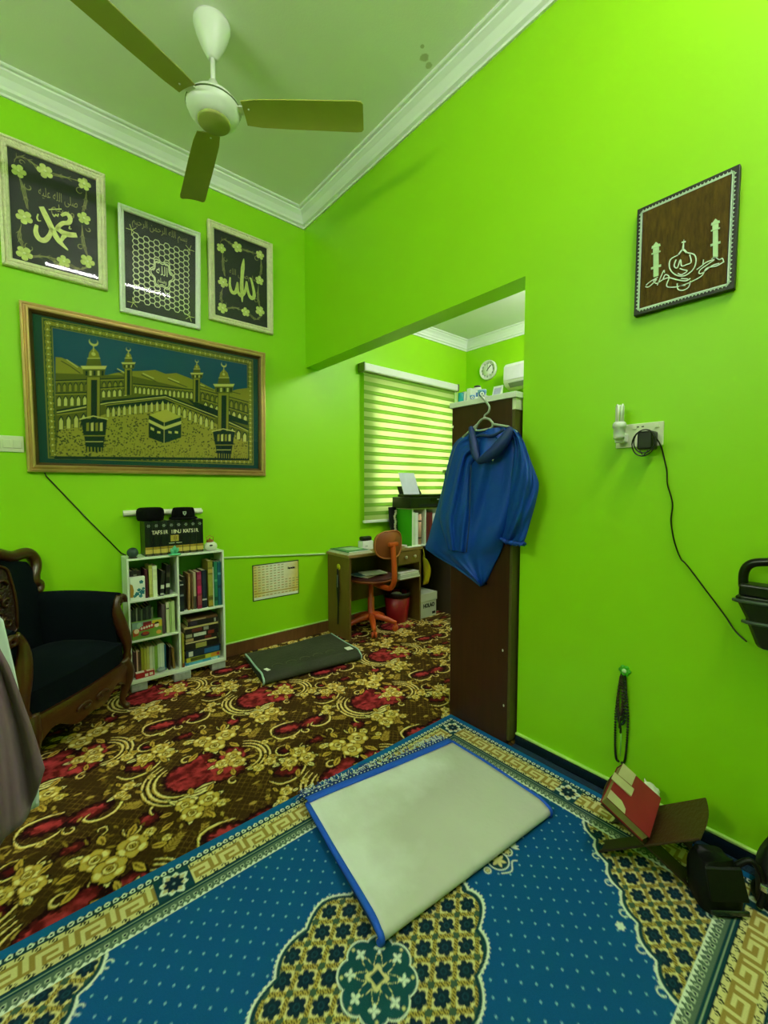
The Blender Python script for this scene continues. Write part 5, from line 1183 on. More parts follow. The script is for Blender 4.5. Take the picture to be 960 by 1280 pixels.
# ------------------------------------------------------------------ dark folded mat near the wall
def folded(name, label, cat, A, B, Cc, D, z0, thick, mats, edge_m, names=('upper_layer', 'lower_layer', 'binding'), bend=.02, seed=1, wave=.006, fold='CD', side=.012):
    """mat folded in two: free edge A-B, fold along D-C; upper layer drawn over the lower one"""
    A, B, Cc, D = [Vector((p[0], p[1], 0)) for p in (A, B, Cc, D)]
    t = thing(name, label, cat, ((A + B + Cc + D) / 4) + Vector((0, 0, z0)))
    nu, nv = 36, 30
    def pos(u, v): return (A * (1 - u) + B * u) * (1 - v) + (D * (1 - u) + Cc * u) * v          # v=0 free edge, v=1 fold
    def wv(u, v): return wave * (math.sin(u * 5 + v * 3 + seed) * .5 + math.sin(v * 6.5 - u * 4 + seed * 2) * .35 + math.sin(u * 11 + v * 9) * .15)
    ht = lambda u, v: z0 + thick * 1.3 + bend * (.35 + .65 * v) * (1 if v < .9 else math.sqrt(max(0, 1 - ((v - .9) / .115) ** 2)) * .92 + .08) + wv(u, v) * (1 - .4 * v) + abs(wave)
    up = [[pos(u / nu, v / nv) + Vector((0, 0, ht(u / nu, v / nv))) for u in range(nu + 1)] for v in range(nv + 1)]
    fd = (D - A + Cc - B).normalized(); rr = ht(.5, 1) 
    for k in range(1, 9):                                                                        # round the fold
        a = PI * k / 8; row = []
        for u in range(nu + 1):
            z1 = ht(u / nu, 1); zl = z0 + thick * .5; p = pos(u / nu, 1); row.append(p + fd * math.sin(a) * (z1 - zl) * .5 + Vector((0, 0, (z1 + zl) / 2 + (z1 - zl) / 2 * math.cos(a))))
        up.append(row)
    part(names[0], MB().grid(up), mats[0], t, solid=thick * .55)
    lo = [[pos(u / nu, v / nv) + Vector((0, 0, z0 + thick * .5)) for u in range(nu + 1)] for v in range(-2, nv + 1)]
    part(names[1], MB().grid(lo), mats[1], t, solid=thick * .8)
    bt = MB()
    Lp = [up[v][0] for v in range(nv + 1)] + [r_[0] for r_ in up[nv + 1:]]; Rp = [up[v][nu] for v in range(nv + 1)] + [r_[nu] for r_ in up[nv + 1:]]
    return t, up, Lp, Rp, pos, ht
MATD = mat('dark_rubber_back', '#2e301f', .8, nscale=9, namt=.55, bump=.5, bscale=60)
def dark_mat():
    t, up, Lp, Rp, pos, ht = folded('folded_floor_mat', 'folded dark olive floor mat with pale edge beside the picture wall', 'mat', (1.130, 2.805), (1.800, 2.755), (1.735, 2.295), (1.060, 2.370), .002, .012, (MATD, MATD), None, bend=.042, seed=3, wave=.008)
    for P in (Lp, Rp): part('edge_binding', MB().tube(P, .0065, 6), mat('pale_aqua_binding', '#a5c4bb', .7), t, label='pale grey blue edge binding')
    e = MB().tube(up[0], .006, 6); part('edge_binding', e, mat('olive_binding', '#4a4c30', .8), t)
    fr = MB()
    for i in range(70):
        u = i / 69; p = pos(u, -.01); a = rng.uniform(-.5, .5); fr.tube([p + Vector((0, 0, .012)), p + Vector((math.sin(a) * .012, .028, .010 + rng.uniform(0, .008)))], .0022, 4)
    part('fringe', fr, mat('grey_brown_fringe', '#8a8466', .9), t)
    tp = MB(); tp.obox(up[26][33] + Vector((0, 0, .010)), (.045, .05, .003), Matrix.Rotation(-.1, 3, 'Z')); part('white_tag', tp, PAPER, t)
    tp = MB(); tp.obox(up[27][2] + Vector((0, 0, .010)), (.022, .04, .003), Matrix.Rotation(.2, 3, 'Z')); part('white_tag', tp, PAPER, t)
    pd = MB()
    for k in range(5):
        c = up[25][6 + 5 * k]; pd.tube([c + Vector((.035 * math.cos(a), .035 * math.sin(a) * .9, .0065)) for a in [q * PI / 6 for q in range(7)]], .0016, 5)
    part('worn_ring_mark', pd, mat('worn_mark', '#5d6046', .9), t)
dark_mat()

# ------------------------------------------------------------------ folded prayer mat on the rug
def prayer_mat():
    cream = mat('cream_felt_backing', '#cbc6c2', .9, nscale=2.6, namt=.16, bump=.3, bscale=35); add_patch(cream, [((.76, 1.26, .05), .36), ((1.02, 1.28, .05), .30), ((1.20, 1.22, .05), .20), ((.72, 1.00, .05), .26)], '#efeef2', 9, .75, 0, .62, 1.35); blue = mat('bright_blue_binding', '#0a52d6', .7, nscale=40, namt=.2); pile = mat('blue_pile', '#12357c', .95, nscale=160, namt=.7, bump=.6, bscale=300)  # paler patches blended into the backing colour along its left and far edges
    A, B, Cc, D = (.752, 1.312), (1.447, 1.222), (1.400, .735), (.668, .800)
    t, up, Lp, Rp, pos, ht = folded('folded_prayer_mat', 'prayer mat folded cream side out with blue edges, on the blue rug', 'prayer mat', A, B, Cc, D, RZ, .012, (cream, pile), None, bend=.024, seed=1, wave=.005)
    def strip(nm, P, w, inw, mt=blue, h=.009, label=None):
        """flat cloth binding wrapped over the edge: a rounded bar following it"""
        part(nm, MB().tube([p + inw for p in P], w, 8), mt, t, label=label)
    strip('blue_binding', Lp, .0095, Vector((-.004, 0, -.001))); strip('blue_binding', Rp, .0085, Vector((.004, 0, -.001)))
    top = MB(); P = [up[0][u] for u in range(37)]; n = Vector((.12, .99, 0))
    top.grid([[p + n * (-.006) + Vector((0, 0, .006)) for p in P], [p + n * .012 + Vector((0, 0, .008)) for p in P], [p + n * .026 + Vector((0, 0, .004)) for p in P], [p + n * .034 + Vector((0, 0, -.006)) for p in P]]); part('blue_binding', top, blue, t, solid=.004)
    pl = MB(); pl.grid([[p + n * k + Vector((0, 0, (-.001 if k < .035 else -.006 if k < .055 else -.016 if k < .075 else -.030) + .002 * math.sin(i * 2.1 + k * 99))) for i, p in enumerate(P)] for k in (.030, .050, .070, .086)]); part('pile_edge', pl, pile, t, solid=.006)
    dt = MB()
    for i in range(44):
        f = i / 43 * 36; p = P[int(f)].lerp(P[min(36, int(f) + 1)], f % 1); dt.sphere(p + n * .036 + Vector((0, 0, .004)), (.004, .0026, .0022), 6, 4)
    part('white_stitching', dt, PAPER, t)
    fr = MB()
    for i in range(95):
        u = i / 94; p = pos(u, 0) + Vector((0, 0, RZ)); zt = ht(u, 0) - RZ
        dens = 1.0 if (u < .30 or u > .80) else .5
        for k in range(3):
            if rng.random() > dens: continue
            a = rng.uniform(-.9, .9); k0 = rng.uniform(.045, .080); q = p + n * k0; l = rng.uniform(.022, .038); fr.tube([q + Vector((0, 0, max(.012, zt - (k0 - .035) * .62 + .004))), q + Vector((math.sin(a) * l * .6, math.cos(a) * l * .6, zt * .6 + .004)), q + Vector((math.sin(a * 1.6) * l, math.cos(a) * l * 1.1, .005))], [.0020, .0018, .0008], 4, 0 if (i * 7 + k) % 5 < 3 and .0 < u else 1)
    part('fringe', fr, [mat('white_fringe', '#dfe4e0', .9), mat('blue_fringe', '#123f96', .9)], t, label='white and blue fringe')
prayer_mat()

# ------------------------------------------------------------------ carved armchair
def armchair():
    cx, cy, an = .050, 2.530, math.radians(-43.7); fy = Vector((math.cos(an), math.sin(an), 0)); fx = Vector((-fy.y, fy.x, 0)); up = Vector((0, 0, 1)); O = Vector((cx, cy, 0))
    W = lambda x, y, z: O + fx * x + fy * y + up * z
    t = thing('armchair', 'carved dark wood armchair with dark teal velvet seat left of the bookcase', 'armchair', O)
    wood = mat('carved_mahogany', '#43200a', .28, nscale=10, namt=.45, stretch=(1, 1, 3), bump=.15, bscale=40, coat=.35); vel = mat('dark_teal_velvet', '#050f14', .9, nscale=7, namt=.35, spec=.12, bump=.1, bscale=200)
    def cush(nm, x0, x1, y0, y1, z0, zf, dome=.02):
        n, m = 14, 14; T = []
        for j in range(m + 1):
            r = []
            for i in range(n + 1):
                u, v = i / n, j / m; e = (1 - abs(2 * u - 1) ** 5) * (1 - abs(2 * v - 1) ** 5)
                r.append(W(x0 + (x1 - x0) * u, y0 + (y1 - y0) * v + .02 * math.sin(PI * u) * v, zf(u, v) - .05 * (1 - e) + dome * math.sin(PI * u) * math.sin(PI * v)))
            T.append(r)
        Bm = [[Vector((p.x, p.y, z0)) for p in r] for r in T]; mb = MB().grid(T); mb.grid([r[::-1] for r in Bm])
        ring = lambda G: [G[0][i] for i in range(n + 1)] + [G[j][n] for j in range(1, m + 1)] + [G[m][i] for i in range(n - 1, -1, -1)] + [G[j][0] for j in range(m - 1, 0, -1)]
        a, b = ring(T), ring(Bm); k = len(a); mb.add(a + b, [(i, k + i, k + (i + 1) % k, (i + 1) % k) for i in range(k)], 0, True)
        return part(nm, mb, vel, t)
    cush('seat_cushion', -.275, .275, -.20, .185, .22, lambda u, v: .415 - .02 * (1 - v), .025)
    # upholstered back with carved middle panel
    bk = MB(); n, m = 20, 12; F_, R_ = [], []
    for j in range(m + 1):
        v = j / m; rf, rb = [], []
        for i in range(n + 1):
            u = -1 + 2 * i / n; hw = .255 - .02 * v; topz = .80 + .05 * math.cos(u * PI / 2) - (.03 if abs(u) > .9 else 0)
            z = .36 + (topz - .36) * v; y = -.215 - .05 * v - .025 * (1 - u * u); rf.append(W(hw * u, y + .012 * math.sin(PI * v), z)); rb.append(W(hw * u, y - .045, z))
        F_.append(rf); R_.append(rb)
    bk.grid(F_); bk.grid([r[::-1] for r in R_]); ring = lambda G: [G[0][i] for i in range(n + 1)] + [G[j][n] for j in range(1, m + 1)] + [G[m][i] for i in range(n - 1, -1, -1)] + [G[j][0] for j in range(m - 1, 0, -1)]
    a, b = ring(F_), ring(R_); k = len(a); bk.add(a + b, [(i, k + i, k + (i + 1) % k, (i + 1) % k) for i in range(k)]); part('back_upholstery', bk, vel, t)
    cp = MB(); pts = [(.10, .50), (.115, .62), (.105, .74), (.085, .80), (0, .82), (-.085, .80), (-.105, .74), (-.115, .62), (-.10, .50), (-.05, .46), (0, .475), (.05, .46)]
    yb = lambda z: -.230 - .05 * (z - .36) / .46; cp.prism([W(x, yb(z) + .012, z) for x, z in pts], fy * -.03); part('carved_panel', cp, mat('dark_carved_wood', '#2e1609', .35, nscale=30, namt=.6, bump=.9, bscale=70), t, label='darker carved wood panel in the chair back')
    cv = MB()
    for s_ in (-1, 1):
        for q, (x, z, r) in enumerate(((.05, .72, .030), (.06, .63, .026), (.055, .54, .030), (.025, .77, .018), (.02, .58, .02))):
            cv.tube([W(s_ * (x + r * (1 - i * .07) * math.cos(i * .62 + q)), yb(z) + .018, z + r * (1 - i * .07) * math.sin(i * .62 + q)) for i in range(11)], [.009 - .0005 * i for i in range(11)], 6)
    for k in range(5): cv.sphere(W(.022 * math.cos(k * 1.26), yb(.66) + .020, .665 + .026 * math.sin(k * 1.26)), .017, 8, 6)
    part('carving', cv, wood, part_parent := t)
    bd = MB(); loop = smooth_path([W(x, yb(z) + .016, z) for x, z in pts + pts[:1]], 3); bd.tube(loop, .007, 6); part('panel_moulding', bd, wood, t)
    cr = [(.262, .640), (.285, .655), (.290, .680), (.268, .695), (.272, .73), (.292, .77), (.295, .81), (.270, .845), (.225, .85), (.16, .845), (.08, .872), (0, .895), (-.08, .872), (-.16, .845), (-.225, .85), (-.270, .845), (-.295, .81), (-.292, .77), (-.272, .73), (-.268, .695), (-.290, .680), (-.285, .655), (-.262, .640)]
    crm = MB(); P = smooth_path([W(x * .93, -.245 - .05 * (z - .6) / .25, z) for x, z in cr], 4); k = len(P); crm.tube(P, [.016 + .014 * math.sin(PI * i / (k - 1)) ** .5 for i in range(k)], 10); part('crest_rail', crm, wood, t)
    # arms
    for s_ in (-1, 1):
        am = MB(); n, m = 14, 10; rows = []
        for j in range(n + 1):
            v = j / n; y = -.255 + .405 * v; xo = s_ * (.262 + .050 * v ** 1.5); zt = .640 - .010 * v + .012 * math.sin(PI * v); r = []
            for x, z in ((-.028, .30), (-.036, .45), (-.040, zt - .06), (-.030, zt - .015), (-.008, zt), (.018, zt - .010), (.030, zt - .035), (.026, zt - .065), (.008, zt - .085), (.006, .42), (.006, .30)): r.append(W(xo + s_ * x, y, z))
            rows.append(r)
        am.grid(rows if s_ < 0 else [r[::-1] for r in rows]); am.add(rows[0], [tuple(range(11))]); am.add(rows[-1], [tuple(range(11))[::-1]]); part('arm', am, vel, t)
        fr = MB(); sc = [W(s_ * (.318 + .028 * (1 - i * .075) * math.cos(i * .6 - .6)), .160, .585 + .030 * (1 - i * .075) * math.sin(i * .6 - .6)) for i in range(12)]; fr.tube(sc, [.015 - .0007 * i for i in range(12)], 8)
        fr.tube(smooth_path([W(s_ * x, y, z) for x, y, z in ((.300, .155, .610), (.278, .160, .575), (.276, .165, .52), (.292, .175, .44), (.312, .185, .36), (.308, .185, .28), (.290, .180, .22))], 4), [.016] * 5 + [.018 + .012 * math.sin(PI * i / 14) for i in range(15)] + [.024] * 5, 10)
        part('arm_front', fr, wood, t)
    # rails and legs
    ap = MB(); n = 24; tp, bt = [], []
    for i in range(n + 1):
        u = -1 + 2 * i / n; d = .215 - .055 * math.exp(-(u * 2.6) ** 2) - .035 * abs(u) ** 4 + .018 * math.cos(u * 9); tp.append((u, .262)); bt.append((u, d - .04))
    for y0, y1 in ((.200, .172),):
        F1 = [[W(.285 * u, y0 + .022 * (1 - u * u), z) for u, z in tp], [W(.285 * u, y0 + .022 * (1 - u * u) + .012, .235) for u, z in tp], [W(.285 * u, y0 + .022 * (1 - u * u), z) for u, z in bt]]
        ap.grid(F1); ap.grid([[p - fy * .03 for p in r][::-1] for r in F1]); R = F1[0] + F1[2][::-1]; k = len(R); ap.add(R + [p - fy * .03 for p in R], [(i, (i + 1) % k, k + (i + 1) % k, k + i) for i in range(k)])
    for s_ in (-1, 1):
        ap.tube([W(s_ * (.05 + .05 * (1 - i * .08) * math.cos(i * .6)), .232, .19 + .022 * (1 - i * .08) * math.sin(i * .6)) for i in range(10)], .007, 6)
    part('apron', ap, wood, t)
    sr = MB()
    for s_ in (-1, 1): sr.tube([W(s_ * .275, .18, .24), W(s_ * .262, -.22, .24)], .026, 8)
    sr.tube([W(-.262, -.235, .24), W(.262, -.235, .24)], .026, 8); part('seat_rail', sr, wood, t)
    for s_ in (-1, 1):
        part('leg', MB().tube(smooth_path([W(s_ * x, y, z) for x, y, z in ((.278, .175, .27), (.292, .195, .20), (.282, .190, .12), (.268, .178, .06), (.276, .190, .022), (.288, .205, .013))], 4), [.036, .036, .036, .036, .036, .034, .030, .026, .022, .020, .018, .016, .015, .014, .014, .015, .017, .019, .018, .016, .012], 10), wood, t)
        part('leg', MB().tube(smooth_path([W(s_ * x, y, z) for x, y, z in ((.250, -.225, .26), (.250, -.232, .16), (.252, -.25, .08), (.256, -.275, .012))], 4), [.024, .024, .023, .022, .021, .02, .019, .018, .017, .016, .015, .015, .015], 8), wood, t)
armchair()

# ------------------------------------------------------------------ robes hanging at the left edge
_h = ray(20, 900); _h = Vector((_h.x, _h.y, 0)).normalized()
def onp(px, py, D): d = ray(px, py); return _c + d * (D / d.dot(_h))
def cloth(rows, D, fold, nf, seed, nu=44):
    """rows: (left px, right px, py at left, py at right, extra depth); a hanging folded sheet"""
    G = []
    for j, (xl, xr, yl, yr, dd) in enumerate(rows):
        r = []; amp = fold * (.25 + .75 * j / (len(rows) - 1))
        for i in range(nu + 1):
            u = i / nu; o = amp * (math.sin(u * nf * PI + seed) * .7 + .3 * math.sin(u * nf * 2.3 * PI + seed * 2 + j * .05)); r.append(onp(xl + (xr - xl) * u, yl + (yr - yl) * u ** (1 + 4 * (j / (len(rows) - 1)) ** 2) + 6 * math.sin(u * nf * PI + seed + 1) * (j / (len(rows) - 1)) ** 6, D + dd + o))
        G.append(r)
    return G
def lerp_rows(keys, n):
    out = []
    for k in range(n + 1):
        q = k / n * (len(keys) - 1); i = min(int(q), len(keys) - 2); f = q - i; out.append(tuple(a * (1 - f) + b * f for a, b in zip(keys[i], keys[i + 1])))
    return out
Dr = 1.42
mauve = mat('mauve_velvet', '#7a5c6c', .9, nscale=5, namt=.2, sheen=.08, bump=.08, bscale=150); wrobe = mat('white_cotton', '#dfe8ea', .8, nscale=6, namt=.05)
k1 = [(-150, -60, 740, 745, .05), (-175, -8, 790, 800, 0), (-185, 10, 840, 832, -.02), (-195, 24, 890, 868, -.03), (-205, 36, 950, 900, -.04), (-215, 46, 1020, 930, -.05), (-225, 56, 1105, 967, -.06)]
G = cloth(lerp_rows(k1, 40), Dr, .050, 11, .4, 70)
stand_top = onp(-105, 735, Dr + .06)
t = thing('robe', 'mauve velvet robe hanging in folds at the left edge of the photo', 'robe', onp(-90, 1060, Dr)); part('front_panel', MB().grid(G), mauve, t, solid=.006)
k1b = [(-150, -60, 740, 745, .08), (-175, -25, 800, 800, .10), (-195, 0, 890, 868, .12), (-215, 18, 1010, 950, .13), (-222, 24, 1050, 990, .13)]
part('back_panel', MB().grid(cloth(lerp_rows(k1b, 24), Dr, .03, 5, 1.9)), mauve, t, solid=.006)
part('shoulder_fold', MB().tube(smooth_path([onp(-150, 738, Dr + .06), onp(-105, 728, Dr + .06), onp(-58, 744, Dr + .06)], 5), .030, 10), mauve, t)
k2 = [(-140, -20, 745, 752, .12), (-150, 4, 800, 775, .09), (-150, 18, 860, 835, .06), (-150, 27, 920, 880, .04), (-150, 36, 960, 925, .03), (-150, 48, 1000, 962, .02), (-150, 49, 1050, 1006, .02)]
t = thing('robe', 'white robe showing behind the mauve velvet robe', 'robe', onp(-90, 1050, Dr + .1)); part('panel', MB().grid(cloth(lerp_rows(k2, 30), Dr, .012, 5, 2.2)), wrobe, t, solid=.005)
part('shoulder_fold', MB().tube(smooth_path([onp(-135, 742, Dr + .14), onp(-95, 733, Dr + .14), onp(-24, 752, Dr + .14)], 5), .022, 10), wrobe, t)
def stand():
    a, b = onp(-170, 741, Dr + .09), onp(-30, 741, Dr + .09); z = a.z - .005; a.z = b.z = z; ft = Vector((a.x, a.y, 0)); t = thing('clothes_stand', 'low wooden clothes stand carrying the robes at the left edge', 'clothes stand', ft); w = mat('stand_wood', '#4a2c14', .5, nscale=12, namt=.3)
    part('bar', MB().tube([a, b], .012, 10), w, t); part('pole', MB().tube([ft + Vector((0, 0, .02)), Vector((a.x, a.y, z + .03))], .016, 12), w, t)
    for k in range(3): part('leg', MB().tube([ft + Vector((0, 0, .12)), ft + Vector((.2 * math.cos(k * 2.1 + 2.6), .2 * math.sin(k * 2.1 + 2.6), .012))], .011, 8), w, t)
stand()

# ------------------------------------------------------------------ tall dark cabinet in the opening, with its things
KX, KY0, KY1, KZ = 1.669, 1.070, 1.428, 1.592
def cabinet():
    t = thing('tall_cabinet', 'tall dark brown cabinet standing in the opening, jacket hung on its side', 'cabinet', (KX + .33, (KY0 + KY1) / 2, 0)); x1 = 2.33
    part('side_panel', MB().box(KX, KX + .018, KY0 + .014, KY1, .0, KZ), WOODDK, t, bevel=.0015); part('side_panel', MB().box(x1 - .018, x1, KY0 + .014, KY1 - .018, .0, KZ), WOODDK, t, bevel=.0015)
    part('back_board', MB().box(KX + .004, x1, KY0, KY0 + .014, .02, KZ - .05), OLIVE, t, label='olive hardboard back'); part('back_rail', MB().box(KX + .003, x1, KY0 - .004, KY0 + .014, KZ - .05, KZ), CREAMP, t)
    part('top', MB().box(KX - .010, x1 + .005, KY0 - .012, KY1 + .010, KZ, KZ + .026), mat('white_board', '#e8ece4', .4), t, bevel=.002, label='white top board'); part('plinth', MB().box(KX + .018, x1 - .018, KY0 + .014, KY1 - .03, 0, .06), WOODDK, t)
    for k in range(2):
        a = KX + .018 + k * (x1 - KX - .02) / 2; d = part('door', MB().box(a, a + (x1 - KX - .02) / 2 - .003, KY1 - .018, KY1, .062, KZ - .002), WOODDK, t, bevel=.0015); hx = a + ((x1 - KX) / 2 - .05 if k == 0 else .03)
        part('handle', MB().tube([(hx, KY1, .78), (hx, KY1 + .025, .79), (hx, KY1 + .025, .89), (hx, KY1, .90)], .005, 8), mat('steel_handle', '#9a9a94', .3, .8), d)
    for y, z in ((KY1 - .006, .46), (KY0 + .040, .44), (KY1 - .005, 1.50), (KY0 + .03, .18)): part('white_scuff', MB().sphere((KX - .0005, y, z), (.001, .004, .007), 8, 5), PAPER, t)
cabinet()
KT = KZ + .0262
def on_top(px, py, X): p = onx(px, py, X); return p.y
y = on_top(577, 500, 1.715); t = thing('tumbler', 'teal cylinder standing on the far left end of the cabinet top', 'cup', (1.715, y, KT)); part('body', MB().lathe([(0, 0), (.016, 0), (.018, .004), (.018, .052), (.016, .054), (0, .054)], (1.715, y, KT), n=20), mat('teal_plastic', '#0fa3a8', .35), t); part('base_ring', MB().lathe([(.0165, 0), (.0188, .001), (.0188, .006), (.0165, .007)], (1.715, y, KT)), mat('dark_teal_plastic', '#0a6f78', .35), t)
for px, w_, h_, d_, lb in ((583.5, .022, .056, .05, 'white carton beside the teal cylinder on the cabinet'), (590.5, .024, .066, .06, 'taller white carton behind the blue and white tins on the cabinet')):
    X = 1.735; y = on_top(px, 498, X); t = thing('carton', lb, 'box', (X, y, KT)); part('body', MB().box(X - d_ / 2, X + d_ / 2, y - w_ / 2, y + w_ / 2, KT, KT + h_), WHITE, t, bevel=.0015); part('lid_flap', MB().box(X - d_ / 2 + .001, X + d_ / 2 - .001, y - w_ / 2 + .001, y + w_ / 2 - .001, KT + h_, KT + h_ + .0015), PAPER, t)
BL = mat('mid_blue_print', '#2b62a8', .4); LB = mat('light_blue_print', '#7fb0e0', .4); NV = mat('navy_print', '#15264a', .4)
def tin(px, X, r, h, label, ring):
    y = on_top(px, 498, X); t = thing('round_tin', label, 'tin', (X, y, KT)); part('body', MB().lathe([(0, 0), (r, 0), (r, h), (r * .96, h + .002), (0, h + .002)], (X, y, KT), n=24), WHITE, t)
    part('colour_band', MB().lathe([(r + .0003, h * .62), (r + .0008, h * .63), (r + .0008, h * .98), (r + .0003, h * .99)], (X, y, KT), n=24), LB, t)
    n = Vector((-X, -y, 0)).normalized(); s_ = Vector((-n.y, n.x, 0)); c = Vector((X, y, KT + h * .5)) + n * (r + .0006)
    for nm, rr, m_, o in (('print_ring', r * .78, BL, 0), ('print_disc', r * .52, WHITE, .0008), ('print_dot', r * .2, NV, .0016)): part(nm, MB().prism([c + s_ * rr * math.cos(k * PI / 10) + Vector((0, 0, rr * math.sin(k * PI / 10))) + n * o for k in range(20)], n * -.004), m_, t)
tin(590.5, 1.69, .013, .026, 'small blue printed tin at the front of the cabinet top', 1); tin(602.5, 1.70, .020, .043, 'larger blue and white tin with a dark dot on the cabinet top', 1)
X = 1.765; y = on_top(596.5, 498, X); t = thing('bottle', 'white bottle with blue label and black cap behind the tins on the cabinet', 'bottle', (X, y, KT)); part('body', MB().lathe([(0, 0), (.017, 0), (.018, .006), (.018, .054), (.012, .062), (.011, .066)], (X, y, KT), n=20), WHITE, t); part('label_band', MB().lathe([(.0182, .030), (.0186, .031), (.0186, .050), (.0182, .051)], (X, y, KT), n=20), BL, t); part('neck', MB().lathe([(.011, .065), (.0185, .067), (.020, .073), (.020, .076)], (X, y, KT), n=20), WHITE, t); part('cap', MB().lathe([(.0165, .0755), (.0168, .076), (.0168, .086), (.012, .088), (0, .088)], (X, y, KT), n=20), BLACK, t)
X = 1.735; y = on_top(620, 492, X); t = thing('card_stand', 'small white framed card standing on the right part of the cabinet top', 'card', (X, y, KT)); part('frame', MB().hexa([(X, y - .026, KT), (X + .012, y - .026, KT), (X + .012, y + .026, KT), (X, y + .026, KT), (X + .018, y - .026, KT + .062), (X + .022, y - .026, KT + .062), (X + .022, y + .026, KT + .062), (X + .018, y + .026, KT + .062)]), WHITE, t); part('picture', MB().hexa([(X + .0022, y - .019, KT + .012), (X + .004, y - .019, KT + .012), (X + .004, y + .019, KT + .012), (X + .0022, y + .019, KT + .012), (X + .0140, y - .019, KT + .052), (X + .016, y - .019, KT + .052), (X + .016, y + .019, KT + .052), (X + .0140, y + .019, KT + .052)]), mat('lilac_print', '#b9b6dc', .5, nscale=40, namt=.3), t)
t = thing('paper_pad', 'low stack of white paper lying between tins and card on the cabinet', 'paper', (1.72, on_top(609, 496, 1.72), KT)); part('sheets', MB().box(1.69, 1.75, on_top(609, 496, 1.72) - .018, on_top(609, 496, 1.72) + .016, KT, KT + .012), mat('lavender_paper', '#dcdcec', .7), t, bevel=.001)

# jacket on its hanger
def jq(x, y, X): return onx(520 + x / 5.118, 490 + y / 5.118, X)
def hanger():
    XH = KX - .030; t = thing('coat_hanger', 'pale grey plastic hanger hooked over the cabinet top, carrying the jacket', 'hanger', jq(440, 165, XH)); m = mat('pale_grey_plastic', '#a9b3a2', .35)
    hk = [onx(606, 505, KX + .012) + Vector((0, 0, .0)), ] ; yk = hk[0].y; zt = KT
    P = [Vector((KX + .012, yk, zt - .0 + .006)), Vector((KX - .002, yk, zt + .010)), Vector((KX - .018, yk - .002, zt + .004)), jq(458, 75, XH), jq(470, 100, XH), jq(462, 130, XH), jq(440, 150, XH), jq(440, 168, XH)]
    part('hook', MB().tube(smooth_path(P, 4), .0048, 8), m, t)
    lp = [jq(440, 168, XH), jq(470, 175, XH), (jq(492, 205, XH)), jq(480, 232, XH), jq(440, 242, XH), jq(392, 248, XH), jq(380, 238, XH), jq(395, 205, XH), jq(418, 178, XH)]
    part('neck_loop', MB().tube(smooth_path(lp + lp[:1], 3), .0055, 8), m, t)
    part('arm', MB().tube([jq(488, 205, XH), jq(530, 212, XH), jq(590, 222, XH), jq(645, 260, XH - .004)], .0058, 8), m, t); part('arm', MB().tube([jq(395, 206, XH), jq(350, 245, XH), jq(300, 290, XH - .004)], .0058, 8), m, t); part('bar', MB().tube([jq(300, 290, XH - .004), jq(372, 346, XH - .01), jq(500, 320, XH - .01), jq(645, 262, XH - .004)], .0050, 8), m, t)
hanger()
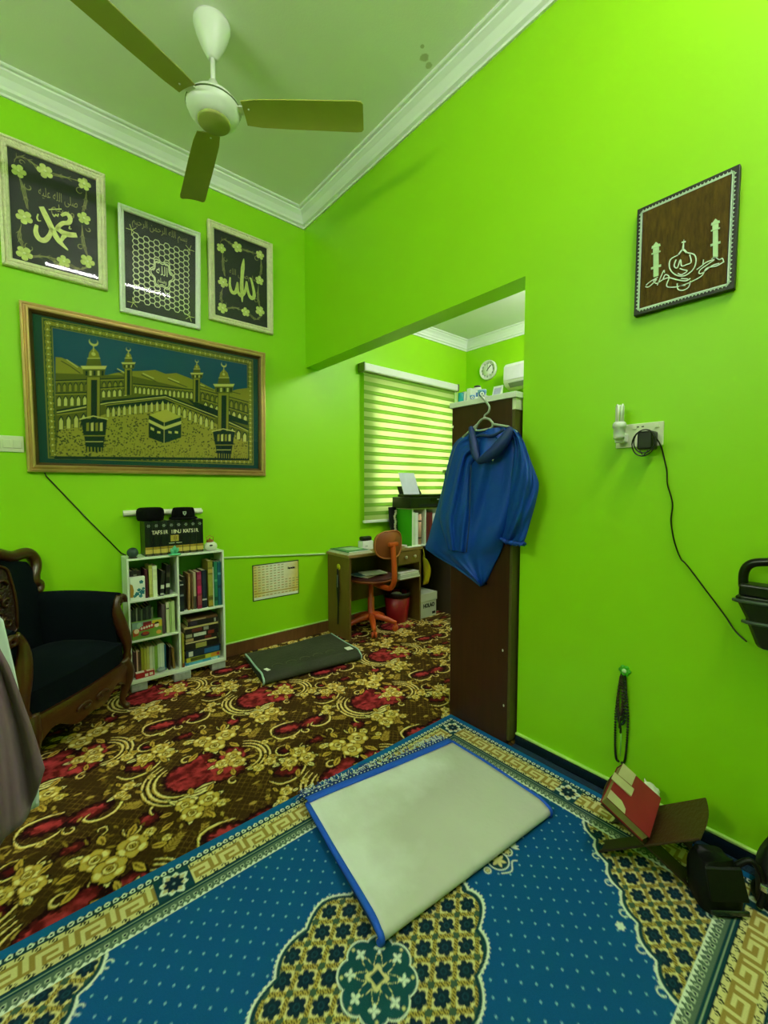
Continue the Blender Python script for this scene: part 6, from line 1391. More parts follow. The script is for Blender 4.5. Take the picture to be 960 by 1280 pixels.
def jacket():
    t = thing('rain_jacket', 'blue hooded rain jacket hanging on the side of the dark cabinet', 'jacket', jq(415, 1242, KX - .03)); m = mat('blue_nylon', '#0a44a6', .5, nscale=5, namt=.18, bump=.12, bscale=30, spec=.3); md = mat('dark_blue_lining', '#082a66', .6, nscale=8, namt=.2)
    def surf(Lc, Rc, X0, bulge, folds, nu=30, nv=60, edge=.008):
        Lc = smooth_path([Vector((a, b)) for a, b in Lc], 6); Rc = smooth_path([Vector((a, b)) for a, b in Rc], 6)
        def at(P, f): q = f * (len(P) - 1); i = min(int(q), len(P) - 2); return P[i].lerp(P[i + 1], q - i)
        G = []
        for j in range(nv + 1):
            v = j / nv; l, r = at(Lc, v), at(Rc, v); row = []
            for i in range(nu + 1):
                u = i / nu; p = l.lerp(r, u); e = math.sin(PI * u) ** .6; d = X0 - edge - bulge * e * (.35 + .65 * math.sin(PI * min(1, v * .9 + .08)))
                d -= e * sum(a * math.sin(u * fu + v * fv + ph) for a, fu, fv, ph in folds); row.append(jq(p.x, p.y, d))
            G.append(row)
        return G
    XB_ = KX - .004
    Lb = [(372, 240), (300, 282), (248, 326), (222, 390), (196, 490), (172, 600), (140, 720), (108, 830), (78, 940), (62, 1000), (140, 1056), (250, 1120), (345, 1188), (412, 1240)]
    Rb = [(588, 222), (640, 245), (672, 300), (685, 400), (672, 550), (640, 700), (600, 850), (568, 930), (548, 1000), (525, 1050), (495, 1110), (465, 1175), (444, 1218), (420, 1242)]
    G = surf(Lb, Rb, XB_, .050, [(.010, 15, 3, 0), (.004, 31, -4, 1), (.010, 8, 10, 2), (.005, 4, 19, .5)])
    body = MB().grid(G); bk = [[Vector((XB_, p.y, p.z)) for p in r][::-1] for r in G]; body.grid(bk); part('body', body, m, t)
    Ls = [(345, 270), (272, 318), (238, 390), (210, 490), (186, 590), (164, 690), (150, 780), (165, 870), (190, 950), (205, 1012)]
    Rs = [(372, 440), (352, 470), (346, 540), (344, 620), (343, 700), (342, 780), (338, 850), (333, 915), (326, 975), (319, 1028)]
    part('front_flap', MB().grid(surf(Ls, Rs, XB_ - .046, .028, [(.009, 14, 3, 1), (.006, 25, 8, 0)], 22, 44)), m, t, solid=.003)
    Lr = [(596, 240), (622, 310), (618, 420), (604, 540), (590, 650), (575, 770), (562, 860), (550, 930), (545, 945)]
    Rr = [(632, 238), (686, 318), (734, 440), (766, 520), (786, 598), (766, 710), (738, 810), (705, 925), (690, 962)]
    Gs = surf(Lr, Rr, XB_ - .010, .060, [(.010, 10, 5, 0), (.007, 19, 14, 2), (.006, 6, 22, 1)], 24, 40); sl = MB().grid(Gs)
    sl.grid([[p + Vector((.0 + .030 * math.sin(PI * i / 24) ** .7, 0, 0)) for i, p in enumerate(r)][::-1] for r in Gs]); part('sleeve', sl, m, t)
    cf = MB(); P = [jq(542 + (692 - 542) * k / 24, 940 + 30 * k / 24 + 12 * math.sin(PI * k / 24) + 5 * math.sin(k * 2.4), XB_ - .028 - .030 * math.sin(PI * k / 24) + .006 * math.sin(k * 2.9)) for k in range(25)]; cf.tube(P, [.009 + .002 * math.sin(k * 2.4) for k in range(25)], 8); part('cuff', cf, m, t)
    # hood hanging open around the neck
    ins = [(372, 275), (430, 262), (500, 268), (520, 300), (500, 350), (455, 392), (400, 415), (378, 380), (370, 320)]; c = jq(440, 330, XB_ - .030); n = MB(); n.add([c] + [jq(x, y, XB_ - .050) for x, y in ins], [(0, 1 + i, 1 + (i + 1) % len(ins)) for i in range(len(ins))]); part('hood_lining', n, mat('lit_blue_lining', '#1a66c4', .55, nscale=8, namt=.15), t)  # inside fabric of the hood, a lighter blue than the rim
    rim = MB(); P = smooth_path([jq(x, y, XB_ - .058 - d) for x, y, d in ((350, 225, 0), (362, 290, .01), (372, 350, .016), (385, 410, .022), (400, 440, .024))], 4); rim.tube(P, [.010 + .010 * math.sin(PI * i / (len(P) - 1)) for i in range(len(P))], 10)
    P = smooth_path([jq(x, y, XB_ - .056 - d) for x, y, d in ((606, 226, 0), (585, 275, .008), (550, 330, .014), (500, 385, .020), (440, 425, .024), (396, 446, .024))], 4); rim.tube(P, [.012 + .016 * math.sin(PI * i / (len(P) - 1)) for i in range(len(P))], 10); part('hood_rim', rim, md, t)
    dr = MB(); P = smooth_path([jq(x, y, XB_ - .062) for x, y in ((375, 290), (420, 276), (470, 282), (515, 270), (560, 240))], 4); dr.tube(P, .007, 8); part('hood_fold', dr, md, t)
    for x, y in ((392, 425), (492, 436)): part('snap_button', MB().sphere(jq(x, y, XB_ - .088), .0045, 8, 6), mat('steel_snap', '#c0c4c8', .25, .8), t)
    sm = MB(); sm.tube(smooth_path([jq(x, y, XB_ - .078) for x, y in ((352, 465), (348, 560), (345, 680), (342, 800), (335, 900), (322, 1024))], 4), .0035, 6); part('flap_edge', sm, md, t)
    hm = MB(); hm.tube([r for r in G[-1]][:1] + [jq(x, y, XB_ - .012) for x, y in ((408, 1236), (345, 1186), (250, 1118), (140, 1054), (66, 1002))], .0045, 6); part('hem', hm, m, t)
jacket()

# ------------------------------------------------------------------ zebra blind on the window
def blind():
    x0, x1 = 2.245, 3.415; t = thing('zebra_blind', 'striped green zebra roller blind over the back room window', 'blind', ((x0 + x1) / 2, YA, .875))
    part('headrail', MB().box(x0 - .02, x1 + .02, YA - .085, YA, 2.172, 2.240), WHITE, t, bevel=.012)
    part('end_cap', MB().box(x0 - .030, x0 - .0205, YA - .088, YA, 2.168, 2.244), mat('grey_green_cap', '#6c7a60', .4), t, bevel=.004); part('end_cap', MB().box(x1 + .0205, x1 + .030, YA - .088, YA, 2.168, 2.244), mat('grey_green_cap'), t, bevel=.004)
    woven = mat_fabric_translucent('blind_woven_band', '#eef2b6', .78, .22); sheer = mat_fabric_translucent('blind_sheer_band', '#b4d86a', .5, .30); edge = mat_fabric_translucent('blind_band_edge', '#9abc5c', .40, .10)
    z0, z1 = .905, 2.18; p = .0745; ys = YA - .045; A_, B_, E_ = MB(), MB(), MB(); n = int((z1 - z0) / p) + 1
    for k in range(n):
        za = z0 + k * p
        for mb, f0, f1, w in ((A_, 0, .56, .0005), (E_, .56, .66, .0009), (B_, .66, .90, .0004), (E_, .90, 1.0, .0009)):
            if za + p * f0 < z1: mb.box(x0, x1, ys - w, ys + w, za + p * f0, min(z1, za + p * f1))
    part('woven_bands', A_, woven, t); part('sheer_bands', B_, sheer, t); part('band_edges', E_, edge, t)
    part('bottom_bar', MB().box(x0 - .004, x1 + .004, ys - .012, ys + .024, .880, .906), WHITE, t, bevel=.008)
    ch = MB().tube([(x1 + .012, YA - .05, 2.18), (x1 + .012, YA - .05, 1.0), (x1 + .024, YA - .05, .96), (x1 + .036, YA - .05, 1.0), (x1 + .036, YA - .05, 2.18)], .004, 6); part('pull_chain', ch, PAPER, t)
    hk = MB()
    for k in range(n - 1): hk.box(x0 - .016, x0 - .002, ys - .004, ys + .004, z0 + k * p + .02, z0 + k * p + .028)
blind()

# ------------------------------------------------------------------ desk, chair and bin in the back room
DZ = .670
def desk():
    x0, x1, y0, y1 = 1.872, 2.682, 2.628, 2.930; t = thing('writing_desk', 'small olive brown desk with a drawer, against the window wall', 'desk', ((x0 + x1) / 2, (y0 + y1) / 2, 0)); w = mat('olive_brown_laminate', '#6b5220', .45, nscale=6, namt=.25, stretch=(6, 6, 1)); wt = mat('light_brown_desktop', '#8f7440', .4, nscale=6, namt=.2, stretch=(1, 6, 6))
    part('desktop', MB().box(x0, x1, y0 - .01, y1, DZ - .022, DZ), wt, t, bevel=.003)
    part('side_panel', MB().box(x0 + .014, x0 + .032, y0, y1, 0, DZ - .0225), w, t, bevel=.0015); part('side_panel', MB().box(x1 - .032, x1 - .014, y0, y1, 0, DZ - .0225), w, t, bevel=.0015)
    part('back_panel', MB().box(x0 + .033, x1 - .033, y1 - .03, y1 - .018, .22, DZ - .0225), w, t); part('divider', MB().box(2.375, 2.391, y0 + .004, y1 - .031, .395, DZ - .0225), w, t, bevel=.0015); part('lower_shelf', MB().box(2.392, x1 - .033, y0 + .004, y1 - .031, .395, .410), w, t, bevel=.0015); part('drawer_base', MB().box(2.392, x1 - .033, y0 + .02, y1 - .031, .522, .532), w, t)
    d = part('drawer', MB().box(2.394, x1 - .035, y0 - .004, y0 + .012, .536, .645), mat('drawer_front', '#7d6230', .4, nscale=6, namt=.2, stretch=(1, 6, 6)), t, bevel=.002)
    for xx in (2.47, 2.575): part('knob', MB().lathe([(0, 0), (.006, .001), (.006, .010), (.013, .014), (.014, .020), (.010, .025), (0, .026)], (xx, y0 - .004, .595), Matrix.Rotation(PI / 2, 3, 'X'), 16), mat('pale_knob', '#d8d2b0', .3, .2), d)
    st = part('round_sticker', MB().lathe([(0, .0), (.024, .0), (.024, .0015), (0, .002)], (x0 + .0139, 2.772, .562), Matrix.Rotation(-PI / 2, 3, 'Y'), 24), mat('yellow_sticker', '#d6cf1a', .5), t, label='yellow round sticker on the desk side'); part('smile_print', MB().tube([(x0 + .0115, 2.772 + .012 * math.cos(a), .562 + .012 * math.sin(a)) for a in [PI + q * PI / 8 for q in range(9)]], .0012, 5), mat('sticker_ink', '#6a6410', .5), st)
desk()
def strap():
    x = 1.885; t = thing('hanging_strap', 'black strap with grey buckle hanging on the left side of the desk', 'strap', (x, 2.772, .09)); mb = MB(); n = 30; G = []
    for j in range(n + 1):
        v = j / n; hw = .004 + .016 * math.sin(PI * min(1, v * 1.35 + .05)) ** 1.2 * (1 if v < .7 else max(.25, 1 - (v - .7) * 2.6)); z = .545 - .445 * v; G.append([Vector((x - .006 - .006 * math.sin(PI * k / 6), 2.772 + hw * (k / 3 - 1) + .004 * math.sin(v * 7), z)) for k in range(7)])
    mb.grid(G); part('webbing', mb, mat('black_webbing', '#08090a', .6), t, solid=.004); part('buckle', MB().box(x - .016, x - .004, 2.764, 2.776, .40, .50), mat('grey_buckle', '#6e7470', .35, .3), t, bevel=.003); part('loop', MB().tube([(x - .003, 2.772, .55), (x - .010, 2.766, .545), (x - .010, 2.778, .545)], .003, 6), BLACK, t)
strap()
# on the desk
g = 'magazines piled on the left end of the desk'
cols = ['#d9dccb', '#c8ccb8', '#3f7a5a']
for i, (c, lb) in enumerate(zip(cols, ('pale magazine at the bottom of the pile on the desk', 'grey white magazine in the middle of the pile on the desk', 'green covered magazine on top of the pile on the desk'))):
    z0 = DZ + .0005 + .0085 * i; dx = .006 * i; t = thing('magazine', lb, 'magazine', (2.01, 2.75, z0), g); x0, x1, y0, y1 = 1.882 + dx, 2.118 - dx * 1.4, 2.630 + dx, 2.915 - dx
    part('page_block', MB().box(x0 + .001, x1 - .001, y0 + .001, y1 - .001, z0 + .001, z0 + .007), PAGE if i < 2 else PAPER, t); part('cover', MB().box(x0, x1, y0, y1, z0 + .007, z0 + .0082).box(x0, x1, y0, y1, z0, z0 + .001).box(x0, x0 + .001, y0, y1, z0 + .001, z0 + .007), mat('magazine_' + c.strip('#'), c, .35, nscale=14, namt=.35), t)
    if i == 2: part('cover_print', MB().box(x0 + .05, x1 - .03, y0 + .06, y1 - .05, z0 + .0082, z0 + .0086), mat('pale_cover_print', '#a9c4a4', .4, nscale=18, namt=.5), t); part('cover_band', MB().box(x0 + .01, x1 - .01, y1 - .04, y1 - .015, z0 + .0082, z0 + .0086), mat('dark_green_print', '#12301e', .4), t)
t = thing('desk_device', 'white box with a black rounded top on the desk beside the magazines', 'device', (2.175, 2.80, DZ)); part('body', MB().box(2.125, 2.235, 2.765, 2.835, DZ + .001, DZ + .075), WHITE, t, bevel=.006); part('black_top', MB().box(2.130, 2.230, 2.770, 2.832, DZ + .0755, DZ + .112), BLACK, t, bevel=.014); part('slot', MB().box(2.150, 2.175, 2.7640, 2.7655, DZ + .03, DZ + .036), mat('grey_slot', '#9aa29a', .5), t)
solo('paper_stick', MB().tube([(2.42, 2.84, DZ + .020), (2.50, 2.78, DZ + .012), (2.565, 2.70, DZ + .007)], [.010, .009, .007], 8), PAPER, 'white rolled paper stick lying on the desk behind the orange chair', 'paper roll')
t = thing('note_pad', 'open white note pad on the right end of the desk, before the green organizer', 'note pad', (2.57, 2.66, DZ)); part('page_block', MB().box(2.50, 2.66, 2.622, 2.665, DZ + .0015, DZ + .008), PAPER, t); part('cover', MB().box(2.497, 2.663, 2.620, 2.667, DZ, DZ + .0014), mat('dark_pad_cover', '#2a3038', .5), t)
t = thing('leaning_board', 'narrow black board with a twisted white cord, leaning beside the green organizer', 'board', (2.535, 2.84, DZ)); part('board', MB().hexa([(2.485, 2.82, DZ + .001), (2.572, 2.82, DZ + .001), (2.572, 2.832, DZ + .001), (2.485, 2.832, DZ + .001), (2.490, 2.855, DZ + .345), (2.572, 2.855, DZ + .345), (2.572, 2.867, DZ + .345), (2.490, 2.867, DZ + .345)]), BLACKM, t)
wc = MB(); wc.tube(smooth_path([Vector((2.555 - .035 * (k / 14) + .006 * math.sin(k * 1.7), 2.845 - .036 * (k / 14) - .004 * math.cos(k), DZ + .315 - .30 * k / 14)) for k in range(15)], 3), [.011 + .003 * math.sin(k * 1.9) for k in range(43)], 7); part('white_cord', wc, mat('white_cotton_cord', '#d8d0bc', .9, nscale=80, namt=.25), t)
def organizer():
    x0, x1, y0, y1, z0, z1 = 2.575, 3.02, 2.645, 2.868, DZ + .0005, 1.008; w = .011; t = thing('file_organizer', 'green sided white file organizer carrying the black printer', 'organizer', ((x0 + x1) / 2, (y0 + y1) / 2, z0)); gs = mat('bright_green_board', '#3fae12', .4, nscale=5, namt=.05)
    part('side_panel', MB().box(x0, x0 + w, y0 + .004, y1, z0, z1 - w), gs, t, label='bright green side panel'); part('edge_strip', MB().box(x0 - .0006, x0 + w, y0, y0 + .004, z0, z1), SWH, t)
    part('side_panel', MB().box(x1 - w, x1, y0, y1, z0, z1 - w), SWH, t)
    for xx in (2.735, 2.89): part('divider', MB().box(xx, xx + w, y0, y1 - .005, z0 + w, z1 - w), SWH, t)
    part('top', MB().box(x0, x1, y0 + .004, y1, z1 - w, z1), SWH, t); part('bottom', MB().box(x0 + w, x1 - w, y0, y1 - .005, z0, z0 + w), SWH, t); part('back_panel', MB().box(x0 + w, x1 - w, y1 - .005, y1, z0 + w, z1 - w), SGR, t)
organizer()
OZ = DZ + .012; g = 'files in the green sided organizer'
def file_(x0, x1, h, c, lb, y0=2.656, holder=False):
    t = thing('file_folder', lb, 'file', ((x0 + x1) / 2, y0 + .1, OZ), g); cm = mat('file_' + c.strip('#'), c, .5, nscale=12, namt=.15); part('cover', MB().box(x0, x0 + .002, y0, y0 + .20, OZ, OZ + h).box(x1 - .002, x1, y0, y0 + .20, OZ, OZ + h).box(x0 + .002, x1 - .002, y0, y0 + .002, OZ, OZ + h), cm, t); part('paper_block', MB().box(x0 + .002, x1 - .002, y0 + .002, y0 + .195, OZ + .001, OZ + h - .006), PAPER, t)
file_(2.590, 2.622, .29, '#cfe4c4', 'pale green white file first in the organizer'); file_(2.624, 2.658, .285, '#e4e8e2', 'white file second in the organizer'); file_(2.725 - .058, 2.725, .20, '#1a1512', 'black file behind the beige roll in the organizer', 2.71)
t = thing('paper_roll', 'beige paper roll with black bands standing in the organizer', 'roll', (2.692, 2.702, OZ)); part('roll', MB().lathe([(0, 0), (.022, 0), (.022, .27), (.014, .27), (.012, .262), (0, .262)], (2.692, 2.680, OZ), n=24), mat('beige_paper', '#d8a98c', .6, nscale=8, namt=.12), t)
for zz in (.055, .205): part('band', MB().lathe([(.0221, zz), (.0232, zz), (.0232, zz + .010), (.0221, zz + .010)], (2.692, 2.680, OZ), n=24), BLACK, t)
file_(2.750, 2.800, .285, '#5c0f22', 'maroon file in the middle of the organizer'); file_(2.803, 2.840, .28, '#6d1428', 'second maroon file in the organizer, right of the first'); file_(2.843, 2.884, .27, '#e2e2e6', 'white file at the right of the maroon files')
def printer():
    x0, x1, y0, y1, z0 = 2.535, 3.055, 2.625, 2.868, 1.0085; t = thing('printer', 'black inkjet printer with paper in its rear tray on the organizer', 'printer', ((x0 + x1) / 2, (y0 + y1) / 2, z0)); g_ = mat('gloss_black', '#060808', .18)
    part('body', MB().box(x0, x1, y0, y1, z0, z0 + .098), BLACK, t, bevel=.010); part('scanner_lid', MB().box(x0 + .004, x1 - .004, y0 + .006, y1 - .07, z0 + .0985, z0 + .122), g_, t, bevel=.006)
    part('control_panel', MB().box(x0 + .25, x1 - .02, y0 - .004, y0 + .002, z0 + .06, z0 + .09), g_, t, bevel=.002); part('brand_mark', MB().box(x0 + .33, x0 + .375, y0 - .0052, y0 - .0038, z0 + .072, z0 + .079), mat('silver_print', '#a8b0ae', .4), t); part('output_slot', MB().box(x0 + .10, x1 - .10, y0 - .003, y0 + .002, z0 + .012, z0 + .034), mat('slot_black', '#020303', .8), t)
    sp = part('rear_tray', MB().hexa([(x0 + .05, y1 - .060, z0 + .098), (x0 + .34, y1 - .060, z0 + .098), (x0 + .34, y1 - .050, z0 + .098), (x0 + .05, y1 - .050, z0 + .098), (x0 + .06, y1 - .010, z0 + .19), (x0 + .32, y1 - .010, z0 + .19), (x0 + .32, y1 - .002, z0 + .19), (x0 + .06, y1 - .002, z0 + .19)]), BLACK, t)
    part('paper_sheet', MB().hexa([(x0 + .085, y1 - .068, z0 + .122), (x0 + .285, y1 - .068, z0 + .122), (x0 + .285, y1 - .064, z0 + .122), (x0 + .085, y1 - .064, z0 + .122), (x0 + .055, y1 - .026, z0 + .315), (x0 + .252, y1 - .026, z0 + .315), (x0 + .252, y1 - .022, z0 + .315), (x0 + .055, y1 - .022, z0 + .315)]), mat('lavender_white_paper', '#dcdcf4', .7), t)
printer()
def side_table():
    x0, x1, y0, y1 = 2.70, 3.40, 2.50, 2.93; t = thing('side_table', 'dark brown table right of the desk, mostly behind the jacket', 'table', ((x0 + x1) / 2, (y0 + y1) / 2, 0)); w = mat('dark_brown_laminate', '#2a1a0e', .45, nscale=6, namt=.3, stretch=(6, 6, 1))
    part('tabletop', MB().box(x0, x1, y0, y1, DZ - .024, DZ), w, t, bevel=.003); part('side_panel', MB().box(3.02, 3.04, y0 + .01, y1, 0, DZ - .0245), mat('grey_brown_laminate', '#4c4030', .5, nscale=6, namt=.25, stretch=(6, 6, 1)), t); part('side_panel', MB().box(x1 - .02, x1, y0 + .01, y1, 0, DZ - .0245), w, t); part('back_panel', MB().box(x0 + .03, 3.02, y1 - .02, y1 - .008, .10, DZ - .0245), w, t); part('leg', MB().box(x0 + .004, x0 + .03, y1 - .03, y1, 0, DZ - .0245), w, t)
    part('front_panel', MB().box(3.041, x1 - .021, y0 + .012, y0 + .03, .05, DZ - .03), w, t)
side_table()
t = thing('storage_canister', 'dark green canister with flat lid beside the printer, partly behind the jacket', 'canister', (3.20, 2.76, DZ)); part('body', MB().lathe([(0, 0), (.055, 0), (.058, .01), (.058, .66), (0, .66)], (3.205, 2.76, DZ), n=28), mat('dark_green_tin', '#1c4a22', .35, nscale=6, namt=.2), t); part('lid', MB().lathe([(0, .6605), (.078, .661), (.080, .668), (.078, .690), (.02, .694), (0, .694)], (3.205, 2.76, DZ), n=28), mat('olive_lid', '#3d6a24', .35), t)
def swivel_chair():
    c = Vector((2.185, 2.735, 0)); t = thing('swivel_chair', 'orange swivel chair pushed under the desk, its oval back to the room', 'chair', c); org = mat('orange_plastic', '#c4501a', .4, nscale=6, namt=.1); br = mat('orange_brown_shell', '#8a4a22', .4, nscale=6, namt=.12)
    for k in range(5):
        a = math.radians(-122 + 72 * k); d = Vector((math.cos(a), math.sin(a), 0)); w = Vector((-d.y, d.x, 0)); lg = MB(); P = [c + d * r + Vector((0, 0, z)) for r, z in ((.02, .118), (.07, .112), (.13, .096), (.19, .074), (.215, .066))]; lg.tube(P, [.030, .028, .024, .019, .017], 8); L_ = part('leg', lg, org, t)
        cs = MB()
        for s_ in (-1, 1): cs.lathe([(0, -.008), (.022, -.008), (.024, -.003), (.024, .005), (.02, .008), (0, .008)], c + d * .205 + w * .014 * s_ + Vector((0, 0, .0245)), Matrix(((d.x, 0, w.x), (d.y, 0, w.y), (0, 1, 0))), 18)
        cs.tube([c + d * .205 + Vector((0, 0, .025)), c + d * .205 + Vector((0, 0, .066))], .009, 8); part('caster', cs, org if k in (0, 1) else BLACK, L_)
    part('column', MB().lathe([(.036, .085), (.036, .125), (.028, .135), (.028, .27), (.020, .275), (.020, .40), (.05, .405), (.05, .415)], c, n=20), org, t)
    part('seat_shell', MB().lathe([(0, .405), (.10, .408), (.185, .425), (.200, .440), (.198, .446), (0, .446)], c, n=36), br, t, label='brown underside shell of the seat'); part('seat_pad', MB().lathe([(.19, .4465), (.196, .455), (.188, .466), (.12, .472), (0, .473)], c, n=36), mat('maroon_pad', '#4a1a18', .7, nscale=20, namt=.2), t)
    bc = c + Vector((-.005, -.245, .745)); n = 26; fr, bk = [], []
    def outline(a): ca, sa = math.cos(a), math.sin(a); e = .74; return .138 * math.copysign(abs(ca) ** e, ca), .108 * math.copysign(abs(sa) ** e, sa)
    mb = MB(); rings = []
    for s_, y in ((0, .020), (.85, .017), (1, .004), (1, -.010), (.9, -.020), (.0, -.026)):
        rings.append([bc + Vector((outline(2 * PI * k / n)[0] * s_, y - .035 * (outline(2 * PI * k / n)[0] * s_ / .138) ** 2 * -1, outline(2 * PI * k / n)[1] * s_)) for k in range(n)])
    mb.grid([r + r[:1] for r in rings]); part('backrest', mb, br, t, label='brown orange oval backrest')
    rm = MB().tube([p + Vector((0, -.006, 0)) for p in rings[3]], .006, 6, closed=True); part('backrest_rim', rm, mat('light_orange_rim', '#b8703a', .4), t)
    b = MB(); P = smooth_path([c + Vector((0, -.04, .395)), c + Vector((-.004, -.16, .392)), c + Vector((-.008, -.255, .40)), c + Vector((-.010, -.300, .46)), c + Vector((-.010, -.302, .56)), c + Vector((-.008, -.290, .68)), c + Vector((-.006, -.282, .745))], 4); b.tube(P, .021, 10); part('back_bracket', b, org, t); part('bracket_plate', MB().box(bc.x - .050, bc.x + .045, bc.y - .058, bc.y - .026, bc.z - .012, bc.z + .022), org, t, bevel=.010)
swivel_chair()
g = 'papers lying on the seat of the orange chair'
for i, (dx, dy, a, c, lb) in enumerate(((-.06, -.03, .3, '#c8b48a', 'tan magazine lying lowest on the orange chair seat'), (-.085, -.02, .1, '#3c6470', 'blue grey magazine lying on the tan one on the chair seat'), (-.02, -.05, -.2, '#e2dcc8', 'cream paper booklet lying on top on the chair seat'))):
    z0 = .474 + .0075 * i; M_ = Matrix.Rotation(a, 3, 'Z'); c0 = Vector((2.185 + dx, 2.735 + dy, z0 + .0036)); t = thing('magazine', lb, 'magazine', (c0.x, c0.y, z0), g); part('page_block', MB().obox(c0, (.196, .136, .005), M_), PAPER, t); part('cover', MB().obox(c0 + Vector((0, 0, .003)), (.20, .14, .001), M_).obox(c0 - Vector((0, 0, .003)), (.20, .14, .001), M_), mat('magazine_' + c.strip('#'), c, .4, nscale=16, namt=.5), t)
g = 'papers on the lower shelf of the desk'
for i, (h, c, lb) in enumerate(((.016, '#c9cdb4', 'grey white folder lowest on the desk shelf'), (.014, '#6a7a6a', 'grey green folder in the middle on the desk shelf'), (.020, '#eceade', 'white paper pile on top on the desk shelf'))):
    z0 = .4105 + (0, .0165, .031)[i]; x0 = 2.40 + .006 * i; t = thing('paper_folder', lb, 'papers', (2.52, 2.72, z0), g); part('page_block', MB().box(x0 + .003, 2.640 - .004 * i, 2.612 + .004 * i, 2.86, z0 + .001, z0 + h - .001), PAPER, t); part('cover', MB().box(x0, 2.643 - .004 * i, 2.608 + .004 * i, 2.862, z0 + h - .001, z0 + h).box(x0, 2.643 - .004 * i, 2.608 + .004 * i, 2.862, z0, z0 + .001), mat('folder_' + c.strip('#'), c, .5, nscale=14, namt=.2), t)
def bin_():
    c = (2.515, 2.775, 0); t = thing('waste_bin', 'dark red waste bin with a black liner under the desk', 'waste bin', c); part('bucket', MB().lathe([(0, .001), (.090, .001), (.094, .006), (.116, .26), (.110, .26), (.090, .012), (0, .010)], c, n=32), mat('dark_red_plastic', '#8a0f1e', .35), t)
    part('liner', MB().lathe([(.106, .20), (.112, .262), (.118, .268), (.121, .255), (.118, .225)], c, n=40, wob=lambda q, z: 1 + .02 * math.sin(9 * q) + .012 * math.sin(17 * q + z * 80)), mat('black_bag_film', '#0a0b0c', .3), t, label='black bin liner')
    pp = MB(); pp.sphere((c[0] - .03, c[1] - .02, .235), (.05, .05, .03), 10, 6); pp.v = [(x + rng.uniform(-.006, .006), y + rng.uniform(-.006, .006), z + rng.uniform(-.006, .006)) for x, y, z in pp.v]; part('crumpled_paper', pp, PAPER, t)
bin_()
def carton():
    c = Vector((2.895, 2.705, 0)); M_ = Matrix.Rotation(.0, 3, 'Z'); t = thing('paper_carton', 'white cardboard carton with dark print on the floor under the dark table', 'carton', c); wm_ = mat('white_cardboard', '#c9c8ba', .7, nscale=8, namt=.08)
    x0, x1, y0, y1 = 2.700, 2.905, 2.66, 2.88; part('body', MB().box(x0, x1, y0, y1, .001, .165), wm_, t, bevel=.002); part('lid', MB().box(x0 - .006, x1 + .006, y0 - .006, y1 + .006, .150, .225), wm_, t, bevel=.003)
    tx = MB(); to3 = lambda u, v, h: (u, y0 - h, v); add_text(tx, 'HOLAO', .050, 2.805, .108, to3, .0015, bold=.003, fit=.15); part('lettering', tx, BLACKM, t, label='dark lettering'); part('print_bar', MB().box(2.850, 2.892, y0 - .0015, y0, .022, .044), BLACKM, t)
carton()
t = thing('yellow_bag', 'yellow plastic bag hanging at the right end of the desk', 'bag', (2.690, 2.625, .30)); yb_ = MB(); G = []
for j in range(15):
    v = j / 14; w = .012 + .050 * math.sin(PI * min(1, .12 + v * .75)); G.append([Vector((2.692 + .014 * math.sin(k * 1.3 + v * 3) * v + w * .9 * (k / 8) * 1.3, 2.628 - .028 * math.sin(PI * k / 8) - w * .5 * (k / 8), .575 - .255 * v - .05 * (k / 8) * (1 - v) + .035 * (k / 8) * v)) for k in range(9)])
yb_.grid(G); part('bag_body', yb_, mat('yellow_plastic_bag', '#b8a41a', .35, nscale=14, namt=.3), t, solid=.004); part('bag_handle', MB().tube(smooth_path([Vector((2.694, 2.624, .57)), Vector((2.690, 2.618, .62)), Vector((2.684, 2.618, .645)), Vector((2.686, 2.612, .62)), Vector((2.698, 2.612, .57))], 4), .004, 6), mat('yellow_plastic_bag'), t)

# ------------------------------------------------------------------ clock and air conditioner on the far wall
def clock():
    c = Vector((XC - .002, 2.652, 2.378)); M_ = Matrix.Rotation(-PI / 2, 3, 'Y'); t = thing('wall_clock', 'round white wall clock near the corner of the back room', 'clock', c); R = .098
    part('case', MB().lathe([(0, 0), (R, 0), (R, .020), (R * .97, .030), (R * .90, .032), (R * .88, .024), (0, .022)], c, M_, 40), WHITE, t); part('dial', MB().lathe([(0, .0235), (R * .875, .0235), (R * .875, .0225)], c, M_, 40), mat('dial_white', '#f2f4f2', .5), t)
    P = lambda r, a: c + Vector((-.0245, -r * math.sin(a), r * math.cos(a)))
    nm = MB()
    for k in range(1, 13):
        a = k * PI / 6; p = P(R * .68, a); add_text(nm, str(k), .026, p.y, p.z, lambda u, v, h: (c.x - h, 2 * p.y - u, v), .0245, bold=.0006)
    part('numerals', nm, mat('grey_blue_print', '#40526a', .5), t)
    for a, l, w in ((math.radians(42), .055, .0032), (math.radians(50), .072, .0024), (math.radians(5), .060, .0012)): part('hand', MB().tube([P(-.012, a) + Vector((-.003, 0, 0)), P(l, a) + Vector((-.003, 0, 0))], w, 6), BLACKM, t)
clock()
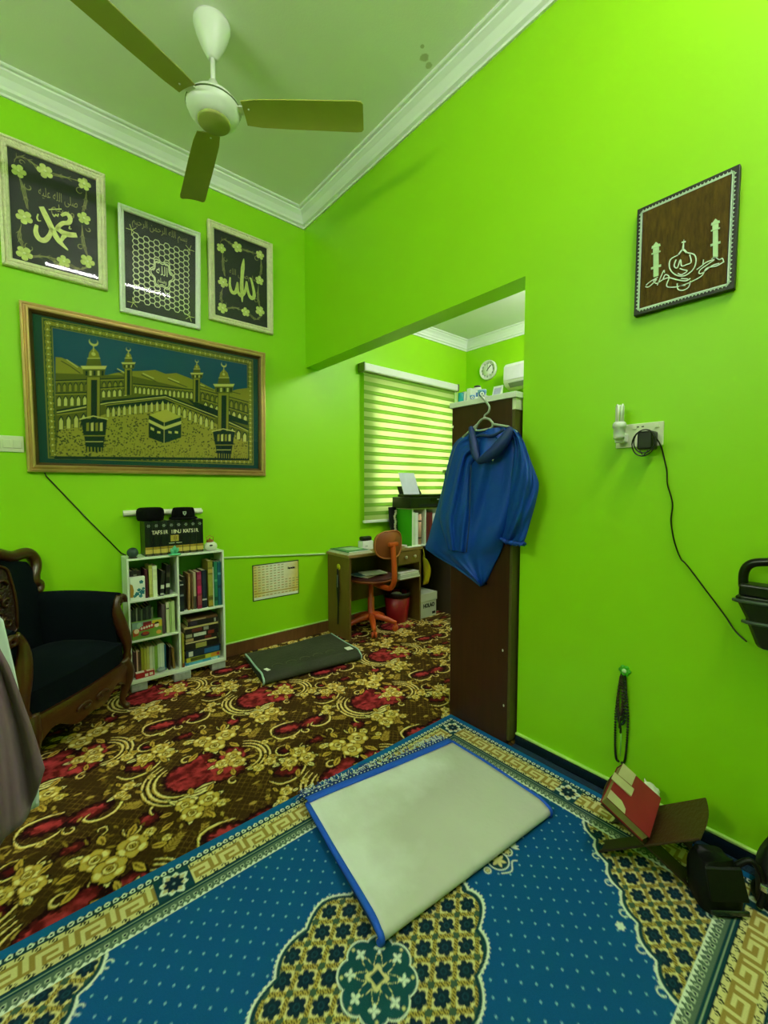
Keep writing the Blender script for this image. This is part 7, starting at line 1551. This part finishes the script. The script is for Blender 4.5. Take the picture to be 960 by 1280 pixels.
def aircon():
    x0, y0, y1, z0, z1 = 3.455, 1.58, 2.345, 2.105, 2.335; t = thing('air_conditioner', 'white split air conditioner high on the far wall above the cabinet', 'air conditioner', (XC, (y0 + y1) / 2, z0))
    pf = [(XC, z0 + .02), (x0 + .10, z0), (x0 + .03, z0 + .025), (x0 + .004, z0 + .06), (x0, z0 + .10), (x0 + .004, z1 - .03), (x0 + .03, z1), (XC, z1)]; part('body', MB().prism([(x, y0, z) for x, z in pf], (0, y1 - y0, 0)), WHITE, t, bevel=.006)
    part('front_panel', MB().hexa([(x0 - .006, y0 + .012, z0 + .075), (x0 - .002, y0 + .012, z0 + .075), (x0 - .002, y1 - .012, z0 + .075), (x0 - .006, y1 - .012, z0 + .075), (x0 - .004, y0 + .012, z1 - .035), (x0 + .002, y0 + .012, z1 - .035), (x0 + .002, y1 - .012, z1 - .035), (x0 - .004, y1 - .012, z1 - .035)]), mat('panel_lilac_white', '#e2e0ea', .3), t); part('air_flap', MB().hexa([(x0 + .006, y0 + .05, z0 + .048), (x0 + .012, y0 + .05, z0 + .048), (x0 + .012, y1 - .05, z0 + .048), (x0 + .006, y1 - .05, z0 + .048), (x0 + .040, y0 + .05, z0 + .012), (x0 + .046, y0 + .05, z0 + .012), (x0 + .046, y1 - .05, z0 + .012), (x0 + .040, y1 - .05, z0 + .012)]), mat('flap_grey', '#8a9488', .4), t)
aircon()

# ------------------------------------------------------------------ book stand, red book and black bags by the socket wall
WD = mat('carved_teak', '#402810', .5, nscale=16, namt=.45, stretch=(1, 1, 3), bump=.35, bscale=60)
RAL = mat('dark_teak', '#2c1a0c', .5, nscale=14, namt=.4)
def rehal():
    V1, V2 = Vector((1.404, .426, .104)), Vector((1.612, .457, .104)); ax = (V2 - V1).normalized()
    t = thing('book_stand', 'folding wooden cross shaped book stand on the rug by the socket wall', 'book stand', ((V1 + V2) / 2) * 1 - Vector((0, 0, .104 - RZ)))
    T1 = onz(888, 1016, .212); T2 = onz(876, 1050, .212)
    def board(up_dir, l_up, l_dn, nm, mt, w0=0.0, w1=1.0):
        a, b = V1.lerp(V2, w0), V1.lerp(V2, w1); n = ax.cross(up_dir).normalized() * .007; mb = MB(); k = 10; U = [a + up_dir * l_up * (.92 + .08 * math.sin(PI * i / k)) + (b - a) * i / k for i in range(k + 1)]; mb.prism([a] + U + [b], n); part(nm, mb, mt, t, bevel=.002)
        dn = -up_dir * l_dn
        for f0, f1 in ((0, .26), (.74, 1)): p, q = a.lerp(b, f0), a.lerp(b, f1); mb = MB().prism([p, q, q + dn, p.lerp(q, .75) + dn * .92, p.lerp(q, .25) + dn * .92, p + dn], n); part('leg', mb, RAL, t, bevel=.002)
        return n
    d1 = (Vector((1.345, .540, .205)) - V1).normalized(); s1 = (V1.z - .003 - RZ) / d1.z; board(d1, .165, s1, 'wing', WD)
    d2 = (((T1 + T2) / 2) - ((V1 + V2) / 2)); d2 = (d2 - ax * d2.dot(ax)); l2 = d2.length; d2 = d2.normalized(); s2 = (V1.z - .003 - RZ) / d2.z; board(d2, l2, min(s2, .22), 'wing', WD)
    return V1, V2, ax, d1
V1, V2, AX, D1 = rehal()
def red_book():
    n = AX.cross(D1).normalized()
    n = n if n.z > 0 else -n
    O = V1 + n * .012 - AX * .006 + D1 * .012; L_, Wd, T = (V2 - V1).length + .004, .150, .030
    P = lambda a, b, c: O + AX * a + D1 * b + n * c
    t = thing('red_book', 'thick red book with cream corner patches resting on the wooden book stand', 'book', O)
    bx = lambda a0, a1, b0, b1, c0, c1: MB().hexa([P(a0, b0, c0), P(a1, b0, c0), P(a1, b1, c0), P(a0, b1, c0), P(a0, b0, c1), P(a1, b0, c1), P(a1, b1, c1), P(a0, b1, c1)])
    red = mat('red_bookcloth', '#8c0f22', .6, nscale=10, namt=.12)
    part('cover', bx(0, L_, 0, Wd, T - .003, T), red, t, bevel=.0012); part('cover', bx(0, L_, 0, Wd, 0, .003), red, t, bevel=.0012); part('spine', bx(L_ - .003, L_, 0, Wd, .003, T - .003), mat('dark_red_spine', '#5a0f18', .6), t); part('page_block', bx(.003, L_ - .003, .003, Wd - .003, .0031, T - .0031), mat('olive_page_edge', '#9a8c52', .7, nscale=40, namt=.25), t)
    cr_ = mat('cream_leatherette', '#c9bc92', .6, nscale=20, namt=.12)
    def patch(pts): part('corner_patch', MB().prism([P(a, b, T + .0003) for a, b in pts], n * .0012), cr_, t, label='cream corner patch')
    patch([(0, Wd), (0, Wd * .58), (.022, Wd * .60), (.040, Wd * .72), (.044, Wd)]); patch([(L_, Wd), (L_ - .075, Wd), (L_ - .070, Wd * .66), (L_, Wd * .66)])
    part('clasp', MB().hexa([P(L_ * .42, Wd - .060, T + .001), P(L_ * .62, Wd - .060, T + .001), P(L_ * .62, Wd + .012, T + .001), P(L_ * .42, Wd + .012, T + .001), P(L_ * .42, Wd - .060, T + .007), P(L_ * .62, Wd - .060, T + .007), P(L_ * .62, Wd + .014, T + .004), P(L_ * .42, Wd + .014, T + .004)]), cr_, t, label='cream flap clasp', bevel=.002)
    pm = MB(); G = [[P(L_ - .004 + .046 * j / 4 + .005 * math.sin(i * 2.2), .004 + .060 * i / 6, T * .7 + .004 * math.sin(j * 1.4 + i)) for j in range(5)] for i in range(7)]; pm.grid(G); part('loose_paper', pm, PAPER, t, label='crumpled white paper sticking out', solid=.0012)
red_book()
BK = mat('black_leather', '#040505', .5, nscale=10, namt=.3, bump=.12, bscale=50, spec=.3); BKM = mat('black_cloth', '#050606', .65, nscale=10, namt=.3)
def bag(name, label, c, rz, w, d, h, lean, m, parts):
    t = thing(name, label, 'bag', (c[0], c[1], RZ)); M_ = Matrix.Rotation(rz, 3, 'Z'); nx = 12; rows = []
    for j in range(9):
        v = j / 8; k = 1 + .10 * math.sin(PI * v) - .22 * v * v; r = []
        for i in range(28):
            a = 2 * PI * i / 28; e = .55; ca, sa = math.cos(a), math.sin(a); x = w / 2 * math.copysign(abs(ca) ** e, ca) * k; y = d / 2 * math.copysign(abs(sa) ** e, sa) * (k - .25 * v) + lean * v; p = M_ @ Vector((x + .004 * math.sin(a * 3 + v * 5), y + .004 * math.cos(a * 2 - v * 6), 0)); r.append(Vector((c[0] + p.x, c[1] + p.y, RZ + .002 + h * (v - .06 * math.sin(a * 2 + 1) * v))))
        rows.append(r)
    mb = MB().grid([r + r[:1] for r in rows]); mb.add(rows[0], [tuple(range(28))[::-1]]); cc = sum(rows[-1], Vector()) / 28; mb.add(rows[-1] + [cc + Vector((0, 0, .004))], [(i, (i + 1) % 28, 28) for i in range(28)], 0, True); part('body', mb, m, t)
    W = lambda x, y, z: Vector((c[0], c[1], RZ)) + M_ @ Vector((x, y, 0)) + Vector((0, 0, z)); parts(t, W); return t
def p1(t, W):
    part('flap', MB().hexa([W(-.052, -.060, .050), W(.052, -.060, .050), W(.052, -.054, .050), W(-.052, -.054, .050), W(-.050, -.030, .118), W(.050, -.030, .118), W(.050, -.022, .122), W(-.050, -.022, .122)]), BK, t, bevel=.004)
    part('trim_strip', MB().hexa([W(-.052, -.062, .012), W(.052, -.062, .012), W(.052, -.056, .012), W(-.052, -.056, .012), W(-.052, -.062, .026), W(.052, -.062, .026), W(.052, -.056, .026), W(-.052, -.056, .026)]), mat('gloss_dark_trim', '#1a2422', .15), t, bevel=.003)
    part('strap', MB().tube(smooth_path([W(.050, .0, .10), W(.085, -.01, .13), (W(.11, -.02, .10)), W(.115, -.025, .05), W(.10, -.03, .012)], 4), .008, 8), BK, t); part('buckle', MB().box(*[v for ax_ in range(3) for v in (W(.112, -.03, .07)[ax_] - .009, W(.112, -.03, .07)[ax_] + .009)]), mat('polished_steel', '#c8d0d0', .15, .9), t, bevel=.003)
bag('black_bag', 'small black leather bag with a flap on the rug beside the book stand', (1.478, .262), -.75, .112, .105, .125, .012, BK, p1)
def p2(t, W):
    part('handle', MB().tube(smooth_path([W(-.03, 0, .165), W(-.032, 0, .20), W(0, 0, .222), W(.032, 0, .20), W(.03, 0, .165)], 4), .005, 8), BKM, t); part('base_trim', MB().tube([W(.070 * math.cos(a), .062 * math.sin(a), .006) for a in [k * PI / 12 for k in range(24)]], .006, 6, closed=True), BK, t)
bag('black_bag', 'tall black cloth bag with a loop handle at the lower right edge', (1.615, .135), .1, .130, .120, .175, 0, BKM, p2)
